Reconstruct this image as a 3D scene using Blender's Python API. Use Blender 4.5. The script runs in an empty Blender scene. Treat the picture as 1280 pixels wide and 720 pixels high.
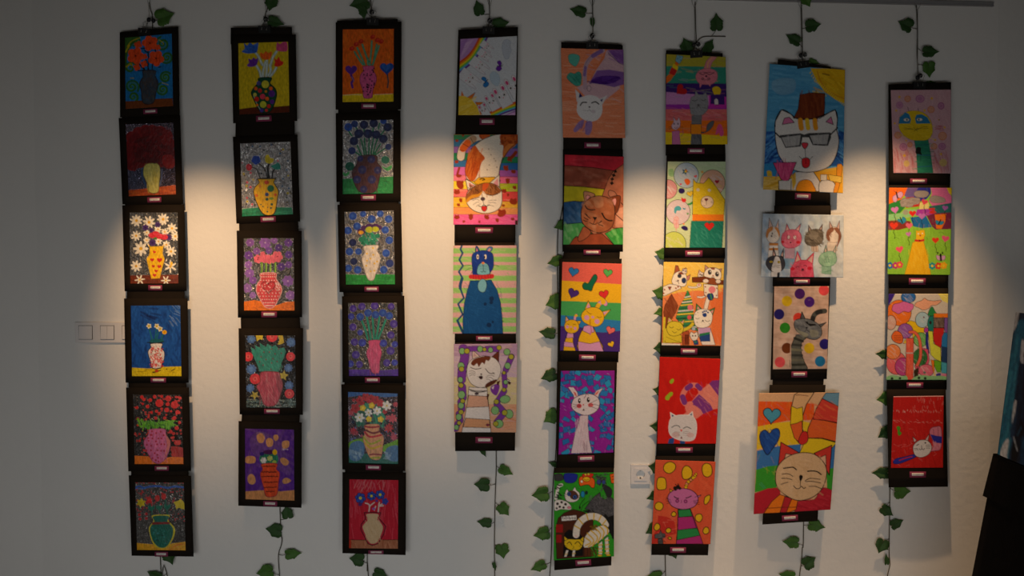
import bpy, bmesh, math, random
import numpy as np
from mathutils import Vector, Matrix

# ------------------------------------------------------------------ view
FPX = 1250.0            # focal length in pixels of the 1280 x 720 frame
CAM_D, CAM_H, PITCH = 4.375, 1.48, math.radians(2.4)
SC = bpy.context.scene
COL = SC.collection

def at(px, py, y=0.0):
    """point of the place at depth y (the picture wall is y = 0) seen at px, py"""
    dx, dy = (px - 640.0) / FPX, -(py - 360.0) / FPX
    ry = math.cos(PITCH) + dy * math.sin(PITCH)
    rz = -math.sin(PITCH) + dy * math.cos(PITCH)
    t = (y + CAM_D) / ry
    return Vector((dx * t, y, CAM_H + rz * t))

def at_np(px, py, y):
    dx, dy = (px - 640.0) / FPX, -(py - 360.0) / FPX
    ry = math.cos(PITCH) + dy * math.sin(PITCH)
    rz = -math.sin(PITCH) + dy * math.cos(PITCH)
    t = (y + CAM_D) / ry
    return np.stack([dx * t, y + 0 * t, CAM_H + rz * t], -1)

# ------------------------------------------------------------------ colours
def lin1(c):
    return c / 12.92 if c <= 0.04045 else ((c + 0.055) / 1.055) ** 2.4

def rgb(h):
    if len(h) == 3:
        h = ''.join(k * 2 for k in h)
    return tuple(lin1(int(h[i:i + 2], 16) / 255.0) for i in (0, 2, 4))

# ------------------------------------------------------------------ materials
def mat(name, col, rough=0.8, metal=0.0, spec=0.3, bump=0.0, bscale=60.0, var=0.0, vscale=20.0):
    m = bpy.data.materials.new(name)
    m.use_nodes = True
    nt = m.node_tree
    b = nt.nodes['Principled BSDF']
    b.inputs['Roughness'].default_value = rough
    b.inputs['Metallic'].default_value = metal
    b.inputs['Specular IOR Level'].default_value = spec
    c = rgb(col) if isinstance(col, str) else col
    tc = nt.nodes.new('ShaderNodeTexCoord')
    n = nt.nodes.new('ShaderNodeTexNoise')
    n.inputs['Scale'].default_value = vscale
    n.inputs['Detail'].default_value = 6
    nt.links.new(tc.outputs['Object'], n.inputs['Vector'])
    mx = nt.nodes.new('ShaderNodeMixRGB')
    mx.inputs[1].default_value = tuple(k * (1 - var) for k in c) + (1,)
    mx.inputs[2].default_value = tuple(min(1, k * (1 + var)) for k in c) + (1,)
    nt.links.new(n.outputs['Fac'], mx.inputs[0])
    nt.links.new(mx.outputs[0], b.inputs['Base Color'])
    if bump:
        n2 = nt.nodes.new('ShaderNodeTexNoise')
        n2.inputs['Scale'].default_value = bscale
        n2.inputs['Detail'].default_value = 8
        nt.links.new(tc.outputs['Object'], n2.inputs['Vector'])
        bp = nt.nodes.new('ShaderNodeBump')
        bp.inputs['Strength'].default_value = bump
        bp.inputs['Distance'].default_value = 0.01
        nt.links.new(n2.outputs['Fac'], bp.inputs['Height'])
        nt.links.new(bp.outputs['Normal'], b.inputs['Normal'])
    return m

def art_mat(name, kind):
    """paint, crayon or foil collage: colour from the drawing, strokes and crinkles from nodes"""
    m = bpy.data.materials.new(name)
    m.use_nodes = True
    nt = m.node_tree
    N, Lk = nt.nodes, nt.links
    b = N['Principled BSDF']
    at_ = N.new('ShaderNodeAttribute'); at_.attribute_name = 'pigment'
    tc = N.new('ShaderNodeTexCoord')
    mp = N.new('ShaderNodeMapping')
    info = N.new('ShaderNodeObjectInfo')
    Lk.new(tc.outputs['Object'], mp.inputs['Vector'])
    cmb = N.new('ShaderNodeCombineXYZ')
    mul = N.new('ShaderNodeMath'); mul.operation = 'MULTIPLY'; mul.inputs[1].default_value = 37.0
    Lk.new(info.outputs['Random'], mul.inputs[0])
    for k in 'XYZ':
        Lk.new(mul.outputs[0], cmb.inputs[k])
    Lk.new(cmb.outputs[0], mp.inputs['Location'])
    n = N.new('ShaderNodeTexNoise'); n.inputs['Detail'].default_value = 5
    if kind == 'crayon':
        mp.inputs['Scale'].default_value = (1, 1, 3.2)
        mp.inputs['Rotation'].default_value = (0, 0.5, 0)
        n.inputs['Scale'].default_value = 130; lo, hi = 0.86, 1.06
    elif kind == 'wash':
        n.inputs['Scale'].default_value = 26; lo, hi = 0.72, 1.16
    else:
        mp.inputs['Scale'].default_value = (2.2, 1, 1)
        n.inputs['Scale'].default_value = 60; lo, hi = 0.72, 1.18
    Lk.new(mp.outputs[0], n.inputs['Vector'])
    r = N.new('ShaderNodeMapRange')
    r.inputs['From Min'].default_value = 0.3; r.inputs['From Max'].default_value = 0.7
    r.inputs['To Min'].default_value = lo; r.inputs['To Max'].default_value = hi
    Lk.new(n.outputs['Fac'], r.inputs['Value'])
    mx = N.new('ShaderNodeMixRGB'); mx.blend_type = 'MULTIPLY'; mx.inputs[0].default_value = 1
    Lk.new(at_.outputs['Color'], mx.inputs[1]); Lk.new(r.outputs[0], mx.inputs[2])
    Lk.new(mx.outputs[0], b.inputs['Base Color'])
    b.inputs['Specular IOR Level'].default_value = 0.15 if kind != 'foil' else 0.4
    b.inputs['Roughness'].default_value = 0.75
    if kind == 'foil':
        me_ = N.new('ShaderNodeMath'); me_.operation = 'MULTIPLY'; me_.inputs[1].default_value = 0.6
        Lk.new(at_.outputs['Alpha'], me_.inputs[0]); Lk.new(me_.outputs[0], b.inputs['Metallic'])
        rr = N.new('ShaderNodeMapRange')
        rr.inputs['To Min'].default_value = 0.45; rr.inputs['To Max'].default_value = 0.14
        Lk.new(at_.outputs['Alpha'], rr.inputs['Value']); Lk.new(rr.outputs[0], b.inputs['Roughness'])
        n2 = N.new('ShaderNodeTexNoise'); n2.inputs['Scale'].default_value = 80
        n2.inputs['Detail'].default_value = 2; n2.inputs['Roughness'].default_value = 0.5; n2.inputs['Distortion'].default_value = 1.0
        mp2 = N.new('ShaderNodeMapping')
        mp2.inputs['Rotation'].default_value = (0, 0.6, 0); mp2.inputs['Scale'].default_value = (1, 1, 0.55)
        Lk.new(cmb.outputs[0], mp2.inputs['Location'])
        Lk.new(tc.outputs['Object'], mp2.inputs['Vector']); Lk.new(mp2.outputs[0], n2.inputs['Vector'])
        bp = N.new('ShaderNodeBump'); bp.inputs['Distance'].default_value = 0.036
        sm = N.new('ShaderNodeMapRange')
        sm.inputs['To Min'].default_value = 0.12; sm.inputs['To Max'].default_value = 1.0
        Lk.new(at_.outputs['Alpha'], sm.inputs['Value']); Lk.new(sm.outputs[0], bp.inputs['Strength'])
        Lk.new(n2.outputs['Fac'], bp.inputs['Height']); Lk.new(bp.outputs['Normal'], b.inputs['Normal'])
    return m

# ------------------------------------------------------------------ drawing board
INK = '18110d'
class Board:
    """rasterises a child's drawing; all coordinates are in the drawing's own frame"""
    SS = 3
    def __init__(s, corners, nx, ny):
        s.nx, s.ny = nx, ny
        W, Hh = (nx + 1) * s.SS, (ny + 1) * s.SS
        s.W, s.Hh = W, Hh
        u = (np.arange(W) + 0.5) / W; v = (np.arange(Hh) + 0.5) / Hh
        U, V = np.meshgrid(u, v)
        c = [np.array(k, float) for k in corners]
        tl, tr, br, bl = c
        f = lambda i: tl[i] * (1 - U) * (1 - V) + tr[i] * U * (1 - V) + br[i] * U * V + bl[i] * (1 - U) * V
        s.X, s.Y = f(0), f(1)
        s.xr = s.X.min(0), s.X.max(0); s.yr = s.Y.min(1), s.Y.max(1)
        s.img = np.ones((Hh, W, 4)); s.img[..., 3] = 0
        s.rnd = random.Random(int(sum(map(sum, corners)) * 7) % 99991)
        s.o = 0
    def col(s, c):
        if isinstance(c, tuple): return np.array(c)
        if c[0] == 'F':
            return np.array(rgb(c[1:] or 'c8c8cc') + (1.0,))
        return np.array(rgb(c) + (0.0,))
    def win(s, x0, y0, x1, y1):
        i = np.nonzero((s.xr[1] >= x0) & (s.xr[0] <= x1))[0]
        j = np.nonzero((s.yr[1] >= y0) & (s.yr[0] <= y1))[0]
        if not len(i) or not len(j): return None
        return slice(j[0], j[-1] + 1), slice(i[0], i[-1] + 1)
    def put(s, w, m, c, a=1.0):
        im = s.img[w]; im[m] = im[m] * (1 - a) + s.col(c) * a
    def bg(s, c):
        s.img[...] = s.col(c)
    @staticmethod
    def pts(p):
        if isinstance(p, str):
            q = [float(k) for k in p.replace(',', ' ').split()]
            return [(q[i], q[i + 1]) for i in range(0, len(q) - 1, 2)]
        return list(p)
    @staticmethod
    def smooth(p, closed):
        n = len(p)
        if n < 3: return p
        out = []
        for i in range(n if closed else n - 1):
            g = lambda k: p[k % n] if closed else p[max(0, min(n - 1, k))]
            p0, p1, p2, p3 = (np.array(g(i + k)) for k in (-1, 0, 1, 2))
            for t in (0, .25, .5, .75):
                q = 0.5 * (2 * p1 + (p2 - p0) * t + (2 * p0 - 5 * p1 + 4 * p2 - p3) * t * t + (3 * p1 - p0 - 3 * p2 + p3) * t ** 3)
                out.append((q[0], q[1]))
        if not closed: out.append(p[-1])
        return out
    def P(s, p, c, o=0, sm=0, oc=INK, a=1.0):
        p = s.pts(p)
        if sm: p = s.smooth(p, True)
        xs = [k[0] for k in p]; ys = [k[1] for k in p]
        w = s.win(min(xs), min(ys), max(xs), max(ys))
        if w is not None:
            X, Y = s.X[w], s.Y[w]
            ins = np.zeros(X.shape, bool)
            for (x0, y0), (x1, y1) in zip(p, p[1:] + p[:1]):
                if y0 == y1: continue
                ins ^= ((y0 > Y) != (y1 > Y)) & (X < (x1 - x0) * (Y - y0) / (y1 - y0) + x0)
            s.put(w, ins, c, a)
        if o: s.L(p + p[:1], o, oc, 0)
    def L(s, p, wd, c=INK, sm=1, a=1.0):
        p = s.pts(p)
        if sm: p = s.smooth(p, False)
        h = wd / 2
        xs = [k[0] for k in p]; ys = [k[1] for k in p]
        w = s.win(min(xs) - h, min(ys) - h, max(xs) + h, max(ys) + h)
        if w is None: return
        X, Y = s.X[w], s.Y[w]
        m = np.zeros(X.shape, bool)
        for (x0, y0), (x1, y1) in zip(p, p[1:]):
            dx, dy = x1 - x0, y1 - y0
            l2 = dx * dx + dy * dy + 1e-9
            t = np.clip(((X - x0) * dx + (Y - y0) * dy) / l2, 0, 1)
            m |= (X - x0 - t * dx) ** 2 + (Y - y0 - t * dy) ** 2 < h * h
        s.put(w, m, c, a)
    def E(s, x, y, rx, ry, c, o=0, rot=0, oc=INK, a=1.0):
        k = math.radians(rot); ck, sk = math.cos(k), math.sin(k)
        p = [(x + rx * math.cos(t) * ck - ry * math.sin(t) * sk, y + rx * math.cos(t) * sk + ry * math.sin(t) * ck)
             for t in (i * math.tau / 28 for i in range(28))]
        s.P(p, c, o, 0, oc, a)
    def R(s, x0, y0, x1, y1, c, o=0):
        s.P([(x0, y0), (x1, y0), (x1, y1), (x0, y1)], c, o)
    def H(s, x, y, r, c, rot=0, o=0):
        k = math.radians(rot); p = []
        for i in range(26):
            t = i * math.tau / 26
            hx = 16 * math.sin(t) ** 3 / 16 * r
            hy = -(13 * math.cos(t) - 5 * math.cos(2 * t) - 2 * math.cos(3 * t) - math.cos(4 * t)) / 16 * r
            p.append((x + hx * math.cos(k) - hy * math.sin(k), y + hx * math.sin(k) + hy * math.cos(k)))
        s.P(p, c, o)
    def S(s, x, y, r, c, n=5, rot=0, inner=.45, o=0):
        p = [(x + (r if i % 2 == 0 else r * inner) * math.sin(math.radians(rot) + i * math.pi / n),
              y - (r if i % 2 == 0 else r * inner) * math.cos(math.radians(rot) + i * math.pi / n)) for i in range(2 * n)]
        s.P(p, c, o)
    def FL(s, x, y, r, c, cc, n=6, rot=0, thin=.42, k=.26, o=0):
        for i in range(n):
            t = math.radians(rot) + i * math.tau / n
            s.E(x + math.cos(t) * r * .55, y + math.sin(t) * r * .55, r * .5, r * thin, c, o, math.degrees(t))
        if cc: s.E(x, y, r * k, r * k, cc)
    def SP(s, x, y, r, turns, wd, c, rot=0, d=1):
        p = [(x + r * t * math.cos(rot + d * t * turns * math.tau), y + r * t * math.sin(rot + d * t * turns * math.tau))
             for t in (i / (14 * turns) for i in range(2, int(14 * turns) + 1))]
        s.L(p, wd, c, 0)
    def D(s, lst, c, r=None):
        q = s.pts(lst) if r else None
        if r:
            for x, y in q: s.E(x, y, r, r, c)
        else:
            q = [float(k) for k in lst.split()]
            for i in range(0, len(q) - 2, 3): s.E(q[i], q[i + 1], q[i + 2], q[i + 2], c)
    def RD(s, n, x0, y0, x1, y1, r0, r1, cols):
        cols = cols.split()
        for i in range(n):
            r = s.rnd.uniform(r0, r1)
            s.E(s.rnd.uniform(x0, x1), s.rnd.uniform(y0, y1), r, r * s.rnd.uniform(.7, 1.2), s.rnd.choice(cols))
    def RS(s, n, x0, y0, x1, y1, ang, ln, wd, cols, a=.5, jit=15):
        """n loose crayon or brush strokes"""
        cols = cols.split()
        for i in range(n):
            x, y = s.rnd.uniform(x0, x1), s.rnd.uniform(y0, y1)
            t = math.radians(ang + s.rnd.uniform(-jit, jit)); q = ln * s.rnd.uniform(.5, 1) / 2
            s.L([(x - q * math.cos(t), y - q * math.sin(t)), (x + q * math.cos(t), y + q * math.sin(t))], wd, s.rnd.choice(cols), 0, a)
    def B(s, ys, cols, x0=-200, x1=900):
        """horizontal bands: ys are (left, right) heights of each lower edge"""
        top = (-200, -200)
        for y, c in zip(ys, cols.split()):
            y = y if isinstance(y, tuple) else (y, y)
            xl, xr = s.X.min(), s.X.max()
            s.P([(xl, top[0]), (xr, top[1]), (xr, y[1]), (xl, y[0])], c)
            top = y
    def whisk(s, x, y, ln, sp, wd=2, up=4, c=INK, n=3, side=1):
        for i in range(n):
            yy = y + (i - (n - 1) / 2) * sp
            s.L([(x, y + (yy - y) * .4), (x + side * ln * .5, yy - up * .3), (x + side * ln, yy + (i - (n - 1) / 2) * up)], wd, c)
    def done(s):
        q = s.img.reshape(s.ny + 1, s.SS, s.nx + 1, s.SS, 4).mean((1, 3))
        return q

# ------------------------------------------------------------------ the drawings
ART = []
def art(col, crop, mount, sheet, tag, kind, label, top=None):
    def deco(fn):
        ART.append(dict(col=col, crop=crop, mount=mount, sheet=sheet, tag=tag, kind=kind, label=label, top=top, fn=fn))
        return fn
    return deco

# ---- first strip
@art(1, (145, 30, 6), '28 62 467 20 478 690 30 700', '67 103 418 72 428 615 72 637', (256, 655, 105, 36), 'paint',
     'painting of orange poppies in a dark vase on blue with green swirls')
def _(p):
    p.bg('1f78bd')
    for x, y, r, k in ((120, 470, 55, 2), (130, 545, 40, 1.5), (370, 400, 45, 2), (350, 490, 50, 2), (380, 250, 50, 2), (110, 330, 50, 1.5), (350, 150, 55, 2), (140, 120, 45, 2)):
        p.SP(x, y, r, k, 14, '2f6b2c', x); p.SP(x, y, r * .7, k, 5, '4f8a35', x)
    p.P('68 105 180 90 130 150 90 220 80 330 70 330', '3a6b2a', sm=1)
    p.L('85 170 120 130 180 105', 7, 'b5a51e'); p.L('75 210 100 160 95 180', 10, 'c2ac17'); p.L('80 320 110 300 120 310', 14, 'a89a1e')
    p.L('320 120 350 140 352 152', 6, 'b5a51e'); p.L('110 405 135 405', 6, 'b5a51e'); p.L('345 440 390 455', 5, 'b5a51e')
    p.P('70 580 200 572 300 562 424 555 430 640 70 640', '7a3e1a'); p.L('70 580 200 574 300 562 424 557', 4, '5f2c10')
    for q in ('240 345 240 200 190 185', '245 340 225 270', '160 260 175 300 215 345', '210 345 180 350 155 345', '270 340 275 300', '300 220 290 180', '235 215 215 200', '335 322 318 325', '205 320 215 340'):
        p.L(q, 8, '1a1518')
    for x, y, r in ((148, 240, 62), (255, 145, 58), (300, 258, 58)):
        p.FL(x, y, r, 'ef5022', None, 5, x, .46); p.E(x, y, r * .45, r * .45, 'ef5022'); p.E(x, y, 7, 7, '2a0f0c')
        for k in range(5): p.L([(x, y), (x + 20 * math.cos(k * 1.25), y + 20 * math.sin(k * 1.25))], 2, '9c2a10', 0)
    for x, y, r in ((166, 158, 24), (313, 178, 18), (158, 325, 22), (210, 300, 22), (215, 245, 18)): p.FL(x, y, r * 1.2, 'e94f22', None, 4, 20, .5); p.E(x, y, r * .7, r * .7, 'e94f22')
    p.P('205 350 295 350 292 385 315 440 300 510 278 590 205 590 190 500 178 445 205 390', '43464e', o=6, sm=1, oc='2a2428')
    p.RS(50, 195, 370, 300, 570, 90, 40, 8, '345068 4d4a45 2f4a5c 5b4a40', .5, 60)

@art(1, (145, 140, 6), '20 45 480 20 503 690 48 692', '72 92 430 80 450 618 96 632', (287, 658, 105, 40), 'foil',
     'painting of a huge dark red bloom in a pale yellow vase on crinkled foil')
def _(p):
    p.bg('F8a8094')
    p.P('85 420 200 400 260 400 240 600 95 600', 'F6a6f90', a=.8); p.P('320 410 440 410 445 560 320 570', 'F786d80', a=.8)
    p.L('205 410 195 470 215 530 240 580', 14, '2c4a78'); p.L('345 430 340 500 325 550', 10, '5d6a90')
    p.P('92 585 240 570 445 545 452 640 96 640', 'c05018'); p.RS(30, 100, 580, 445, 630, -4, 60, 10, 'd86a20 8e3a12 b84a18', .6)
    for x, y, r in ((120, 190, 45), (110, 260, 50), (115, 330, 50), (120, 400, 42), (170, 160, 48), (220, 145, 48), (270, 145, 48), (330, 150, 46), (380, 180, 45), (400, 240, 45), (400, 310, 45), (395, 380, 48), (340, 370, 45), (180, 370, 50), (140, 430, 14)):
        p.E(x, y, r, r, '821418')
    p.P('100 200 180 130 270 110 370 140 425 250 430 410 380 420 300 385 220 390 140 435 85 400 85 300', '701015', sm=1)
    p.P('140 220 270 180 320 250 320 370 220 385 150 360', '3a070c', sm=1, a=.55)
    p.RS(60, 110, 140, 420, 390, 0, 60, 20, '7c1216 4a090e 8a1418', .35, 90)
    p.P('350 330 400 320 435 345 435 410 380 415 345 380', 'a81a16', sm=1, a=.8); p.P('330 180 400 180 410 250 350 240', '901616', sm=1, a=.6)
    p.E(265, 390, 50, 8, 'a05018')
    p.P('225 392 315 392 330 450 322 540 312 600 252 600 240 545 205 465', 'd9cd6a', o=4, sm=1, oc='6d6a34')
    p.RS(30, 225, 400, 315, 590, 80, 60, 8, 'e6dc86 c8b84a', .5)

@art(1, (145, 250, 5.76), '45 38 492 32 508 655 62 657', '97 90 443 90 449 602 103 603', (282, 632, 100, 38), 'foil',
     'painting of white daisies and a yellow vase with red hearts on silver foil')
def _(p):
    p.bg('F9a9a9a')
    p.P('100 540 449 535 449 610 100 610', '6e2c12'); p.RS(30, 105, 545, 445, 600, 3, 70, 10, '8a3a18 5a2410', .5)
    W, Y = 'f4ecd8', 'e8b21c'
    for x, y, r, n in ((148, 150, 42, 9), (238, 162, 44, 8), (338, 140, 42, 9), (402, 205, 38, 8), (425, 262, 34, 8), (146, 258, 36, 8), (180, 350, 52, 8), (395, 370, 38, 8), (146, 475, 40, 8)): p.FL(x, y, r, W, Y, n, x, .2, .24)
    for x, y, r in ((222, 235, 24), (302, 212, 26), (350, 230, 26), (222, 290, 24), (305, 298, 26), (362, 322, 28)): p.FL(x, y, r, W, Y, 7, y, .26, .25)
    for x, y, r in ((213, 200, 24), (300, 178, 22), (255, 218, 18), (378, 270, 24), (263, 308, 26)): p.FL(x, y, r, '4a2a72', '2a1a48', 6, x, .36)
    p.E(282, 275, 16, 10, '3e7a2a')
    for x, y in ((262, 255), (285, 245), (315, 262), (345, 268)): p.E(x, y, 28, 20, 'd82a3c')
    p.RS(14, 240, 240, 360, 280, 10, 30, 4, 'f06070', .5)
    p.P('242 335 340 332 335 385 350 425 335 480 315 562 255 566 235 490 220 425 242 390', 'f2c011', o=3, sm=0, oc='a87a10')
    p.L('235 325 245 338', 8, 'f2c011'); p.L('345 325 338 338', 8, 'f2c011')
    for x, y, r, t in ((276, 374, 12, 20), (260, 430, 15, 0), (313, 432, 20, 0), (268, 476, 12, 10), (311, 478, 15, 5), (289, 510, 13, 0), (277, 540, 14, 0)): p.H(x, y, r, 'd0251c', t)
    for x, y, r in ((390, 478, 46), (172, 572, 36), (358, 578, 34)): p.FL(x, y, r, W, Y, 6, x, .15, .2)
    p.E(398, 458, 9, 16, 'f0c030')

@art(1, (145, 365, 6), '60 48 537 48 545 680 72 680', '111 103 482 101 491 632 120 632', (317, 662, 115, 36), 'paint',
     'blue painting of a small white and red vase standing on a yellow strip')
def _(p):
    p.bg('1b4f9e')
    p.RS(120, 115, 105, 485, 560, 75, 110, 16, '17418c 2560b4 123576 1e58a8', .45, 40)
    p.RS(20, 400, 110, 485, 240, 40, 60, 5, '7d9cc8 4d78b4', .5, 20); p.RS(8, 180, 120, 300, 200, 15, 80, 14, '101f50', .5)
    p.P('115 565 240 572 350 560 490 556 495 640 118 640', 'e0c41a'); p.RS(20, 120, 570, 485, 625, 0, 90, 6, 'c8a812 f0d838', .6)
    p.L('130 590 200 595 260 570', 2, '5a4a10'); p.L('415 590 440 575', 6, '3a3010'); p.E(377, 577, 5, 5, '3a3010')
    for q in ('248 270 262 320 275 370', '305 265 298 320 292 370', '325 290 310 330 305 370', '355 315 345 340 340 365'): p.L(q, 9, '1f6a72')
    p.P('270 355 345 355 350 378 255 378', '1c5f68', sm=1)
    for x, y in ((248, 256), (306, 257), (331, 278)): p.FL(x, y, 19, 'e6e4c8', 'c8a828', 5, x, .38, .5)
    p.E(363, 302, 17, 16, 'f0b418'); p.E(363, 302, 8, 7, 'd89010')
    p.L('235 378 290 384 355 375', 7, '161a1c')
    p.P('262 388 345 386 340 420 362 450 360 500 345 540 335 570 275 570 260 520 240 450 262 415', 'e8ddd8', o=5, sm=1, oc='2a2022')
    p.RS(75, 258, 415, 350, 560, 30, 18, 6, 'd8302c c42a2a e04038', .9, 80); p.RS(30, 255, 400, 350, 540, 60, 14, 3, '2a2a34', .6, 80)
    p.L('275 572 300 574 335 568', 7, '1a1618'); p.L('275 600 305 598 332 585', 8, '2a1410'); p.E(305, 590, 14, 12, 'c04420')

@art(1, (150, 480, 6), '45 27 517 25 533 652 62 655', '98 80 463 80 476 601 110 601', (312, 633, 105, 36), 'foil',
     'painting of a pink spotted vase with bushy green leaves under red dots')
def _(p):
    p.bg('F5c5a5a')
    p.RD(120, 105, 85, 465, 530, 4, 10, 'c02c28 a82824 d03a30')
    p.D('295 145 30 362 110 22 408 158 28 358 152 16 350 195 18 430 212 17 260 98 14 312 95 12 165 100 14 180 118 12 228 122 14 208 170 14 128 178 12 172 150 10 236 212 10 274 205 12 312 186 9 408 255 14 445 290 12 335 256 13 293 222 12 268 256 12 424 330 16 380 358 14 400 372 12 398 400 10 382 206 9 448 108 12 420 100 10', 'd62a24')
    p.E(135, 260, 16, 12, '98161a'); p.E(430, 440, 26, 20, 'c83028'); p.P('385 470 470 480 470 545 400 545', 'b02a26', sm=1); p.E(400, 530, 18, 14, 'c03028')
    p.P('108 535 200 540 300 560 380 545 478 548 480 605 108 605', 'ee7a14')
    p.RS(90, 175, 285, 390, 330, 50, 45, 9, '5fae22 4a9a1e 78c02a 3d7d1c', .9, 70)
    p.RS(14, 140, 270, 190, 320, 60, 45, 7, '6ab424', .9); p.RS(10, 360, 275, 410, 310, 20, 40, 8, '6ab424', .9); p.L('290 235 288 285', 4, '78a030')
    p.P('225 340 335 338 345 380 375 430 370 490 340 560 290 595 250 580 215 530 180 450 190 410 220 375', 'd2689a', o=4, sm=1, oc='8a3a60')
    p.P('335 350 345 380 376 430 366 490 330 560 350 470 345 400', 'd87a68', sm=1, a=.8); p.RS(30, 200, 360, 350, 570, 90, 50, 8, 'e088b4 c25a90', .4)
    p.D('240 355 230 382 238 382 305 358 327 384 272 368 212 405 244 408 288 408 310 408 270 430 202 455 234 462 278 452 310 450 333 452 200 495 234 496 260 518 282 495 308 500 330 500 222 540 244 555 280 530 285 552 268 570 290 580 215 425', 'b01c38', 7)

@art(1, (155, 585, 6), '35 55 503 58 522 665 57 658', '84 108 448 110 462 618 98 615', (280, 647, 100, 36), 'foil',
     'painting of three red buds in a dark green vase with two yellow stars')
def _(p):
    p.bg('F8c8a88')
    p.RD(60, 95, 160, 240, 330, 3, 8, 'c0282c 9c2024'); p.RD(70, 260, 150, 450, 400, 3, 7, 'c0282c a82428')
    p.RD(18, 90, 108, 448, 118, 4, 8, 'a02428'); p.D('118 350 12 122 382 12 168 345 12 168 378 12 170 262 10', 'b82228')
    p.L('88 148 120 138 150 150 200 140 260 138 330 150 380 140 450 148', 15, '2c5cb4'); p.L('88 155 150 158 160 150', 5, '3a78d0')
    p.S(130, 262, 38, 'd8c018', 6, 10, .6); p.P('372 258 405 245 420 235 440 248 452 270 452 310 410 300 390 310 385 280', 'd8c018', sm=1)
    p.P('96 560 240 572 350 565 462 550 466 625 96 625', 'e8a818'); p.RS(10, 300, 570, 450, 610, -15, 60, 8, 'e07818', .5)
    p.L('193 260 205 310 213 355', 11, '0f5a48'); p.L('258 250 265 310 273 352', 11, '0f5a48'); p.L('308 235 318 300 325 345', 14, '0f5a48')
    for x, y in ((205, 300), (263, 295), (322, 290)): p.P([(x - 20, y - 18), (x, y - 8), (x + 22, y - 18), (x + 26, y), (x + 5, y + 24), (x - 22, y + 8)], '14705a', sm=1)
    for x, y in ((190, 242), (250, 228), (298, 215)): p.E(x, y, 19, 24, 'd0282a'); p.E(x - 3, y - 5, 8, 10, 'e04038')
    p.P('212 355 340 352 330 390 380 450 372 520 325 590 260 600 215 560 190 480 190 440 222 395', 'd8c81e', sm=1)
    p.P('220 362 332 360 325 400 365 450 360 520 315 590 262 592 220 550 197 480 200 440 228 400', '0f6a58', sm=1)
    p.RD(40, 210, 440, 350, 570, 3, 7, '2a8a86 0a4c44 1f7a6c'); p.P('210 406 345 404 342 420 212 424', '8a1f1c')

# ---- second strip
@art(2, (285, 28, 5.4545), '20 82 462 82 472 672 35 688', '70 142 410 131 419 612 78 628', (244, 655, 105, 40), 'paint',
     'painting of five bright tulips in a dark dotted vase on mustard yellow', top='18 36 436 33')
def _(p):
    p.bg('d3b81a'); p.RS(40, 75, 150, 410, 560, 88, 120, 12, 'c8a810 e0c828 b8a020', .3)
    p.P('75 590 190 575 300 575 425 565 425 632 75 632', '5a2410')
    for q in ('190 210 205 230 235 290', '265 250 265 300 260 370', '330 200 305 240 290 290', '190 290 215 330 225 372', '328 310 310 340 285 370', '255 270 240 330 240 370', '285 290 290 330 275 360'):
        p.L(q, 17, '9fb8b4'); p.L(q, 6, 'd8e0dc')
    p.P('110 140 130 160 150 140 175 155 205 138 205 170 195 205 160 212 125 212 95 200 115 180', '2e62c8', sm=1); p.RS(12, 110, 150, 200, 205, 40, 25, 5, '6088d8 1c3c88', .6, 60)
    p.P('335 135 350 150 375 135 400 140 402 195 350 198 328 185', 'd04a80', sm=1)
    p.P('222 205 240 215 258 198 275 210 298 200 292 240 270 255 240 252 222 235', 'f0641e', sm=1)
    p.P('140 248 160 255 175 240 190 252 205 242 200 280 180 300 140 302 132 290 145 275', '6a2ca0', sm=1)
    p.P('312 240 330 255 345 235 358 262 376 270 370 290 340 302 315 295 320 270', 'e02c20', sm=1)
    p.P('210 380 295 378 285 415 320 450 330 500 300 590 260 615 215 600 165 500 162 470 190 430 212 410', '0f4a34', o=6, sm=1, oc='0a2018')
    p.L('175 500 200 560 225 600', 5, 'a8b8a8')
    for x, y, r, c in ((254, 422, 25, 'd0c838'), (218, 465, 14, 'd03030'), (292, 450, 13, 'e06020'), (190, 450, 12, 'e06020'), (236, 505, 18, 'e04058'), (298, 485, 22, '5a2a88'), (196, 522, 16, 'd82a20'), (184, 492, 12, 'c8c050'), (266, 520, 13, 'f06820'), (240, 558, 22, 'c8cc38'), (300, 540, 15, '5a2a88'), (278, 570, 13, 'd83028'), (230, 598, 13, '4a3a98'), (262, 598, 10, 'd83028'), (258, 470, 9, 'c08020'), (210, 415, 15, '4a4a90'), (200, 562, 8, 'f07820')): p.E(x, y, r, r * 1.05, c)

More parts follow.
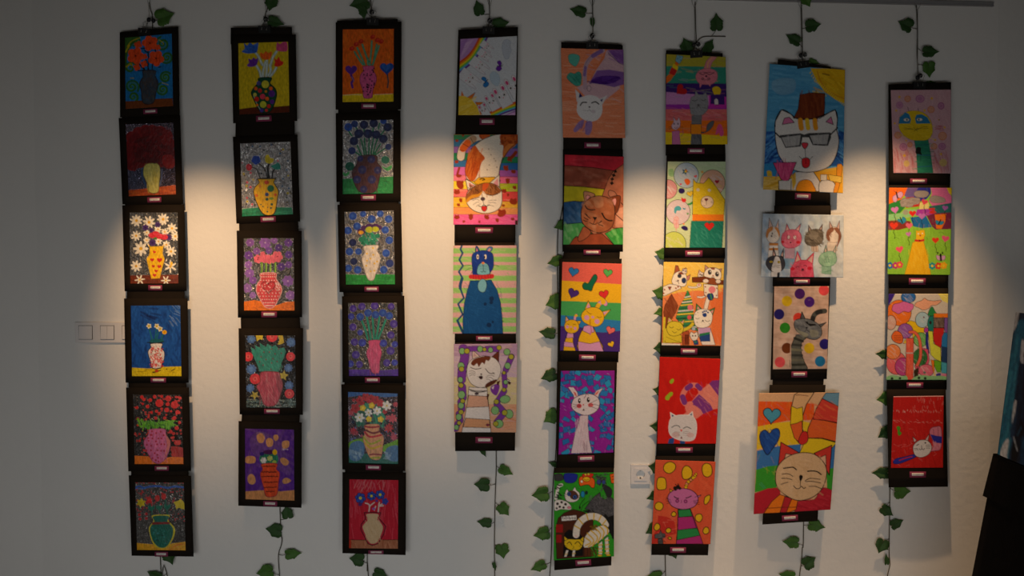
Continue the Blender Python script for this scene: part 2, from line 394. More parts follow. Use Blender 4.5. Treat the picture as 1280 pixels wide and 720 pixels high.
@art(2, (285, 155, 5.5385), '33 88 480 72 500 675 58 690', '84 135 432 122 450 625 98 640', (278, 660, 105, 38), 'foil',
     'painting of a yellow dotted vase with four flowers on glittering silver foil')
def _(p):
    p.bg('Ff4f4f6')
    p.RD(60, 90, 140, 440, 570, 3, 7, 'F5a6a7a F6a8078 Fa08c50 F7a4a50'); p.D('222 157 8 300 145 8 170 157 8 360 205 9 222 212 7 413 257 7 405 318 8 380 378 8 375 430 8 420 445 8', '3a5878')
    p.D('380 178 9 412 478 10 415 358 8 130 428 10 110 345 9 175 385 7 135 535 9 200 455 7', 'b8a430'); p.D('158 338 9 134 404 9 156 437 10 133 510 8 168 555 8 345 255 7 100 270 6', 'c84058')
    p.P('98 585 240 572 440 575 455 640 98 645', '1f8a60'); p.RS(20, 105, 585, 440, 630, 0, 70, 8, '176a48 38a478', .5)
    for q, w in (('165 300 200 315 222 372', 6), ('215 275 255 315 272 372', 6), ('290 262 275 310 285 372', 10), ('330 305 310 330 305 372', 8)): p.L(q, w * 1.6, '141414')
    p.P('128 285 145 276 165 285 165 315 145 325 128 312', 'd8303c', sm=1); p.E(146, 300, 10, 10, 'e85060')
    p.FL(195, 250, 32, '2a4cb0', '2a4cb0', 5, 20, .45, .4); p.S(195, 250, 34, '2a4cb0', 5, 0, .6)
    p.P('258 222 280 212 292 235 316 240 312 265 285 275 258 262', 'd8c020', sm=1); p.P('295 290 320 280 345 268 362 285 360 312 335 318 312 308', '1f8a78', sm=1)
    p.P('210 378 322 378 318 405 348 460 342 520 318 620 250 625 205 560 178 480 185 440 215 405', 'f0b818', o=7, sm=1, oc='1c1410')
    p.L('200 380 325 376', 8, '14100c'); p.RS(20, 200, 420, 330, 600, 90, 70, 12, 'f8ca30 e8a810', .4)
    p.E(268, 404, 17, 14, 'e0502a'); p.E(295, 446, 24, 24, '1f7a4c'); p.E(269, 487, 13, 13, '2a4c8c'); p.E(198, 494, 11, 11, 'f07a20'); p.E(327, 489, 10, 10, 'e86830'); p.E(222, 432, 9, 9, 'f09030')
    p.D('270 520 11 303 555 9 297 580 7 228 556 5 242 570 5 272 605 6 275 575 4', '2a5a4a'); p.E(300, 515, 16, 9, '78a028')

@art(2, (290, 278, 5.669), '33 58 493 60 497 672 42 675', '83 113 437 111 443 625 86 625', (263, 653, 110, 42), 'foil',
     'painting of a pink and white dotted vase among purple flowers on foil')
def _(p):
    p.bg('Fa4a4a6')
    for x, y, r, c in ((130, 145, 30, '7a4aa0'), (235, 145, 42, '8a5ab4'), (300, 130, 24, '8a5ab4'), (398, 145, 30, '7040a0'), (330, 180, 28, '54308a'), (120, 235, 32, '6a3c9c'), (175, 205, 26, '8050a8'), (118, 300, 28, '9060b8'), (125, 360, 34, '8c5cb4'), (150, 410, 28, '8450b0'), (110, 465, 34, '9468b8'), (148, 515, 24, '9468b8'), (348, 315, 30, '54308a'), (400, 230, 28, '603898'), (400, 300, 26, '7448a4'), (395, 415, 40, '8a5cb2'), (412, 515, 34, '9468ba'), (262, 200, 26, '7448a4')):
        p.FL(x, y, r, c, 'c8a8d8', 7, x, .36, .14)
    p.P('86 560 160 548 220 560 300 590 380 562 442 558 448 630 84 630', 'f07a14'); p.RS(20, 90, 570, 440, 620, 0, 40, 4, 'd86010 8a4a10', .5, 40)
    for x in (210, 240, 270, 305): p.L([(x, 280), (x + 2, 320), (x - 2, 355)], 14, '4c8a1e'); p.L([(x + 4, 290), (x + 5, 350)], 5, 'a8cc40')
    for x, y, r in ((185, 260, 30), (225, 255, 32), (262, 262, 32), (318, 245, 40), (290, 262, 26), (218, 225, 18)): p.FL(x, y, r, 'ea6a80', 'd04a60', 6, y, .45, .12)
    p.D('187 250 5 184 264 5 322 242 5', '8a2838')
    p.P('205 362 308 360 312 400 345 450 350 490 325 550 290 600 240 600 205 550 175 490 180 440 205 400', 'd84a50', o=7, sm=1, oc='e8a0a0')
    p.H(258, 455, 48, 'c83840', 0, 4)
    for y, x0, x1 in ((368, 212, 300), (385, 212, 302), (410, 205, 318), (500, 190, 335), (522, 200, 325), (545, 215, 312), (568, 225, 300), (588, 240, 290)):
        for k in range(7): p.E(x0 + (x1 - x0) * k / 6, y, 3.8, 3.8, 'f6dcd8')
    p.RD(40, 185, 420, 340, 500, 2.5, 4.5, 'f6dcd8 f0c0bc'); p.RS(12, 300, 430, 335, 480, 60, 25, 4, 'f4d8d4', .7)

@art(2, (290, 400, 5.76), '47 60 512 58 510 683 55 680', '96 112 455 112 460 632 103 630', (287, 658, 112, 36), 'foil',
     'painting of a red vase with a spiky teal bush and round red blooms')
def _(p):
    p.bg('F66686c')
    p.P('100 575 460 565 465 640 100 640', 'F7a8a88', a=.9); p.RS(30, 105, 570, 455, 625, 5, 80, 8, '5a7876 8a9c98', .5)
    for x, y, r in ((140, 140, 32), (424, 162, 34), (140, 355, 36), (405, 345, 30), (132, 490, 30), (410, 470, 32)): p.FL(x, y, r, '4a6ea8', '5c84bc', 9, x, .3, .5)
    for x, y, r in ((288, 120, 40), (118, 265, 34), (420, 265, 32), (168, 424, 38), (412, 530, 34)): p.E(x, y, r, r, 'd8323a'); p.E(x, y, r * .45, r * .45, 'e4605c'); p.E(x, y, r * .18, r * .18, 'b82028')
    p.P('172 112 225 112 220 145 200 140 180 158', 'd0b828'); p.P('330 112 365 112 375 165 355 175 325 180 340 150', 'c0a828')
    p.S(370, 400, 38, 'b8a83a', 5, 10, .5); p.S(165, 540, 36, 'b0a040', 5, 40, .45)
    p.P('200 370 185 330 150 250 135 195 175 220 165 180 205 205 200 165 245 195 255 170 290 195 310 180 335 205 375 200 388 230 365 290 345 340 335 372', '2f8a78', sm=0)
    p.RS(40, 170, 210, 370, 350, 60, 70, 8, '3fa08c 267464', .5, 30); p.D('230 232 285 210 335 210 200 300 270 232 310 245 295 280 225 325 280 355 285 310 355 240 245 285 325 300 210 265', '7a2a34', 5)
    p.P('210 376 330 376 345 410 365 460 350 530 320 600 285 618 235 610 205 530 178 480 205 440', 'b44458', o=6, sm=1, oc='7a3030')
    p.RS(50, 195, 390, 345, 590, 75, 80, 5, 'c86474 94384a d08890', .5, 25); p.P('320 385 345 410 365 460 350 530 325 480', '7a4048', sm=1, a=.6)

@art(2, (290, 515, 5.76), '47 65 502 75 500 690 45 675', '93 120 446 127 449 638 97 628', (275, 660, 100, 36), 'paint',
     'painting of an orange lettered vase on purple with peach patches')
def _(p):
    p.bg('5a2c8e'); p.RS(110, 95, 120, 445, 560, 60, 90, 20, '6a3a9c 4a2080 7a5090 58308a', .4, 70)
    p.P('130 200 200 140 330 200 400 330 420 450 340 420 200 330 150 300', '7c5a86', sm=1, a=.35)
    p.P('95 570 250 560 350 570 452 560 452 642 95 640', 'd2905a')
    for q in ('182 165 215 155 235 185 225 220 195 222 180 195', '245 205 270 188 295 205 290 245 255 250', '300 170 325 165 335 190 315 210 300 195', '362 215 408 210 405 255 365 262', '105 322 165 322 165 366 102 366', '348 335 375 330 408 355 400 380 375 385 350 360', '115 465 140 445 165 465 170 505 145 522 118 505', '362 490 390 472 425 492 400 512 370 515'):
        p.P(q, 'd29462', sm=1)
    p.L('175 160 190 150 230 160 238 200', 3, 'a08080'); p.RD(30, 360, 265, 405, 275, 2, 3, 'c8b0c0')
    p.P('202 320 250 300 322 305 322 370 215 372', '2c7a5c', sm=1); p.RS(30, 208, 310, 320, 365, 40, 20, 6, '3a9070 1f5a44', .7, 80)
    p.E(265, 290, 40, 17, '4a1c50'); p.E(216, 302, 16, 14, '2a206a'); p.E(308, 290, 17, 20, 'e8b818')
    p.FL(228, 348, 22, 'dcd8d4', 'e8e4e0', 6, 0, .4, .4); p.FL(273, 334, 20, 'b8c468', 'c8d080', 6, 20, .4, .4); p.E(305, 360, 15, 12, 'a0b850')
    p.P('215 375 320 372 318 410 342 440 335 500 325 585 295 608 245 603 228 540 205 450 222 410', 'e0502a', o=5, sm=1, oc='a03040')
    for y, x0, x1 in ((390, 222, 312), (430, 210, 320), (463, 212, 332), (503, 228, 325), (540, 230, 318), (570, 245, 300)):
        x = x0
        while x < x1: p.L([(x, y + p.rnd.uniform(-6, 2)), (x + 5, y + p.rnd.uniform(-3, 7)), (x + 11, y + p.rnd.uniform(-5, 3))], 3.5, '3a1410'); x += 10
        p.L([(x0, y + 4), (x1, y)], 2, '3a1410')

# ---- third strip
@art(3, (415, 20, 6), '28 47 522 42 517 700 27 703', '80 100 464 96 461 642 79 645', (275, 675, 110, 40), 'paint',
     'orange painting of a pink speckled vase between a purple and a blue heart', top='38 35 492 22')
def _(p):
    p.bg('e0641a'); p.RS(60, 85, 105, 460, 580, 85, 110, 16, 'e8741e d05410 ec7c20 d85c14', .35, 30)
    p.P('80 590 200 580 350 590 462 580 465 650 78 650', 'e0c01c'); p.L('80 592 170 588 220 590', 4, 'f2d0a0'); p.L('320 588 450 582', 4, 'f2d0a0')
    for q in ('170 270 200 320 232 365', '190 240 215 295 245 365', '228 215 250 280 275 345', '298 190 295 250 285 350', '335 215 325 270 310 350', '352 225 330 290 305 365', '270 320 268 360 290 365'):
        p.L(q, 14, '2a8a68'); p.L(q, 4, '8cc0a0', 1, .7)
    for x, y in ((150, 245), (182, 213), (218, 192), (305, 158), (340, 182), (368, 192)): p.E(x, y, 20, 16, 'c42c1c', 0, -30); p.E(x + 4, y - 4, 8, 7, 'd84830')
    p.P('235 378 312 376 310 405 330 450 330 490 305 560 300 610 240 612 232 560 210 490 215 440 238 410', 'd0588c', o=4, sm=1, oc='8a2f50')
    for i in range(34): p.E(p.rnd.uniform(225, 318), p.rnd.uniform(390, 600), 5, 6, '2c1828')
    p.H(145, 405, 44, '5a2a8e'); p.L('145 445 160 480 148 500 155 535', 16, '5a2a8e'); p.L('150 455 165 490', 3, 'd8a090')
    p.H(410, 392, 52, '1f4a9c'); p.H(405, 385, 34, '2c60b4'); p.L('415 440 420 490 416 535', 10, '3a4a50')

@art(3, (415, 132, 5.806), '27 55 497 35 500 698 32 700', '79 108 444 102 443 637 78 642', (264, 668, 110, 42), 'foil',
     'painting of a brown vase with navy spots and many navy round flowers')
def _(p):
    p.bg('Ff0f0f2')
    p.P('78 530 250 520 445 512 445 645 76 648', '1f8c48'); p.RS(20, 85, 540, 440, 630, 0, 70, 10, '187a3c 30a058', .5); p.L('375 545 410 552', 6, '12602c')
    for q in ('185 290 200 330 215 360', '210 245 225 300 235 360', '235 240 240 300 250 360', '270 235 268 300 265 360', '300 240 290 300 285 360', '330 240 310 300 298 360', '350 280 325 320 305 360', '385 310 340 340 315 358', '232 170 235 200', '300 160 295 190', '345 130 335 170', '380 180 355 210', '125 190 145 220', '175 160 185 175', '175 340 200 358'):
        p.L(q, 13, '14704a')
    for x, y, r, c in ((120, 157, 30, '1f4aa0'), (165, 135, 26, '203a78'), (233, 140, 32, '1c2450'), (302, 130, 32, '1c2450'), (372, 113, 24, '1f4aa0'), (403, 158, 32, '1c2450'), (195, 205, 34, '1c2450'), (262, 205, 34, '1c2450'), (320, 212, 32, '1c2450'), (160, 258, 33, '1c2450'), (372, 242, 32, '1c2450'), (146, 328, 28, '202f6c'), (408, 300, 24, '203a78')): p.E(x, y, r, r, c); p.E(x - 4, y - 4, r * .4, r * .4, '2a3a70', a=.6)
    p.E(130, 440, 34, 33, '0f6048'); p.E(386, 394, 32, 30, '16705c')
    p.P('82 480 100 490 125 475 128 495 100 515 82 500', '3ea05a', sm=1); p.P('360 435 390 450 430 430 432 455 405 475 375 460', '3ea05a', sm=1)
    p.P('200 365 320 362 330 410 358 450 350 500 325 600 290 632 210 628 170 580 145 500 150 470 180 420', '4e2a2e', o=5, sm=1, oc='241418')
    p.RS(30, 165, 390, 340, 610, 80, 60, 9, '60343a 402028', .5)
    for x, y, r in ((285, 390, 28), (220, 465, 30), (330, 468, 26), (183, 536, 28), (288, 535, 30), (230, 605, 26), (205, 385, 22)): p.E(x, y, r, r, '2a2a66'); p.E(x, y, r * .35, r * .35, '484878')

@art(3, (415, 250, 5.9016), '40 35 510 28 523 680 55 680', '92 88 455 76 465 623 103 625', (292, 658, 105, 38), 'foil',
     'painting of a white yellow-dotted vase with a pansy amid blue discs')
def _(p):
    p.bg('Fc8c8ca')
    for x, y, r, d in ((155, 120, 30, 0), (230, 105, 24, 0), (292, 142, 30, 0), (355, 103, 26, 0), (416, 142, 29, 0), (185, 195, 29, 0), (120, 226, 29, 0), (392, 222, 28, 0), (421, 297, 29, 0), (154, 314, 29, 1), (130, 380, 29, 0), (196, 380, 25, 0), (398, 392, 29, 0), (162, 452, 28, 1), (424, 467, 30, 2), (122, 503, 28, 0), (190, 514, 29, 0), (381, 513, 29, 0)):
        p.E(x, y, r, r, ('1f4aa8', '141c50', '1c2f78')[d]); p.E(x, y, r * .4, r * .4, ('3a68c8', '1c2660', '28408c')[d], a=.7)
    p.P('98 545 250 552 350 545 468 548 468 630 100 630', '1e9030'); p.RS(25, 105, 555, 460, 615, 0, 70, 9, '167a24 34a848', .5)
    p.RS(50, 225, 245, 325, 330, 80, 40, 12, '1f8a68 2a9c78 157050', .9, 60); p.E(218, 292, 24, 20, '1f8060'); p.E(335, 265, 20, 18, '1f8060'); p.E(225, 320, 14, 12, '157050')
    for x, y, r in ((275, 200, 32), (320, 200, 32), (345, 205, 24), (215, 235, 30), (235, 205, 22)): p.E(x, y, r, r * .8, '48205a')
    p.E(275, 220, 28, 23, 'b8c01c'); p.E(320, 217, 26, 20, 'b8c01c'); p.E(214, 240, 20, 14, 'e0a020'); p.L('300 200 300 240', 3, '7a8010')
    p.P('238 340 340 336 330 372 352 410 348 470 322 540 308 585 280 592 262 575 235 500 222 430 244 385', 'e2d8cc', o=4, sm=1, oc='9c8c84')
    p.L('300 375 270 430 290 500 285 570', 2, 'b0a098'); p.D('302 355 258 396 304 404 258 447 332 453 312 468 253 484 285 525 312 520 284 432', 'e8bc28', 7)

@art(3, (420, 365, 6), '45 32 512 28 525 680 48 678', '90 82 457 80 467 630 97 630', (273, 661, 112, 40), 'foil',
     'painting of a pink vase with five blue round flowers among purple discs')
def _(p):
    p.bg('F9a9a98')
    for x, y, r, c in ((130, 125, 27, 0), (195, 110, 28, 0), (290, 105, 30, 0), (412, 110, 26, 0), (115, 185, 25, 1), (432, 240, 30, 0), (128, 263, 28, 0), (182, 305, 22, 1), (410, 323, 28, 0), (140, 375, 28, 0), (198, 380, 29, 1), (355, 384, 28, 1), (440, 392, 24, 1), (408, 440, 31, 0), (150, 470, 30, 0), (110, 537, 26, 1), (177, 542, 27, 0), (380, 530, 28, 0), (438, 528, 24, 1)):
        p.E(x, y, r, r, ('3f2090', '2c2fa0')[c]); p.E(x + 3, y + 4, r * .4, r * .4, ('6a58b0', '4a5cc0')[c], a=.7)
    p.P('96 580 240 578 340 585 470 575 470 635 96 635', '4a1c96'); p.RS(20, 100, 585, 465, 625, 0, 70, 7, '5c2cb0 30106c', .6)
    for q in ('195 220 220 280 238 355', '232 190 248 270 262 355', '275 195 280 270 285 355', '325 190 315 270 300 355', '372 210 345 280 315 355'): p.L(q, 20, '0f3a30'); p.L(q, 13, '148a70')
    for x, y in ((182, 188), (240, 158), (296, 172), (350, 158), (398, 180)): p.E(x, y, 29, 29, '1b3f9c'); p.E(x + 2, y, 12, 12, '3464c0', a=.7)
    p.P('248 365 328 362 325 395 342 450 328 520 322 600 270 602 255 540 228 460 250 405', 'c84878', o=4, sm=1, oc='782040')
    p.RS(25, 245, 400, 325, 590, 85, 80, 6, 'd86a94 b03866', .5, 12)

@art(3, (420, 478, 6.3158), '42 15 548 22 548 700 50 688', '95 75 486 88 490 645 101 635', (295, 672, 120, 40), 'foil',
     'painting of a peach striped vase with red, white and yellow blossoms')
def _(p):
    p.bg('F8c8490')
    p.P('95 70 490 80 490 112 380 120 250 95 150 112 95 118', '2f62a8', sm=0)
    p.RD(60, 100, 200, 480, 450, 5, 12, 'F7080a8 a04858 F907890 5a6aa0')
    for x, y, r, c in ((140, 385, 32, 'b8283c'), (415, 360, 38, 'b8222c'), (445, 285, 36, 'c84a5c'), (455, 430, 30, 'b84a60'), (468, 175, 22, 'b83a4c'), (120, 240, 26, 'c04a58'), (400, 280, 20, 'c85a68'), (160, 400, 20, 'a83848'), (450, 222, 14, 'a02028'), (140, 140, 14, 'b02830')): p.FL(x, y, r, c, None, 8, x, .2)
    p.P('100 480 150 450 230 445 240 500 110 520', '6aa81e', sm=1); p.P('370 500 440 470 490 455 490 560 370 545', '6aa81e', sm=1)
    p.P('100 560 250 560 360 560 490 590 490 650 100 645', '0f6a5c')
    p.P('110 500 140 470 190 462 225 490 222 560 185 612 130 615 105 580', '4a7aa8', sm=1); p.P('388 560 400 520 440 500 490 505 490 612 440 620 400 600', '4a7aa8', sm=1)
    p.RS(30, 110, 540, 200, 610, 60, 30, 12, 'a8c4d4 88acc4', .35, 60); p.RS(16, 385, 550, 430, 605, 60, 25, 10, 'a8c4d4', .35, 60)
    p.RS(80, 160, 180, 380, 330, 75, 80, 14, '147058 1f8a6c 0f5a48 2a9a74', .85, 35)
    for x, y, r in ((190, 145, 34), (235, 118, 32), (275, 135, 36), (310, 140, 34), (350, 165, 32), (155, 205, 38), (385, 232, 20), (205, 165, 22)): p.FL(x, y, r, 'b01c28', '8a1420', 5, x, .42)
    p.RS(20, 140, 110, 370, 210, 60, 25, 5, 'd84850', .5, 40)
    for x, y, r in ((188, 278, 38), (257, 240, 30), (324, 226, 34), (400, 185, 38)): p.FL(x, y, r, 'e8e8e4', 'd8c440', 6, x, .3, .2)
    for x, y in ((212, 204), (282, 184), (260, 290), (352, 292)): p.FL(x, y, 24, 'e8c820', 'f0d848', 5, x, .45)
    p.P('228 338 338 332 340 385 375 430 370 500 350 600 285 605 250 560 215 450 235 385', 'e2a070', o=3, sm=1, oc='8a5038')
    for q, c, w in (('232 348 280 355 338 348', 'a82028', 15), ('240 378 290 400 342 388', '7a1420', 15), ('228 392 270 430 355 415', 'c82430', 16), ('218 430 270 485 350 455', 'a8b01e', 14), ('232 478 280 520 355 498', 'd8b41c', 15), ('268 570 300 565 355 570', '98202c', 12), ('280 595 345 592', 'a8b01e', 14)): p.L(q, w, c)

@art(3, (420, 585, 6.2609), '50 32 548 35 545 682 50 667', '105 88 488 95 484 632 102 628', (312, 660, 118, 30), 'crayon',
     'red crayon drawing of a pale beige vase holding blue pansies')
def _(p):
    p.bg('c42236'); p.RS(150, 105, 92, 485, 560, 88, 120, 6, 'd83c4c a81c2c e06070 b82030', .45, 12)
    p.RS(40, 140, 95, 380, 180, 100, 70, 6, 'e08a8a c86a78', .4, 30)
    p.R(100, 560, 490, 640, 'b07050'); p.RS(50, 105, 570, 485, 625, 85, 50, 7, 'c88868 984c34', .5, 20); p.L('102 560 200 562 260 562', 4); p.L('365 562 486 560', 4); p.R(100, 560, 120, 640, 'b8301c')
    for q in ('258 340 262 290 230 275', '262 300 300 270', '330 345 335 290 340 270', '335 300 370 295', '300 330 310 300', '345 290 365 280'): p.L(q, 9, 'd8c8c0')
    for x, y, r in ((192, 236, 40), (278, 220, 34), (345, 210, 36)): p.FL(x, y, r, '3450b0', 'd8c838', 6, x, .45, .3, 3)
    p.FL(383, 262, 26, '3444a0', None, 5, 0, .45); p.E(190, 285, 16, 14, '5a2a6a'); p.E(318, 258, 10, 9, '5a3a98'); p.E(295, 320, 12, 10, '9a5ab0'); p.E(300, 240, 9, 8, '3444a0')
    p.P('222 348 350 348 338 395 388 455 372 520 330 590 285 605 250 590 195 480 198 440 232 400', 'b8243c', o=6, sm=0, oc='2a1018')
    p.P('240 362 330 362 322 405 365 455 352 520 318 580 285 590 258 575 212 475 216 445 250 405', 'd2b48c', sm=1); p.RS(50, 230, 375, 345, 575, 70, 40, 5, 'c8a478 dcc4a0', .5)

# ---- fourth strip
@art(4, (565, 30, 5.3333), '42 38 440 20 432 742 22 742', '56 100 434 80 422 607 42 607', (234, 650, 100, 44), 'crayon',
     'pale drawing of white bunnies under two rainbows with a smiling sun corner')
def _(p):
    p.bg('d3d8de'); p.RS(60, 50, 90, 430, 600, 60, 90, 8, 'dde0e4 c8ced8', .4)
    p.P('50 95 200 90 150 180 50 260', 'c090cc'); p.P('50 120 110 95 60 200 50 220', 'a878c0', a=.8); p.P('90 130 150 95 90 190 60 225', 'd4acd8', a=.8)
    R = ('d84a18', 'f0801c', 'e8d020', '74c048', '58b0d8', '6a2c98')
    for k, c in enumerate(R):
        t = k * 10
        p.L([(188 + t, 84), (150 + t * .9, 160 + t * .2), (104 + t * .8, 218 + t * .6), (50, 258 + t * 1.35)], 12, c)
        q = (5 - k) * 9
        p.L([(430, 512 + (45 - q) + 6), (360, 542 + (45 - q)), (300 - q * .2, 572 + (45 - q) * .9), (240 - q * .3, 600 + (45 - q))], 10, c)
    p.P('300 625 430 570 432 612 360 612', 'a868b8'); p.P('340 612 400 590 430 585 430 612', 'd8a8d8')
    # sun
    p.P('62 478 66 445 82 478', 'e87a28'); p.P('102 490 156 455 128 510', 'e87a28', 2); p.P('155 520 212 520 172 548', 'e87a28', 2); p.P('182 575 215 580 190 608', 'e87a28')
    p.P('46 478 90 480 135 505 168 545 188 605 40 610', 'f2cc3c', sm=0); p.RS(20, 50, 490, 150, 600, -20, 80, 9, 'f8dc68 e8bc30', .5)
    # bunnies along upper rainbow
    for x, y, s, a in ((120, 365, 1.25, 38), (185, 278, 1.1, 38), (218, 208, .8, 38), (233, 152, .75, 38)):
        k = math.radians(a)
        f = lambda u, v: (x + s * (u * math.cos(k) - v * math.sin(k)), y + s * (u * math.sin(k) + v * math.cos(k)))
        p.P([f(*q) for q in ((-60, -30), (30, -30), (45, -15), (45, 20), (30, 32), (-60, 32))], 'dcdde2', 0)
        p.L([f(-60, -30), f(25, -30)], 2, '8a6a78', 0, .6); p.L([f(-60, 32), f(25, 32)], 2, '8a6a78', 0, .6)
        for v in (-22, 22): p.L([f(25, v - 8), f(55, v - 4), f(55, v + 4), f(25, v + 8)], 2.5, 'a8788c', 1, .7)
        for v in (-13, 13): p.E(*f(6, v), 8 * s, 8 * s, 'f4f0f0', 1.5, 0, '8a7880'); p.E(*f(8, v), 4 * s, 4 * s, '3a2c34')
        p.E(*f(-8, 0), 4, 4, 'd890a0'); p.E(*f(-10, 20), 6, 5, 'e8b0c0'); p.E(*f(-10, -20), 6, 5, 'e8b0c0')
    for x, y, s, a in ((210, 565, .75, -28), (262, 510, .9, -28), (330, 470, 1.15, -28), (405, 410, 1.15, -28)):
        k = math.radians(a)
        f = lambda u, v: (x + s * (u * math.cos(k) - v * math.sin(k)), y + s * (u * math.sin(k) + v * math.cos(k)))
        p.P([f(*q) for q in ((-34, 75), (-34, -10), (34, -10), (34, 75))], 'dddde3')
        p.L([f(-34, 70), f(-34, -10)], 2.5, '6a5a6a', 0, .7); p.L([f(34, 70), f(34, -10)], 2.5, '6a5a6a', 0, .7)
        for u in (-24, 24): p.E(*f(u, -32), 12 * s, 22 * s, 'e8e0e4', 2, a, '8a6878'); p.E(*f(u, -30), 8 * s, 13 * s, 'd0487c', 0, a)
        for u in (-16, 16): p.E(*f(u, 6), 9 * s, 10 * s, 'f6f4f4', 1.5, 0, '6a5a64'); p.E(*f(u - 2, 7), 5 * s, 6 * s, '1c181c')
        p.E(*f(0, 20), 4, 3, 'd04a60')
    p.P('335 130 352 105 375 108 390 125 385 150 395 175 385 205 372 235 350 228 342 205 333 175', 'c0c8d4', 2, 1, '98a4b4')
    p.P('252 340 270 318 295 322 315 350 318 385 305 412 280 405 258 380', 'b8ccdc', 2, 1, 'a0b4c4')
    p.P('315 280 300 255 318 245 330 262 325 280 330 300 312 315 292 300 305 280', '6a28a0', 2, 1, '3a1460'); p.L('300 280 335 280', 4); p.L('330 275 342 270', 2)
    p.P('220 385 197 368 205 352 225 358 232 380 245 395 240 412 222 422 208 412 212 395', '2a78c0', 2, 1, '1c4470'); p.L('215 395 232 378 240 368', 4)

@art(4, (560, 162, 5.217), '45 25 440 25 440 712 42 712', '38 32 455 32 455 620 35 620', (236, 657, 115, 38), 'crayon',
     'drawing of a calico cat lying head down across bright rainbow planks')
def _(p):
    p.bg('f0a060')
    L_ = ((35, 68, '3a8a5c'), (68, 113, '3a78a8'), (113, 155, '9468b8'), (155, 200, '2a8a5c'), (200, 245, '3a78b4'), (245, 297, 'e070c0'), (297, 335, 'ee8098'), (335, 388, 'f0d838'), (388, 440, 'f07878'), (440, 505, 'f0c038'), (505, 552, 'f2a060'), (552, 625, 'f268a8'))
    R_ = ((35, 95, '2a8a5c'), (95, 125, '2a68a0'), (125, 180, '9068b4'), (180, 220, '2a9060'), (220, 265, '3070b4'), (265, 308, 'b060b8'), (308, 352, 'f070a0'), (352, 405, 'b8cc28'), (405, 468, 'ee5050'), (468, 512, 'f0b838'), (512, 552, 'f2a060'), (552, 625, 'f268a8'))
    for y0, y1, c in L_: p.R(30, y0, 250, y1, c); p.L([(30, y1), (250, y1)], 3, INK, 0)
    for y0, y1, c in R_: p.R(250, y0, 460, y1, c); p.L([(250, y1), (460, y1)], 3, INK, 0)
    p.R(30, 555, 460, 620, 'f268a8'); p.RS(40, 40, 560, 450, 615, 5, 60, 8, 'f880b8 e85098', .5); p.R(435, 590, 452, 618, '3a2418')
    p.RS(80, 40, 300, 450, 550, 0, 60, 6, 'f4c0a0 f8e0a0 e86050', .25)
    c = 'a0381c'
    for x, y, r in ((60, 75, 11), (100, 40, 9), (58, 212, 13), (80, 360, 30), (60, 408, 20), (85, 460, 14), (70, 490, 12), (60, 570, 18), (150, 568, 20), (252, 570, 18), (320, 590, 14), (205, 600, 9), (105, 598, 10), (376, 252, 20), (425, 275, 16), (388, 335, 18), (432, 378, 14), (425, 470, 26), (390, 425, 10), (360, 495, 10), (365, 400, 16), (420, 582, 12), (350, 545, 30), (445, 75, 8)):
        p.E(x, y, r, r * .7, c, 0, x * 3); p.E(x - r * .5, y - r * .6, r * .3, r * .3, c); p.E(x + r * .5, y - r * .6, r * .3, r * .3, c)
    p.L('75 250 62 300 80 305', 14, c); p.L('60 295 85 300', 12, c); p.L('440 150 420 175 395 195', 22, c); p.L('395 180 410 205', 12, c)
    # tail
    p.L('245 45 185 52 130 85 95 130 85 180', 54); p.L('245 45 185 52 130 85 95 130 85 180', 48, 'e8dccc')
    p.L('252 42 225 42', 44, 'd8622a'); p.L('165 62 130 88', 46, 'b89878'); p.L('128 90 100 125', 46, 'e86a28')
    p.L('75 135 108 138', 3); p.L('95 92 140 118', 3); p.L('148 55 170 95', 3); p.L('205 30 222 65', 3)
    # body
    p.P('175 105 240 60 345 28 440 30 420 95 365 165 345 220 330 300 325 345 150 335 115 290 118 230 140 150', 'efe4d4', 4, 1)
    p.P('175 105 205 145 240 185 220 215 205 260 180 320 150 335 115 290 118 230 145 150', 'c85a20', 0, 1); p.RS(50, 125, 150, 215, 320, 105, 70, 7, 'a8441a e07830', .6, 15)
    p.P('345 30 455 30 455 85 405 125 365 185 355 160 360 110 345 90', 'b8501c', 0, 1); p.RS(40, 350, 35, 450, 100, 30, 30, 9, '8a3414 c86428', .7, 60); p.P('395 95 440 100 400 135 360 185 362 130', 'e0803a', 0, 1); p.L('445 90 400 130 362 185 340 235 330 300', 4)
    p.D('265 128 300 190 318 245 270 232 255 262 280 165 310 205', 'b8a898', 5)
    # collar, head
    p.P('170 340 200 312 300 308 340 330 330 365 190 365', 'f0b428', 3); p.L('208 325 222 318 240 325 225 330', 6)
    p.P('115 322 150 340 185 365 130 395', 'efe4d8', 4); p.P('135 345 178 366 140 378', 'e89a9a')
    p.P('270 350 335 292 335 370 325 390', 'efe4d8', 4); p.P('295 350 325 315 328 368', 'e8a0a8')
    p.P('118 445 135 400 185 365 240 348 300 355 345 390 352 440 345 495 310 530 245 545 175 530 130 490', 'f3e9dc', 4, 1)
    p.P('118 440 140 400 185 366 240 350 300 356 345 395 335 412 300 428 250 420 228 400 205 435 160 450 122 475', '9a5c30', 0, 1); p.RS(70, 140, 365, 330, 420, 60, 40, 6, '7a4420 b87840 5c3418', .6, 40)
    p.P('122 475 160 448 205 435 225 402 195 420 160 425 125 450', 'd8942a', 0, 1); p.P('228 355 265 350 262 370 245 395 228 400', 'd05a28', 0, 1)
    p.L('150 455 190 445 205 440', 4); p.L('250 420 290 428 325 415', 4); p.E(227, 451, 13, 11, '5a4450', 3); p.L('228 462 234 490', 3)
    p.L('200 495 218 502 234 490 252 498 270 488', 4); p.P('220 500 252 500 252 520 238 533 222 522', 'd8302c', 3, 1)
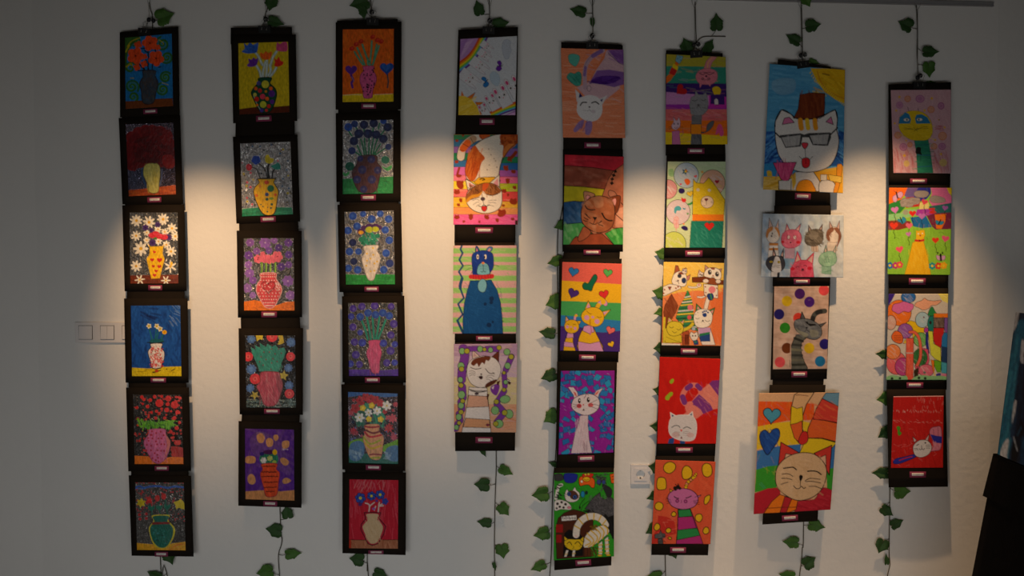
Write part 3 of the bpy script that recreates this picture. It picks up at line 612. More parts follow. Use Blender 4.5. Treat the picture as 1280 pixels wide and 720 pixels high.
    for q in ('160 462 185 455 205 460', '165 490 185 475 205 470', '185 500 200 488 212 482', '262 465 290 458 315 460', '262 478 290 474 310 478', '255 490 285 495 300 500'): p.L(q, 2.5, '6a5a50')

@art(4, (560, 298, 5.373), '44 27 448 27 457 690 46 690', '36 48 461 47 458 640 33 640', (243, 672, 110, 34), 'crayon',
     'drawing of a tall dark blue cat on pink and green stripes')
def _(p):
    p.bg('dcaeb0')
    for y in (85, 142, 198, 268, 350, 418, 478, 548, 608):
        p.R(30, y - 18, 470, y + 18, '96cc74')
    p.RS(160, 35, 50, 460, 635, 78, 26, 5, 'a8d888 88c060', .35, 15); p.RS(120, 35, 50, 460, 640, 10, 50, 4, 'e8b8bc d09498', .4, 10)
    for q in ('95 50 85 75 100 100 78 145 102 185 75 225 100 270 78 320 108 400 70 440 100 510 65 550 105 632',): p.L(q, 12, '1f4c7c', 0); p.L('96 270 85 310 84 335', 20, '1f4c7c'); p.L('65 550 102 632', 16, '1f4c7c', 0)
    p.P('150 285 290 280 330 350 352 430 362 520 368 640 105 640 100 560 110 440 125 370', '14508e', 3, 0); p.RS(140, 115, 300, 360, 635, 60, 50, 5, '1c5c9c 0f4078 2468a8', .4, 60)
    p.D('250 440 11 292 405 16 290 430 12 275 580 16 300 560 8', '0e2f5c'); p.L('358 550 375 556', 3)
    p.P('185 95 188 55 200 58 212 85 205 110', '1f4a90', 3, 1); p.P('190 90 192 65 202 85', 'd88a88'); p.P('255 85 275 58 298 62 295 80 275 98', '5078b8', 3, 1); p.P('265 85 280 66 288 75 275 92', 'e09890')
    p.P('165 110 190 92 235 82 280 92 302 115 305 190 285 230 270 250 175 250 165 200 160 150', '1a3c98', 3, 1); p.RS(50, 170, 95, 300, 170, 70, 35, 5, '264cac 122c78', .4, 50); p.RS(16, 165, 170, 195, 240, 80, 30, 5, '122c78', .5)
    p.P('200 195 215 172 240 163 268 178 276 205 276 240 200 242', '76b8cc', 3, 1)
    p.E(200, 125, 9, 17, 'ece4dc', 2); p.E(201, 126, 4, 7, '1a1a24'); p.E(251, 125, 9, 17, 'ece4dc', 2); p.E(247, 127, 4, 9, '1a1a24')
    p.E(236, 167, 10, 8, 'e08848'); p.L('236 172 238 215', 3); p.L('220 222 230 228 238 218 248 228 254 220', 3)
    for y in (185, 195, 208): p.L([(208, y), (236, y - 5), (268, y)], 2, '2a4a60')
    p.L('105 185 130 180 155 180', 2.5); p.L('118 220 140 205 158 200', 2.5); p.L('305 180 325 182 340 190', 2.5); p.L('155 240 162 225', 2.5)
    p.L('155 258 225 262 295 255', 30, 'cc3034'); 
    for x in (170, 185, 205, 225, 248, 268, 285): p.L([(x, 245), (x + 3, 272)], 3, '8a1c24', 0)
    p.P('200 315 212 285 235 272 255 290 260 320 248 355 230 362 208 350', '76b4c8', 3, 1)

@art(4, (560, 424, 4.9315), '42 12 420 12 413 688 44 690', '36 30 427 27 420 575 38 573', (222, 622, 105, 38), 'crayon',
     'drawing of a sleepy white cat framed by a purple and green beaded garland')
def _(p):
    p.bg('c2a0c0'); p.B([105, 235, 400, 600], 'b898bc ccb4cc d8cc9c dca888'); p.RS(160, 40, 35, 425, 570, 5, 70, 8, 'd8c0d4 c8a8c0 e0d0b0 d8b8a0', .35, 20)
    p.P('36 395 90 420 100 480 90 575 36 575', 'd89878', sm=0, a=.7); p.RS(40, 260, 420, 425, 560, 0, 60, 6, 'd08050 e0a080', .5)
    p.P('130 295 240 300 252 420 265 575 85 575 105 480 120 390', 'e4e0e0', 3)
    p.P('128 345 243 352 250 415 115 420', 'd8a890', 3, 0); p.P('110 485 255 495 260 545 95 540', 'd8a078', 3, 0)
    p.L('132 310 180 320 240 318', 5); p.L('140 318 190 328 235 320', 4); p.E(177, 336, 12, 7, '4a3c48', 2)
    p.P('262 295 300 275 318 290 300 345 270 330', '7a38a0', 0, 1); p.P('300 262 322 255 310 285 300 280', '4a2018'); p.P('335 240 385 250 380 275 360 270', 'e4dcdc'); p.P('240 335 255 340 245 372 240 370', '4a2018'); p.P('370 255 388 268 380 282 368 275', '3a1a14'); p.P('268 300 285 285 278 310', 'e4dcdc'); p.L('350 238 380 255', 4, '4a2018')
    p.P('152 130 150 65 200 110', 'dcc8c0', 3); p.P('158 110 158 80 180 108', 'c8a0a0'); p.P('270 110 315 70 312 140', '6a3020', 3)
    p.P('117 190 130 145 165 118 220 105 280 115 315 150 325 195 305 250 260 285 195 298 145 275 122 235', 'e2dede', 3, 1)
    p.P('142 150 165 122 220 108 262 112 250 135 235 130 225 155 210 145 190 172 180 150 160 165', '6e3620', 0, 1); p.P('232 280 260 260 300 248 290 270 255 292 232 298', '5a2c1c', 0, 1)
    p.L('140 175 170 185 205 180', 4); p.L('230 182 255 210 285 210', 4); p.L('275 205 285 215', 3)
    p.P('192 230 213 230 210 245 198 245', '3a1a20', 2, 1); p.L('205 215 206 230', 3); p.E(205, 216, 6, 4, '2a1c20'); p.L('180 230 195 238', 2)
    for q in ('130 200 150 195 170 205', '130 215 150 208 170 215', '132 228 150 220 168 224', '235 235 260 235 280 250', '235 245 255 250 268 265', '240 228 265 222 285 230'): p.L(q, 2.2)
    # beads
    V, G, Y = '7a3ca4', '86bc7c', 'b0ac38'
    for q, w in (('95 60 105 110 90 170', 52), ('88 190 85 250', 50), ('88 295 92 360', 46), ('82 385 86 430', 42), ('70 460 75 500', 38), ('60 520 50 550', 34), ('130 62 180 60 210 65', 30), ('240 62 300 62', 34), ('390 110 355 190', 34), ('345 215 350 290', 30), ('345 320 310 375', 34), ('300 400 345 450', 36), ('340 460 300 510', 36)): p.L(q, w + 4, INK); p.L(q, w, V)
    for x, y, r in ((88, 75, 18), (82, 165, 20), (78, 250, 16), (85, 342, 22), (82, 408, 18), (68, 478, 18), (54, 542, 15), (198, 62, 17), (262, 68, 15), (366, 165, 18), (354, 265, 13)): p.E(x, y, r, r * 1.1, G, 3)
    for x, y, rx, ry in ((362, 80, 20, 20), (350, 370, 32, 24), (290, 438, 24, 26), (376, 460, 24, 28), (312, 520, 28, 26)): p.E(x, y, rx, ry, G, 3, -10)
    for x, y, r in ((118, 75, 17), (85, 185, 16), (82, 285, 15), (92, 380, 14), (82, 448, 15), (70, 515, 13), (225, 65, 12), (314, 54, 15), (388, 110, 16), (344, 208, 11), (344, 312, 13), (298, 385, 15), (348, 452, 17), (294, 520, 16)): p.E(x, y, r, r, Y, 3)
    p.E(245, 527, 10, 7, '8a3050', 2); p.L('365 555 405 552', 2, 'b08880')

# ---- fifth strip
@art(5, (695, 45, 4.966), '42 58 415 58 413 695 45 695', '30 75 418 85 430 633 43 630', (227, 678, 102, 36), 'crayon',
     'orange drawing of a white-headed cat diving beside two teal balloons', top='32 38 408 53')
def _(p):
    p.bg('ec8c64'); p.RS(170, 35, 80, 425, 628, 4, 90, 7, 'f2a682 e06c40 f6bea0 e47c50', .45, 8); p.RS(40, 40, 300, 425, 480, 3, 90, 7, 'f0b090 e89878', .4, 8)
    p.P('315 90 425 85 430 190 390 330 290 410 240 420 180 370 130 320 200 290 260 180', 'd2acb6')
    p.RS(40, 200, 120, 410, 400, 25, 80, 7, 'dcbac2 c49ab0', .4)
    p.P('320 88 425 85 425 180 385 165', '8a5aa4'); p.RS(20, 330, 95, 420, 160, 35, 60, 7, '9c70b4 744494', .5); p.L('322 105 385 165 422 182', 3, '4a3060')
    p.P('255 215 330 210 420 225 420 300 360 318 280 300 205 292', '8458a0'); p.P('215 280 280 250 380 250 395 268 340 295 270 300', '4a1c7c', sm=1); p.RS(20, 220, 255, 380, 295, -5, 60, 8, '3a1068 5a2c90', .6)
    p.P('310 90 260 180 215 260 210 290 250 210 300 140', 'e47c50')
    p.L('290 92 230 125 190 175 178 240 182 320', 26, 'c0a0b0'); p.L('280 95 230 125', 26, '8a68a8'); p.L('185 195 178 245', 14, '8a68a8'); p.L('275 90 215 130 180 185 168 250', 2, '6a5068'); p.E(205, 325, 12, 18, 'd4b4bc', 2)
    p.P('80 120 110 112 145 125 145 155 122 190 90 170 80 150', '5cb4a2', 2, 1, '2a6a5c'); p.P('72 245 90 228 115 235 140 222 158 240 155 300 125 310 85 280 70 262', '44a08e', 2, 1, '2a6a5c')
    p.RS(20, 85, 240, 150, 295, 50, 40, 6, '247868 50a890', .5)
    p.P('130 410 120 330 175 385', 'dcd6d8'); p.P('142 384 148 350 166 376', '1f2464'); p.P('255 400 320 365 285 430', 'dcd6d8'); p.P('264 402 292 388 284 408', '1f2464')
    p.P('130 450 140 400 180 372 225 368 270 390 288 440 280 490 250 522 205 530 160 510 135 480', 'e2dfe0', 0, 1)
    p.L('152 430 165 412 190 412', 7); p.L('222 415 245 408 265 422', 7); p.E(208, 440, 6, 5, '3a3038'); p.L('195 465 208 458 218 468', 2); p.L('165 460 190 462', 1.5, '8a8088'); p.E(232, 468, 14, 10, 'cfc4ca')
    p.P('145 530 175 520 165 555 125 595 110 580', '9a7ab0', 0, 1); p.P('188 535 222 530 222 580 205 612 182 600', '9a7ab0', 0, 1); p.RS(12, 120, 535, 215, 600, 100, 40, 5, '7a589c b898c8', .5)

@art(5, (695, 185, 5.2555), '45 -18 440 -18 440 682 42 682', '58 43 445 57 440 635 47 635', (237, 686, 112, 34), 'wash',
     'watercolour of a brown cat with closed eyes on broad colour bands')
def _(p):
    p.bg('b06a52')
    p.P('50 40 450 50 445 110 375 150 240 130 50 115', 'cc2c3c'); p.P('50 115 240 130 375 150 320 270 180 262 50 248', '9a4e3a', 4, 0); p.P('48 248 180 255 325 272 310 320 180 350 48 360', 'cfc024', 4)
    p.P('46 358 120 348 190 355 175 490 46 500', '2f5c8e', 4); p.P('45 500 170 490 240 560 130 580 85 640 45 640', '4aa058', 4); p.P('320 560 380 530 445 515 445 640 385 640', '3a9c44', 4)
    p.P('445 105 450 520 380 525 300 480 300 320 345 200 375 155', 'b86e52', 4); p.P('400 400 450 385 445 520 385 522', 'd89a80')
    for q in ('388 155', '378 180', '368 205', '366 232'): 
        x, y = p.pts(q)[0]; p.FL(x, y, 12, INK, None, 4, x); p.E(x, y, 6, 6, INK)
    p.RS(30, 60, 140, 320, 250, 15, 60, 18, '8a402c b87058 a85c48', .4); p.RS(14, 60, 60, 380, 115, 0, 80, 14, 'd84450 b82030', .4); p.RS(12, 55, 370, 160, 480, 50, 50, 18, '5a80ac 244c78', .4)
    p.RS(14, 50, 510, 150, 620, 70, 60, 16, '88c088 389048', .4); p.RS(12, 350, 540, 440, 620, 60, 40, 16, '78c070 2a8030', .4)
    p.P('85 640 120 590 200 565 300 560 385 640', '94462c', 4, 0); p.P('145 590 165 545 185 515 230 550 200 590 155 612', 'a0583c', 4, 1)
    p.L('425 360 445 380', 5); p.L('385 430 440 478', 5)
    p.P('345 310 345 285 355 278 385 290 400 320 380 345', 'b87860', 4, 1); p.P('350 330 415 312 420 345 410 400 390 430 370 390', '7c3c20', 4, 1); p.P('368 345 390 332 392 360 380 380', 'e09a98', 0, 1)
    p.P('195 355 182 290 215 288 255 305 240 330', 'c08868', 4, 1); p.P('202 345 200 312 225 318', 'd89090', 3, 1)
    p.P('165 430 180 370 230 325 290 315 345 330 380 375 385 440 370 510 330 545 270 555 215 530 175 490', 'a4603e', 5, 1)
    p.RS(26, 190, 340, 370, 530, 40, 50, 22, 'b8785a 8a4c30 c08a6c 985438', .35, 60); p.P('250 325 300 320 310 380 260 390', 'bc8a6a', sm=1, a=.5)
    p.L('192 378 205 398 230 406 255 404', 7); p.L('302 428 320 460 345 475 368 476', 9)
    p.P('242 452 268 455 256 475', INK, 3); p.L('255 472 246 495 238 500', 4); p.L('222 490 245 500 262 498 272 490', 4)
    for q in ('195 435 210 450 225 462', '185 455 200 465 212 470', '180 472 195 480 205 480', '190 430 205 440', '300 480 285 490 275 495', '308 512 295 505 280 502', '296 478 290 486'): p.L(q, 5)

@art(5, (692, 318, 5.2555), '36 28 448 28 425 708 30 708', '57 50 450 62 435 640 42 632', (222, 678, 110, 38), 'crayon',
     'drawing of two yellow cats, big and small, under hearts on rainbow stripes')
def _(p):
    p.B([(172, 198), (305, 320), (398, 437), (468, 508), 700], 'e4665a ecb820 46a85e 2a7ec0 4a2c84')
    p.L('40 500 150 475 260 505 330 510 445 490', 3, '3a2070', 1)
    p.P('262 505 330 512 445 495 445 650 262 650', '4a2c84'); p.P('262 470 300 465 440 455 440 500 330 512 262 508', '2a7ec0')
    for x, y, r, c, t in ((132, 115, 34, '2a7cc4', 12), (355, 122, 30, '58b45c', 8), (130, 255, 36, '4a2c84', 22), (330, 262, 32, 'dc3034', -12), (372, 497, 30, 'ea7070', 18), (377, 588, 22, 'f0c020', -25)): p.H(x, y, r, c, t, 3)
    p.P('190 205 205 185 228 190 262 138 282 138 284 165 262 205 248 240 225 235 200 230', '0f6a4c', 4, 1)
    Y, K = 'eab81c', 'd89ccc'
    p.L('275 370 300 325 330 312 340 325', 30, INK); p.L('275 370 300 325 330 312 340 325', 26, K); p.L('285 350 295 332', 26, Y); p.E(325, 312, 17, 17, Y); p.E(302, 285, 10, 10, Y)
    p.P('190 605 165 640 155 600 168 540 200 470 255 460 285 530 322 600 328 640', Y, 4, 0)
    p.P('200 470 255 460 268 508 245 515 235 520 190 500', K, 3); p.P('160 570 240 585 302 570 330 640 165 640', K, 3); p.L('240 455 248 500 240 525', 8, 'c87898')
    p.P('205 362 228 303 252 360', Y, 3); p.P('215 350 230 320 242 350', K); p.P('320 375 375 362 330 415', Y, 3); p.P('325 380 358 372 330 400', K)
    p.P('182 400 200 370 240 348 290 352 325 385 330 425 310 460 270 475 225 460 190 435', Y, 3, 1)
    p.L('218 372 235 388 248 390', 3, '5a3c10'); p.L('285 408 300 415 315 408', 3, '5a3c10'); p.E(218, 415, 16, 16, K); p.E(285, 440, 16, 16, K); p.E(257, 412, 10, 8, K); p.L('240 430 240 460', 7, 'c08010')
    p.L('140 435 142 410 150 398', 18, INK); p.L('140 435 142 410 150 398', 15, K); p.E(148, 402, 10, 9, Y)
    p.P('65 640 70 590 92 515 130 510 128 570 148 640', Y, 3); p.P('92 515 130 510 132 545 85 548', K, 2); p.P('72 572 130 580 138 610 68 602', K, 2)
    p.P('78 445 82 402 108 438', Y, 3); p.P('85 435 88 415 98 435', K); p.P('140 438 182 435 165 468', Y, 3)
    p.P('72 470 85 440 120 428 155 440 168 475 155 505 120 518 85 505', Y, 3, 1); p.L('92 455 105 460', 3, '5a3c10'); p.L('128 460 145 458', 3, '5a3c10'); p.E(92, 475, 10, 10, K); p.E(142, 485, 10, 10, K); p.E(116, 476, 6, 5, K); p.L('116 482 116 498', 4, 'c08010')

@art(5, (688, 452, 5.3333), '44 -24 445 -14 425 692 40 692', '70 62 428 60 420 606 54 620', (238, 647, 110, 40), 'crayon',
     'drawing of a long-necked white cat on a purple and blue mosaic')
def _(p):
    p.bg('94209c')
    rr = p.rnd
    for j in range(15):
        for i in range(10):
            if rr.random() < (.72 if (i + j) % 2 else .45):
                x, y = 68 + i * 40 + rr.uniform(-10, 10), 66 + j * 39 + rr.uniform(-9, 9)
                a = rr.uniform(-.7, .7); w, h = rr.uniform(18, 28), rr.uniform(14, 22)
                q = []
                for sx, sy in ((-1, -1), (1, -1), (1, 1), (-1, 1)):
                    u, v = sx * w * rr.uniform(.65, 1.2), sy * h * rr.uniform(.65, 1.2)
                    q.append((x + u * math.cos(a) - v * math.sin(a), y + u * math.sin(a) + v * math.cos(a)))
                p.P(q, rr.choice(('1f6ab4', '2a7cc4', '2474bc', '2a98cc')), 2.5, 0, '3a1470')
    p.RS(120, 60, 65, 425, 605, 80, 30, 4, 'a83cb0 7a1488 b848b8', .4, 30); p.RS(50, 60, 65, 425, 605, 60, 20, 3, '8ac8e0 d090d0', .5, 40)
    p.P('200 360 252 355 250 420 258 520 278 606 138 610 160 500 185 420', 'd8c8d4', 3, 0, '5a3c60'); p.RS(80, 165, 390, 250, 600, 92, 60, 4, 'e4d4de c0a4b8 d8b8c8', .6, 8); p.RS(10, 215, 540, 250, 590, 90, 40, 5, '8a7080', .4)
    p.P('160 255 155 225 118 170 155 172 180 205 190 240', 'dccfd8', 3, 0, '5a3c60'); p.P('165 228 152 198 170 208 178 232', 'd86a60')
    p.P('285 230 305 195 352 175 325 215 318 240', 'dccfd8', 3, 0, '5a3c60'); p.P('290 225 312 200 325 195 312 220', 'd86a60')
    p.P('142 285 160 245 210 222 260 215 310 235 328 275 315 320 275 350 225 358 170 335 145 310', 'dcd2da', 4, 1, '4a3050')
    p.L('225 245 238 222 240 200', 4, '6a3060'); p.L('240 215 255 225', 3, '6a3060')
    p.E(194, 262, 9, 17, INK); p.E(196, 258, 4, 6, 'e8e4e8'); p.E(253, 255, 10, 17, INK); p.E(256, 250, 4, 6, 'e8e4e8')
    p.E(192, 296, 17, 15, 'd85058'); p.E(268, 290, 18, 14, 'dc6468'); p.E(220, 288, 5, 5, 'c04050'); p.P('215 325 222 315 228 325', '5a1020', 2)
    for q in ('150 285 175 288 200 290', '152 300 180 296 200 296', '160 312 185 302 202 300', '258 285 285 268 312 255', '258 292 290 285 325 295', '255 298 285 305 318 320'): p.L(q, 2.6, '3a2c3c')

@art(5, (685, 582, 5.3333), '42 14 440 14 422 665 42 698', '42 50 440 46 440 605 38 632', (235, 648, 105, 38), 'crayon',
     'drawing of a striped cat arching over a small yellow cat on bright green')
def _(p):
    p.bg('2f9a24'); p.RS(120, 45, 50, 440, 600, 60, 40, 7, '3aac2c 268420', .4, 50)
    p.P('440 280 440 500 380 400 350 340 250 310 230 300', '141414')
    p.P('45 62 90 58 105 90 75 105 45 95', '3c3c40', 3, 1); p.P('108 60 150 52 195 62 190 100 160 118 115 110', '1f2c9c', 3, 1)
    p.P('208 85 240 70 285 75 310 100 308 145 290 148 270 130 240 132 212 135', 'ee6418', 4, 1); p.P('232 58 300 55 290 80 240 85', 'd82c20', 3, 1); p.E(256, 92, 24, 16, 'f0c420', 3); p.E(225, 108, 8, 9, 'f4ece0', 2); p.E(250, 62, 8, 7, 'f0d040', 2); p.E(270, 60, 8, 7, 'f0d040', 2); p.L('240 92 255 98 272 92', 3)
    p.RS(50, 315, 60, 385, 130, 60, 25, 6, '2c2c30 4c4c50', .9, 90); p.E(338, 110, 14, 16, '3a4a90', 2); p.E(370, 112, 12, 14, '3a4a90', 2)
    p.P('410 60 445 52 445 122 420 118', 'ee6418', 4); p.L('425 75 440 72', 4); p.L('425 95 442 92', 4)
    # black white patched cat
    p.L('55 220 62 180 72 140 92 130', 20, 'e4e0dc'); p.RS(14, 55, 130, 90, 220, 20, 14, 8, '1c1818', .95)
    p.P('45 240 80 228 125 240 155 270 150 295 90 292 48 300', 'e4e0dc', 3, 1); p.D('65 255 9 92 245 8 118 258 9 80 275 8 60 285 7 105 280 8', '2c1c1a'); p.E(142, 280, 12, 8, 'e08098', 2)
    p.P('112 200 120 170 130 160 140 175 165 165 180 145 190 165 210 185 208 220 185 240 150 245 122 232', 'e0dcd8', 3, 1); p.P('140 172 168 168 190 180 205 210 180 230 150 215', '5a3628', 0, 1); p.E(142, 190, 13, 14, '3a60a8', 3); p.E(180, 210, 14, 14, '3a60a8', 3); p.E(142, 190, 5, 8, INK); p.E(180, 210, 5, 8, INK)
    for q in ('100 180 125 195', '98 200 122 205', '205 200 225 195', '205 215 228 218', '120 225 105 240'): p.L(q, 2.5)
    p.E(232, 192, 14, 22, '1f8ab8', 3); p.E(256, 182, 10, 14, '1a2c30'); p.L('212 290 215 260 245 220', 4); p.L('220 300 235 265 275 235', 4); p.E(212, 280, 6, 12, INK)
    # grey cat
    p.P('245 290 280 240 310 205 345 180 352 215 385 228 400 200 430 220 442 250 442 330 400 345 350 330 300 300', '4a4a4e', 4, 0); p.RS(160, 270, 205, 440, 325, 60, 20, 4, '5c5c62 36363a 6a6a70', .6, 80)
    p.P('360 130 400 140 425 165 418 205 395 210 380 180', '2c2c30', 3, 1); p.P('350 180 380 130 352 160', '4a4a4e'); p.L('380 330 415 380 432 480', 14, '1a1a1a')
    # brown house
    p.P('60 620 52 420 70 350 110 315 170 292 240 310 300 360 300 480 280 540 290 605', '4e2412', 4, 0); p.P('100 605 110 450 140 425 200 440 235 480 235 600', '0f0d0d')
    p.R(55, 392, 100, 445, 'a01c18'); p.R(58, 460, 92, 512, 'a01c18'); p.R(40, 400, 52, 620, '2f9a24')
    p.P('92 340 190 330 192 362 92 370', 'e8e4e0', 2, 0)
    for k in range(9): x = 98 + k * 10.3; p.L([(x, 352 + (k % 3) * 3), (x + 2, 340 + (k % 2) * 5), (x + 6, 358 - (k % 2) * 3)], 2.6, INK, 0)
    # striped cat
    p.L('188 460 195 410 225 365 270 340 320 340 360 362 382 395', 50, INK); p.L('188 460 195 410 225 365 270 340 320 340 360 362 382 395', 44, 'e2dcd2')
    for x, y, a in ((195, 410, 30), (218, 372, 50), (262, 342, 75), (305, 340, 95), (345, 352, 115), (372, 380, 130)): p.L([(x - 20 * math.cos(math.radians(a)), y - 20 * math.sin(math.radians(a))), (x + 20 * math.cos(math.radians(a)), y + 20 * math.sin(math.radians(a)))], 8, 'dcb428', 0)
    p.P('178 455 205 455 188 478', 'e2dcd2'); p.E(188, 470, 8, 8, 'e8c8c0')
    p.P('240 545 235 500 262 450 310 415 370 395 402 420 405 445 370 480 320 520 275 545', 'e2dcd2', 4, 1)
    for q in ('250 530 285 510 250 480', '268 540 305 500 262 450', '295 535 330 480 285 432', '330 512 350 460 318 420', '362 485 372 440 345 405', '395 455 395 420 370 398'): p.L(q, 8, 'dcb428')
    p.P('335 520 362 500 360 590 335 592', 'e2dcd2', 3); p.P('375 490 400 470 408 590 385 594', 'e2dcd2', 3)
    for y in (530, 555, 578): p.L([(336, y), (361, y - 4)], 7, 'dcb428', 0)
    for y in (500, 528, 556, 582): p.L([(380, y), (405, y - 4)], 7, 'dcb428', 0)
    p.E(345, 597, 16, 7, 'dcb428', 2); p.E(400, 594, 16, 7, 'dcb428', 2)
    p.RS(16, 280, 400, 325, 430, 30, 20, 6, '6a4a10 8a6420', .9, 60); p.RS(24, 275, 545, 330, 600, 60, 20, 7, '5a3a10 3c2a10', .9, 60)
    p.P('110 525 115 490 145 488 180 490 215 488 240 490 235 520 215 555 170 565 130 550', 'e4c01c', 4, 1); p.P('112 500 108 468 135 490', 'e4c01c', 3); p.P('215 490 238 470 236 510', 'e4c01c', 3)
    p.L('128 520 145 508 160 528', 5); p.L('180 520 200 505 220 528', 5); p.L('170 535 172 548 160 552', 3)
    for q in ('112 530 128 535', '112 545 130 542', '228 528 208 535', '228 545 210 542'): p.L(q, 2.5)
    p.P('122 560 140 562 125 608 108 606', 'e2dcd2', 3); p.P('165 562 185 560 178 606 160 606', 'e2dcd2', 3); p.L('115 590 130 588', 5, 'dcb428'); p.L('165 585 182 583', 5, 'dcb428')
    p.R(240, 545, 282, 602, '5a2c14'); p.L('240 545 240 605', 4); p.L('262 545 262 600', 3)

# ---- sixth strip
@art(6, (822, 55, 5.143), '52 58 418 58 437 700 52 700', '57 65 437 83 450 645 50 645', (247, 687, 108, 36), 'crayon',
     'drawing of a grey cat on rainbow stripes with a pink cat upside down above', top='55 40 415 63')
def _(p):
    p.B([(142, 150), (252, 255), (308, 340), (390, 395), (418, 418), (490, 490), (565, 590), 700], 'b0a834 2f8e78 3a1c6c c886c0 9a2ca4 dc6a6c ec7218 ecc81c')
    p.P('50 415 205 393 205 388 50 388', '9a2ca4'); p.RS(120, 55, 75, 440, 635, 3, 70, 7, 'd8c858 50a890 4c2c80 d89ccc e88080 f08428', .18, 10); p.RS(40, 55, 420, 440, 490, 10, 70, 6, 'e89090 c85058', .4)
    p.P('50 225 80 200 105 140 130 95 125 75 160 80 160 100 130 140 115 190 85 235 50 258', 'ea6a18', 0, 0); p.P('92 150 128 170 110 205 75 190', 'c82420'); p.P('105 125 135 150 128 172 95 150', 'e8c81c'); p.P('115 110 125 72 165 80 158 105 140 130', '7ab0c4', 2, 0)
    p.D('130 95 145 85 150 105', '3a6a88', 4); p.P('50 220 75 195 100 210 55 258', 'ea6a18')
    p.P('290 180 312 110 345 80 382 85 350 120 330 180', 'd8868e', 2, 0, '8a5058'); p.L('318 175 325 120 355 88', 6, 'e8a868')
    p.P('245 210 265 175 310 158 355 165 382 190 380 230 350 258 300 262 262 250', 'd87a8a', 2, 1, '8a4858'); p.P('268 245 272 285 290 250', 'd87a8a'); p.P('320 250 335 275 348 252', 'd87a8a')
    p.RS(30, 255, 175, 375, 250, 40, 35, 4, 'e494a0 c0607a', .4)
    p.L('270 190 290 198 310 188 335 198 360 185', 4); p.L('260 185 310 184 365 188', 2); p.E(312, 208, 8, 6, '5a2838'); p.E(290, 225, 8, 7, 'a86070', 2); p.E(328, 225, 8, 7, 'a86070', 2); p.L('300 235 312 228 322 236', 2)
    p.H(152, 297, 38, 'b81c20', -155 + 180 + 25); p.P('350 285 380 272 405 290 402 320 385 340 370 345 358 318', 'e4bc1c', 2, 1, '5a4010'); p.L('385 320 395 345', 10, 'e4bc1c')
    p.P('330 330 442 340 442 412 330 412', 'c02ca4'); p.P('340 325 428 325 428 390 340 385', '3a1c6c'); p.P('365 390 362 360 375 348 388 358 390 390', 'd8c8cc', 2)
    p.P('205 395 215 345 240 330 245 298 262 325 295 325 310 310 318 335 325 380 320 425 290 455 250 462 215 450', '8e8e92', 2, 0, '4a4a50'); p.RS(40, 215, 330, 320, 450, 60, 40, 6, '9c9ca0 7c7c82', .4, 40)
    p.L('222 362 240 366 256 358', 3); p.L('280 358 295 364 308 356', 3); p.E(262, 392, 8, 5, '4a4448'); p.L('250 412 262 398 275 410', 2); p.L('210 412 240 410', 2); p.L('285 410 318 412', 2)
    p.P('218 458 285 458 282 515 218 515', '6c6c70'); p.P('215 515 282 515 280 578 215 578', 'ec8a14', 2); p.P('218 578 282 578 285 645 212 645', '5c5c62'); p.RS(16, 220, 585, 280, 640, 85, 40, 6, '7c7c80 48484c', .5); p.RS(10, 222, 465, 280, 510, 5, 40, 6, '7c7c80', .5)
    p.P('280 565 310 560 318 520 345 495 362 498 352 530 325 558 290 572', '5c6066', 2, 1)
    p.P('372 580 385 525 405 515 422 560 418 588 400 590 395 570', 'e0508c', 0, 1)
    p.P('95 560 95 645 148 645 140 555', 'd074a8', 2, 0, '7a4060'); p.P('90 525 105 500 102 465 118 490 128 490 138 468 148 500 145 530 120 552 98 545', 'd8b8c8', 2, 0, '7a5060'); p.E(108, 512, 4, 6, '3a2c34'); p.E(132, 512, 4, 6, '3a2c34'); p.L('110 535 120 542 128 532', 3, '8a3040'); p.L('150 590 165 575 162 550', 3, '9a5070'); p.L('72 535 92 530', 2); p.L('145 530 165 535', 2); p.L('75 545 92 540', 2)

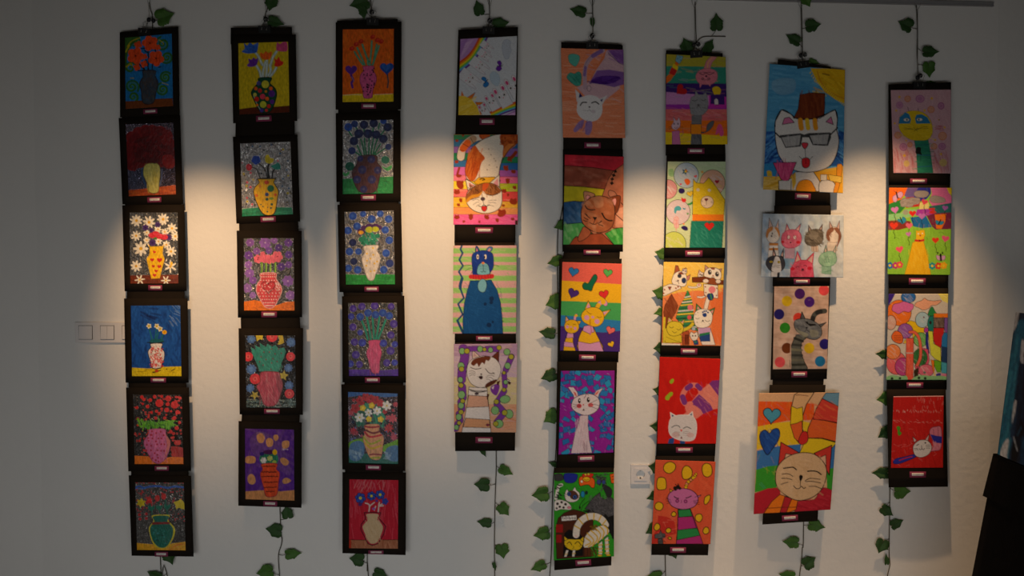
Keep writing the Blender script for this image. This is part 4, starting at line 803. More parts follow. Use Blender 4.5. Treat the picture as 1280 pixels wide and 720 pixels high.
@art(6, (822, 192, 5.333), '60 -28 453 -28 450 695 45 695', '68 53 454 53 450 628 53 628', (242, 667, 115, 42), 'crayon',
     'drawing of a square yellow and green cat beside pastel circles')
def _(p):
    p.bg('c6d8ae'); p.RS(110, 60, 60, 450, 620, 10, 80, 9, 'b0d098 d8e0c0 c0dca8', .4, 30); p.P('75 110 105 105 110 150 80 150', '7cbc78', sm=1, a=.7)
    for x, y, rx, c in ((192, 146, 82, 'b4c8d8'), (70, 238, 62, 'd89a9e'), (138, 390, 80, 'd4c4d0'), (365, 195, 83, 'e0ae92'), (110, 602, 80, 'c4d468')):
        p.E(x, y, rx, rx * 1.03, c, 3); p.RS(24, x - rx * .6, y - rx * .6, x + rx * .6, y + rx * .6, 40, 60, 7, 'e0d8dc ' + c, .35, 20)
    p.S(184, 122, 26, '2a6078', 5, 20, .4); p.P('180 105 200 112 195 130', 'e08a20'); p.E(186, 122, 6, 6, 'e8d040')
    p.S(297, 124, 13, 'e89a30', 4, 20, .4); p.H(253, 153, 11, 'dc5860', -20); p.H(395, 188, 15, 'b01c2c', 0); p.P('178 178 200 168 218 185 212 205 195 210', 'ee6a28', sm=1); p.H(155, 205, 8, 'd8304c')
    p.P('140 245 150 232 175 235 182 255 165 268 145 262', '2a1c60', sm=1); p.H(217, 268, 22, 'e8c838', -15, 2); p.P('160 292 172 300 188 300 190 318 175 325 162 315', 'd82c34', sm=1)
    p.P('115 360 140 348 160 365 150 380 130 380 122 400 112 390', '4aa4b8', sm=1); p.P('165 360 182 365 188 360 185 375 172 372', '3a90b0'); p.P('195 335 215 330 232 318 235 335 215 345 200 342', '3a9448'); p.S(202, 400, 11, '4a9a48', 4, 20, .4)
    for x, y, r in ((125, 435, 16), (122, 458, 16), (128, 480, 16)): p.E(x, y, r, r, 'dcb8bc', 2.5, 0, 'dc8488')
    p.L('125 440 126 515', 3, 'dc8488'); p.E(175, 468, 6, 6, 'ee8040'); p.P('158 490 175 480 198 488 202 508 185 512 165 502', '2a1c60', sm=1)
    p.P('238 170 258 195 305 200 320 185 340 160 370 195 405 245 448 310 440 410 232 405', 'ddc020', 3, 0); p.RS(70, 245, 205, 430, 400, 35, 50, 7, 'e8d040 ccb018', .4, 40)
    p.R(232, 405, 440, 448, 'f08420', 0); p.P('225 448 438 448 428 628 213 628', '1f8070', 2, 0); p.RS(80, 225, 455, 430, 620, 55, 50, 6, '2a9080 14685c 48a090', .4, 30)
    p.H(344, 482, 32, 'd82c24', 0, 2); p.E(269, 242, 11, 10, 'e8e0cc', 2, 0, 'a09060'); p.E(269, 242, 5, 5, 'c8c4a0'); p.E(344, 245, 11, 10, 'e8e0cc', 2, 0, 'a09060'); p.E(345, 245, 5, 5, 'c8c4a0')
    p.E(330, 323, 42, 40, 'ead4bc', 3, 0, '6a5a40'); p.H(324, 307, 11, '8a3040', 0, 2); p.L('324 312 324 342', 3); p.L('305 345 318 350', 2); p.L('290 320 300 322', 2); p.L('292 312 302 316', 2); p.L('365 318 352 322', 2); p.L('370 328 355 330', 2); p.L('445 320 440 400', 2, '5a5a40')

@art(6, (818, 318, 5.5385), '68 -10 485 -10 455 692 40 692', '64 52 484 60 463 634 50 630', (240, 672, 115, 42), 'crayon',
     'drawing of several cats gathered around a decorated Christmas tree')
def _(p):
    p.bg('ee8a52'); p.P('60 45 490 50 480 230 400 260 300 250 200 260 120 275 55 300', 'f2cc5c', sm=0); p.RS(90, 60, 60, 480, 250, 20, 70, 9, 'f8dc80 f0b848 f4d468', .4, 40)
    p.RS(120, 60, 260, 480, 625, 70, 70, 9, 'f09a68 e87840 f0a880', .4, 30); p.P('390 330 480 240 465 634 400 600', 'ea6a30', a=.6)
    p.P('120 275 165 355 150 400 130 430 80 515 65 400 75 350', '8a4426', 3); p.RS(30, 75, 310, 155, 430, 65, 50, 7, '7a3418 a05a38', .5)
    # tree
    p.P('230 250 240 268 262 330 270 420 285 470 300 530 200 500 150 440 170 370 200 320', '3a8a58', 3)
    for y, x0, x1, c in ((290, 212, 248, 'dce0dc'), (305, 205, 255, 'e8c83a'), (325, 195, 258, 'e0dcd8'), (345, 185, 262, 'e8cc40'), (365, 175, 266, '2a6a48'), (385, 168, 268, 'd8d8d8'), (408, 160, 272, 'f0d040'), (435, 155, 275, '1f5c40'), (460, 175, 285, 'e4cc48'), (482, 195, 292, '2a8050'), (500, 205, 298, 'd0d4d8')): p.L([(x0, y + 8), (x1, y)], 9, c, 0); p.L([(x0, y + 14), (x1, y + 6)], 2, INK, 0)
    p.E(248, 368, 18, 20, 'e07888'); p.E(242, 435, 14, 16, 'e05a60'); p.E(272, 515, 14, 10, 'a8c4d8', 2); p.S(230, 258, 12, '3a9a50', 5)
    # cat upper left
    p.P('62 290 60 225 110 205 170 215 190 235 130 260 80 285', 'f2e8dc', 3, 0); p.P('95 225 120 225 108 250', '9a4028', 2); p.D('72 245 66 270 165 225 150 235', '9a4028', 6)
    p.P('125 175 140 125 148 78 165 80 175 110 172 135', 'a85a3c', 3); p.P('215 160 250 140 240 175 225 185', 'd08880', 3)
    p.P('122 180 140 135 180 118 215 135 225 170 220 210 195 225 150 212 128 205', 'f4ece0', 3, 1); p.E(175, 150, 13, 14, '3a3a48', 2); p.E(205, 182, 15, 19, '2c3c6c', 2); p.E(165, 182, 6, 5, '5a2820'); p.L('150 185 165 190 170 205', 3); p.P('165 130 195 122 205 138 185 140', '8a4228', sm=1)
    p.P('190 125 198 98 212 105 225 98 225 130 205 138', 'e8d8d0', 3); p.E(202, 112, 5, 5, '3a4a80'); p.E(215, 118, 5, 5, '3a4a80'); p.P('205 100 215 105 220 92', 'c87848', 2)
    # cat upper right
    p.P('348 120 350 75 380 100', 'c89890', 3); p.P('440 105 465 100 455 140', 'c89890', 3); p.P('342 140 360 105 400 92 445 105 462 140 450 178 405 185 360 175', 'f4ece0', 3, 1); p.P('385 95 420 92 415 108 395 106', '9a5a3c')
    p.E(382, 125, 12, 16, '3a3a44', 2); p.E(386, 120, 4, 5, 'e8e4e0'); p.E(432, 138, 12, 16, '3a3a44', 2); p.E(436, 132, 4, 5, 'e8e4e0'); p.E(405, 148, 6, 4, 'b86a60'); p.L('395 158 405 152 414 160', 2)
    p.P('300 150 308 108 325 125 340 128 335 165 310 178', 'e8dcd4', 3); p.E(316, 140, 5, 6, INK); p.E(328, 145, 5, 6, INK); p.P('305 115 315 122 308 130', 'b05a48')
    p.P('262 160 345 155 395 168 440 178 480 182 478 210 400 212 340 195 262 195', '7a3818', 3); p.P('360 200 378 172 405 162 425 180 432 212', '96502c', 3, 1); p.E(355, 185, 20, 14, 'f0e4d8', 2); p.E(440, 188, 18, 14, 'f0e4d8', 2)
    p.P('340 205 438 215 438 305 345 290', 'f2e8dc', 3); p.E(398, 245, 24, 24, 'ea8a94'); p.D('352 225 430 235 355 265 428 285 350 285', '9a4028', 5); p.E(308, 215, 16, 14, 'f0e0d8', 2); p.E(308, 212, 5, 6, 'd04858')
    p.L('238 225 262 230 295 228', 14, INK); p.L('238 225 262 230 295 228', 10, 'f0e8e0'); p.L('300 295 325 298 345 292', 14, INK); p.L('300 295 325 298 345 292', 10, 'f0e8e0')
    p.L('378 285 365 330 352 385', 30, INK); p.L('378 285 365 330 352 385', 25, 'f2e8dc'); p.P('365 280 395 270 408 290 400 315 378 315 368 300', '26408c', 3, 1); p.L('388 278 395 310', 10, '3a8a50')
    # cat right lower
    p.P('285 395 290 340 325 375', '3a8a4c', 3); p.P('295 380 300 358 314 376', 'e89aa0'); p.P('380 385 418 368 400 430', '3a8a4c', 3); p.P('386 395 408 382 398 415', 'e89aa0')
    p.P('300 510 385 508 402 560 420 625 330 625 305 560', 'f0e4dc', 3); p.P('305 505 385 505 388 540 310 560', 'c8a0d0'); p.P('310 555 382 540 385 600 318 600', '28488c', 2); p.P('312 548 382 535 383 550 312 565', '2a8050')
    p.P('272 430 285 395 320 378 370 382 398 410 398 455 378 495 330 508 290 498 274 465', 'f4ece0', 3, 1); p.P('332 412 355 405 362 420 355 432 338 430', '20408a', sm=1); p.D('335 400 345 393 358 392 370 402', '20408a', 6)
    p.L('285 440 298 446 310 440', 3); p.L('350 455 368 465 385 455', 3); p.E(335, 458, 6, 5, '3a2c30'); p.L('325 470 335 462 345 472', 2); p.D('285 415 300 402 295 470 380 480', 'b0a8a0', 4)
    p.P('245 560 255 535 275 545 295 535 302 575 270 598', 'e8e0d8', 3, 1); p.E(265, 562, 5, 5, INK); p.E(284, 562, 5, 5, INK); p.P('268 595 300 592 305 622 275 625', '28488c', 2); p.E(285, 605, 9, 6, '3a8a50')
    p.R(195, 530, 240, 625, 'b05430', 3); p.R(212, 555, 236, 620, '7a3418', 2); p.L('195 575 240 575', 2)
    # yellow cat
    p.P('60 525 90 500 190 560 190 610 60 612', 'dcc834', 3, 0); p.L('195 525 240 505 265 480', 26, INK); p.L('195 525 240 505 265 480', 21, 'dcc834'); p.L('68 520 70 470 72 440', 16, 'dcc834')
    p.P('90 480 100 432 128 460', 'dcc834', 3); p.P('98 465 103 442 118 458', 'e09aa8'); p.P('180 470 212 445 200 490', 'dcc834', 3); p.P('186 468 205 455 198 475', 'e09aa8')
    p.P('85 510 100 475 140 462 185 475 202 510 190 545 150 562 105 555', 'e0cc38', 3, 1); p.L('105 500 120 508 135 500', 3); p.L('155 515 170 522 185 512', 3); p.L('125 530 140 542 155 535', 3); p.L('85 570 130 590 180 605', 2)
    p.D('75 600 88 612', '6a3010', 4); p.P('50 612 180 618 180 634 50 630', 'f0e8dc')

@art(6, (814, 440, 5.333), '58 -22 462 -22 425 690 32 690', '57 33 462 45 432 612 40 612', (221, 653, 112, 36), 'crayon',
     'bright red drawing of a white cat with a pink and purple striped tail')
def _(p):
    p.bg('cc1c14'); p.RS(80, 50, 40, 450, 600, 85, 110, 22, 'd42418 bc160f c41a12', .35, 25)
    p.P('235 400 225 370 250 352 330 255 385 212 455 195 450 375 400 385 340 415 300 445 210 420', 'e08074')
    p.P('385 212 405 192 455 188 452 300 425 265', '7c3484'); p.P('250 352 318 282 360 315 395 350 410 385 345 412 330 385 290 355', '7c3484'); p.P('340 250 385 212 428 268 450 310 450 375 412 382 390 345 340 300 320 282', 'e08478')
    p.RS(50, 230, 210, 450, 420, 45, 50, 6, 'ec9a8c d0706a 8c4898', .25, 30)
    p.L('330 265 318 235 285 222 245 235 215 275 210 320 235 350 262 345', 34, 'e07c74')
    for q in ('235 225 248 252', '292 212 300 238', '200 275 228 282', '195 305 245 325', '255 330 250 362'): pass
    p.L('262 226 240 242', 34, '7c3484', 0); p.L('308 226 325 244', 32, '7c3484', 0); p.L('210 300 222 335', 36, '7c3484', 0)
    p.P('125 195 140 180 152 182 150 200 138 212 126 208', '98b424', sm=1); p.P('96 300 112 282 128 268 145 270 142 290 128 300 118 320 98 318', '98b424', sm=1)
    p.P('112 608 120 578 150 568 155 590 148 612', '2a4a8c', sm=0); p.P('190 592 215 585 228 600 222 614 195 614', '2a4a8c', sm=0)
    p.P('135 455 128 402 180 432', 'd8d4d8', 3, 0, 'f0e8e8'); p.P('140 438 138 415 162 430', '2a4c80'); p.P('240 425 275 395 282 440', 'd8d4d8', 3, 0, 'f0e8e8'); p.P('256 422 272 405 270 430', '2a4c80')
    p.P('118 500 128 448 160 425 215 418 270 425 298 460 302 520 285 580 230 592 160 575 125 545', 'd4d0d4', 3, 1, 'e8e4e8')
    p.E(165, 550, 26, 18, 'd0a0a0', a=.6); p.E(262, 552, 24, 16, 'd0a0a0', a=.6)
    p.L('138 502 158 490 180 490 192 502', 5, '3a4a4c'); p.L('215 508 238 498 265 510', 5, '3a4a4c'); p.P('192 516 210 516 201 532', 'd85048'); p.P('196 575 202 562 208 575', '901820', 2)
    for q in ('145 540 165 530 190 535', '150 550 170 542 190 545', '155 560 175 553 192 552', '215 532 238 528 260 535', '212 542 238 540 262 548', '215 552 235 552 255 560'): p.L(q, 2.2, '8a8488')

@art(6, (808, 568, 5.4545), '62 10 467 10 420 688 33 686', '62 37 472 50 436 612 35 610', (216, 652, 108, 38), 'crayon',
     'coral drawing of a frowning pink cat with a green and magenta striped body')
def _(p):
    p.bg('dc5a38'); p.RS(80, 50, 45, 450, 600, 80, 100, 20, 'e46844 d04e2c d85030', .35, 40)
    p.P('80 415 140 425 190 450 205 540 140 555 90 600 40 610 40 560 80 500', 'c02020', sm=0, a=.8); p.RS(12, 80, 420, 200, 590, 10, 50, 4, 'e88068', .5, 60)
    Y = 'e2b41a'
    for q in ('118 100 128 68 165 52 198 72 195 105 165 130 135 125', '242 120 258 85 285 82 310 110 308 150 280 170 250 165', '378 105 385 75 410 62 440 80 445 130 420 155 390 145', '72 215 80 165 110 158 132 172 136 230 110 242 82 240', '60 345 82 325 110 335 115 360 95 382 65 372', '170 408 185 390 202 400 200 418 180 422', '332 425 345 408 372 408 380 435 362 460 338 450', '392 320 400 290 432 278 430 310 410 338 395 338', '385 515 400 495 420 500 425 528 405 542 388 535', '55 490 72 468 92 480 92 505 70 518 55 508', '132 518 148 500 168 508 165 528 145 535', '148 570 158 560 172 568 165 580'):
        p.P(q, Y, 5, 1)
    p.L('268 228 280 195 305 172 332 150', 22, INK); p.L('268 228 280 195 305 172 332 150', 17, Y); 
    for x, y in ((275, 200), (302, 175)): p.E(x, y, 9, 8, 'e8906a', 2)
    for a, b in (('258 212', '282 220'), ('268 190', '292 202'), ('285 172', '302 190'), ('302 160', '318 176')): p.L(a + ' ' + b, 3)
    p.E(338, 136, 8, 9, Y, 3); p.E(330, 145, 8, 8, Y, 3)
    p.P('215 375 300 372 330 450 385 608 203 610 212 500', 'b02c78', 4, 0); p.P('216 378 298 373 312 420 222 428', '2a8c48', 4); p.P('212 510 345 502 365 550 208 582', '2a8c48', 4); p.P('215 428 315 422 340 500 214 515', 'b02c78', 4)
    p.P('165 275 160 235 190 255', Y, 4); p.P('330 285 372 278 345 305', 'c06aa0', 3)
    p.P('148 310 155 270 195 242 245 233 300 242 340 272 352 310 330 352 280 372 225 372 175 352', 'c66ca4', 5, 1)
    p.D('195 230 12 215 222 14 228 232 10 200 240 9', INK); p.L('198 205 202 208', 6); p.L('215 202 220 206', 6)
    p.L('190 288 205 298 220 300', 6); p.L('270 298 290 292 305 284', 6); p.E(211, 317, 11, 11, '9a2c78', 3); p.E(267, 320, 11, 11, '9a2c78', 3); p.E(211, 317, 4, 4, 'c66ca4'); p.E(267, 320, 4, 4, 'c66ca4'); p.L('238 312 240 325 235 330', 3)
    for q in ('138 300 165 310', '136 318 168 320', '140 335 170 328', '135 310 140 290', '355 312 320 318', '358 328 322 325', '360 342 325 332', '330 292 372 275'): p.L(q, 3)
    p.P('80 575 112 570 115 612 82 614', '4a4a4c', 3); p.P('58 545 92 535 98 512 106 535 130 540 128 562 100 572 60 570', '58585a', 3); p.RS(16, 62, 540, 125, 608, 10, 24, 4, '2a2a2c 7a7a7c', .6, 60)

# ---- seventh strip
@art(7, (945, 70, 3.789), '100 60 350 75 352 715 90 712', '65 37 422 65 412 650 33 632', (222, 665, 75, 30), 'crayon',
     'large drawing of a white cat in sunglasses and brown hat at the seaside', top='103 15 355 50')
def _(p):
    p.bg('54a0cc'); p.RS(120, 40, 45, 420, 350, 5, 90, 9, '66b0d6 3c8cc0 78bce0 4896c6', .45, 10); p.P('80 120 130 105 185 115 180 170 120 185 80 160', 'a8b4bc', sm=1, a=.25)
    p.P('40 358 230 350 415 360 412 520 38 520', '2458a4'); p.RS(90, 40, 365, 120, 510, -25, 50, 7, '3c7cc4 163c80 5aa0d8', .7, 30); p.RS(40, 370, 365, 415, 510, 30, 50, 7, '3c7cc4 163c80 5aa0d8', .7, 20)
    p.P('36 512 110 500 110 570 36 580', '2f88c0'); p.P('36 570 120 568 412 520 412 655 30 640', 'ecb83a'); p.RS(40, 36, 575, 130, 635, -10, 60, 6, 'f4d078 d09a28', .5); p.P('55 568 52 545 62 540 75 545 78 568', 'e0b430')
    p.P('258 60 425 60 422 228 375 208 320 165 285 115', 'eab818'); p.RS(40, 290, 70, 420, 190, 35, 60, 9, 'f0c828 d8a410', .5); p.L('290 75 310 130 355 175 420 205', 6, 'd8941c'); p.L('315 85 345 92', 5, '8a5a14')
    for k in range(22): t = k / 21; x, y = 262 + 158 * t, 75 + 150 * t ** .8; p.L([(x, y), (x - 7, y + 9)], 4, 'f0cc38', 0)
    p.P('270 540 330 548 400 530 408 650 290 650', 'e8a82a')
    p.P('165 580 185 548 270 545 300 590 310 640 108 632 110 590', 'ded8d2', 3, 0); p.P('168 570 188 550 190 600 175 635', 'e8b83a'); p.P('195 640 200 600 225 585 255 588 272 610 278 642', 'f0961c', 2, 1)
    p.P('300 600 330 585 370 600 375 650 305 650', 'ded8d2', 3, 1); p.P('382 520 395 510 408 520 400 580 385 640 365 645 380 580', 'e8962a', 2, 1); p.R(305, 560, 335, 588, 'e0d8c8', 2); p.P('340 560 405 570 402 600 350 590', 'ecc450', 2)
    # head
    p.P('92 360 92 310 122 255 165 275 195 300 290 295 330 275 375 255 385 300 380 350 392 400 380 470 350 520 290 545 215 548 150 520 110 470 98 410', 'dedad6', 4, 0); p.P('92 370 100 330 180 300 300 295 375 330 390 400 378 470 345 522 280 546 215 548 155 525 112 475', 'dedad6', sm=1)
    p.L('92 370 95 420 112 475 155 525 215 548 285 545 345 522 378 470 392 400 380 350', 3.5); p.L('92 370 92 310 122 255 165 275 182 296', 4); p.L('300 296 335 275 372 256 385 290 380 350', 4)
    p.P('125 325 135 295 158 290 182 315', 'd878a4', 3); p.P('330 312 355 288 365 325', 'd878a4', 3)
    p.P('180 292 200 250 208 185 255 175 325 178 325 240 322 275 290 298 240 300', '7a3418', 3, 0); p.RS(40, 205, 185, 320, 290, 85, 60, 8, '8a4220 642810', .5)
    p.L('178 292 240 302 320 280', 5)
    for x, w, c in ((212, 24, 'ea9a20'), (244, 20, 'ecc030'), (280, 22, 'ea9a20')): p.L([(x - 2, 305), (x, 325), (x + 3, 342)], w, c)
    p.P('112 375 210 366 228 372 250 365 352 362 355 385 340 425 268 422 250 385 220 385 212 428 140 435', '3a3a3c', 0, 0); p.P('122 386 212 374 205 422 142 430', 'b0aeac'); p.P('255 377 345 370 335 418 272 416', 'b0aeac'); p.RS(16, 135, 385, 200, 420, 80, 25, 5, 'c4c2c0 98969a', .5); p.RS(16, 270, 380, 335, 410, 80, 25, 5, 'c4c2c0 98969a', .5)
    p.L('95 365 115 385', 6); p.L('352 372 385 340', 6)
    p.P('216 415 230 410 246 414 240 432 228 438', 'dc3c4c', 3, 1); p.L('232 438 235 478', 2.5); p.L('205 475 222 488 236 480 252 490 268 475', 2.5); p.P('218 490 230 482 245 482 255 495 252 520 235 530 220 520', 'dc2830', 3, 1); p.L('235 490 236 510', 3, '8a1018')
    p.P('82 505 192 502 172 550 155 588 135 592 118 582', 'd84a80', 3, 0); p.RS(24, 95, 505, 180, 580, 85, 50, 4, 'e8709c b83060', .5, 20); p.P('110 590 165 590 165 630 108 630', 'ded8d2'); p.L('108 590 110 632', 3); p.L('168 590 166 636', 3)

@art(7, (945, 258, 7.2), '165 -8 675 -8 668 690 150 690', '62 65 790 78 786 640 45 635', (412, 677, 145, 48), 'wash',
     'wide watercolour of seven small cats on pale blue')
def _(p):
    p.bg('b8c8d8'); p.RS(60, 50, 70, 480, 640, 85, 120, 30, '88a8cc b8c8d4 98b0cc', .35, 30); p.RS(60, 450, 75, 790, 640, 85, 120, 40, 'd0d8dc c0d0d8 d8dcdc', .4, 30); p.P('600 70 790 75 786 640 560 640', 'ccd4d8', a=.4)
    p.RS(40, 60, 400, 400, 640, 70, 90, 30, '5c8cc0 7ca4cc', .3, 40)
    def ear(q, c, i): p.P(q, c, 4, 0, '4a3a44'); p.P(i, 'd8b4ac')
    # white orange cat
    p.P('120 330 200 330 208 480 108 480', 'dcdcdc', 3, 0, '6a6470'); p.R(122, 332, 202, 352, 'c08040'); p.R(118, 375, 200, 394, 'c08040'); ear('112 200 122 105 155 185', 'd0c0b8', '120 185 125 130 145 185'); ear('180 185 205 120 205 215', 'd0c4bc', '186 185 200 145 200 195')
    p.P('90 260 105 205 150 182 195 195 215 240 205 300 160 330 115 315', 'dcd8d4', 3, 1, '6a6068'); p.P('92 260 108 205 150 184 150 215 120 240 105 285', 'c4844a', 0, 1); p.P('168 190 200 200 215 240 212 280 195 235', 'c4844a', 0, 1); p.E(148, 245, 5, 10, '2a2428'); p.E(142, 268, 7, 8, '2a2428'); p.L('165 235 180 225', 2); p.L('165 260 190 275', 2, '6a6068'); p.L('165 275 185 292', 2, '6a6068')
    # pink cat with cheeks
    p.P('260 370 350 370 345 470 262 465', 'c0a0b8', 3, 0, '7a6a80'); p.P('255 470 345 470 350 560 250 560', '6a98bc', a=.7); ear('262 230 278 155 305 215', 'c86a84', '272 220 282 180 295 215'); ear('350 215 405 155 385 235', 'c86a84', '360 215 392 180 378 225')
    p.P('228 305 240 250 280 218 335 208 385 225 410 275 400 335 350 370 285 375 240 350', 'd86a88', 4, 1, '7a3048'); p.RS(60, 245, 225, 400, 360, 50, 50, 9, 'e48aa0 c8506e', .35, 50)
    p.E(242, 320, 14, 12, 'c82434'); p.E(380, 323, 18, 14, 'c82434'); p.E(295, 278, 12, 18, 'e4c8cc', 2, 10); p.E(350, 280, 14, 18, 'e4c8cc', 2, 10); p.E(312, 325, 8, 6, '3a1c24'); p.L('285 260 278 300', 3, '7a3048'); p.L('340 255 365 300', 3, '7a3048')
    # grey tabby
    p.P('495 355 560 355 560 410 500 405', 'c8b4a8', 2, 0, '8a7a70'); p.L('515 355 518 405', 6, 'a08470'); p.L('540 355 542 408', 6, 'a08470'); ear('468 250 472 170 505 220', '6a6058', '478 240 480 190 498 222'); ear('560 215 598 160 590 245', '6a6058', '568 215 590 185 582 228')
    p.P('438 300 450 250 490 215 540 205 585 220 605 265 590 325 540 355 490 355 450 335', '70685e', 4, 1, '3a342e'); p.RS(90, 450, 215, 595, 345, 30, 60, 8, '4c443c 8a8274 5c5448', .5, 40); p.P('475 255 520 235 560 240 545 290 500 300', '8c8478', 0, 1, a=.6); p.L('480 290 500 305 520 300', 4)
    # brown fringe
    p.P('640 320 725 320 728 400 640 400', 'd8ccc0', 2, 0, '6a5a54'); ear('658 215 660 135 690 190', 'b89890', '665 205 666 160 682 192'); ear('725 190 750 130 750 215', 'b89890', '732 195 746 155 744 205')
    p.P('630 270 640 220 680 190 725 190 755 225 765 270 745 315 690 325 645 310', 'dcd0c4', 3, 1, '6a5048'); p.P('632 270 640 215 685 190 700 215 660 260 665 310 645 305', '8a5a44', 0, 1); p.P('700 195 740 200 765 270 750 320 725 370 735 310 740 260 715 225', '8a5a44', 0, 1); p.RS(20, 640, 215, 680, 290, 70, 30, 5, 'a87860 6c4030', .5); p.L('712 235 722 230', 3)
    # green
    p.P('590 530 675 530 675 610 590 600', '8ab8a0', 2, 0, '6a9880'); p.RS(20, 590, 540, 670, 605, 0, 50, 8, '6a9c84 a4ccb4', .5); ear('605 420 628 345 640 410', '6a9c88', '615 410 628 370 634 408'); ear('690 410 720 345 715 430', '8ab0a0', '698 410 714 368 710 415')
    p.P('562 480 580 435 630 408 690 408 718 440 722 490 690 530 630 540 580 520', '94c0a4', 4, 1, '4a7a64'); p.RS(40, 575, 425, 710, 520, 60, 50, 8, '74a888 b0d4bc', .4, 50); p.L('610 490 640 450 655 500', 3, '4a7a64'); p.L('620 445 628 465', 3, '4a7a64'); p.L('610 500 660 500', 3, '4a7a64')
    # black and white
    p.P('140 575 212 575 210 640 135 640', 'd4d4d8', 3); p.P('195 590 215 580 212 640 190 640', '2a2c34'); ear('148 470 158 365 182 440', '2c2c34', '156 450 160 400 174 438'); ear('222 445 250 375 250 470', '2c2c34', '228 440 244 405 242 450')
    p.P('92 520 105 470 150 445 220 448 255 480 262 530 240 570 190 590 130 575', '3c3e48', 4, 1); p.P('142 570 165 480 180 450 210 460 225 520 225 580 185 592', 'd8d8dc', 0, 1); p.E(138, 497, 15, 10, 'd8c040', 2); p.E(138, 497, 4, 7, INK); p.E(207, 500, 12, 11, 'd8c040', 2); p.E(207, 500, 4, 7, INK); p.L('150 540 180 535', 2.5); p.L('185 535 220 532', 3); p.L('185 548 218 550', 3); p.L('148 548 175 548', 2.5)
    # big pink
    p.P('345 510 372 400 410 490', 'd8506c', 4, 0, '7a2838'); p.P('355 500 374 430 400 490', 'd8b0a8'); p.P('450 485 522 410 508 530', 'd8506c', 4, 0, '7a2838'); p.P('462 490 510 440 500 520', 'd8b4ac')
    p.P('308 640 312 560 345 505 400 482 460 482 508 515 522 640', 'd85070', 4, 0, '8a2c44'); p.RS(60, 315, 500, 515, 630, 60, 50, 9, 'e47890 c8405e', .35, 60); p.E(330, 560, 20, 15, 'c8203a'); p.E(482, 555, 20, 15, 'c8203a')
    p.L('360 548 375 538 388 545', 4); p.L('428 535 442 528 458 538', 4); p.E(420, 566, 12, 9, '3a2030'); p.L('405 575 420 580 435 572', 3)

@art(7, (952, 345, 4.9655), '72 10 425 10 405 640 55 645', '78 66 418 64 407 577 70 580', (234, 611, 98, 36), 'wash',
     'drawing of a grey striped cat with coloured polka dots on beige')
def _(p):
    p.bg('cfae9c'); p.RS(140, 75, 70, 415, 575, 3, 90, 9, 'd8bcac c09c88 dcc4b4', .4, 6)
    for x, y, c in ((237, 112, '4a1c6c'), (296, 162, '4a1c80'), (385, 90, 'dc4a50'), (158, 157, 'dcb81c'), (110, 238, '241c70'), (146, 322, '2a8420'), (228, 262, 'dc4030'), (158, 447, '6a3414'), (295, 447, 'dcb820'), (390, 422, '281c78'), (115, 533, 'e0545c'), (362, 528, '1c74a8')): p.E(x, y, 32, 33, c); p.E(x - 5, y + 8, 18, 15, c, 0, 0, INK, .5)
    p.RS(24, 90, 130, 390, 540, 0, 14, 5, '1a1a30 e8c8a0', .15)
    p.L('312 285 325 245 350 225 390 218', 30, INK); p.L('312 285 325 245 350 225 390 218', 26, '4a4c48'); p.L('345 228 365 222', 27, '2c2c2c'); p.L('312 280 318 262', 27, '2c2c2c')
    p.P('185 580 182 480 190 420 220 365 262 372 275 385 250 410 245 460 260 520 282 580', '5c5e58', 4, 1)
    for q, c in (('205 385 255 405', '2c2e2c'), ('192 425 245 430', '3a3c38'), ('186 455 248 460', '787864'), ('184 490 250 492', '3c3e3a'), ('184 520 258 520', '6a6a5c'), ('185 550 268 548', '34362f')): p.L(q, 15, c)
    p.P('185 582 183 420 178 420 178 582', 'cfae9c')
    p.P('238 275 250 222 275 275', '54565a', 4); p.P('345 305 400 288 365 320', '54565a', 4)
    p.P('202 295 215 272 250 265 300 270 350 298 372 335 368 370 335 394 285 385 230 350 208 325', '6c7076', 4, 1); p.RS(50, 215, 280, 360, 380, 30, 45, 8, '84888c 4e5258 787c80', .45, 40); p.P('210 320 240 340 290 360 270 380 230 350', 'a0a088', sm=1, a=.6); p.P('300 335 345 340 350 370 310 380', 'a0a088', sm=1, a=.5)
    p.P('272 285 285 282 290 295 330 298 340 305 300 312', '14141a'); p.L('275 285 290 300 325 305', 5); p.P('272 315 288 318 278 332', '1a1a20'); p.L('268 345 278 335 300 350', 3)

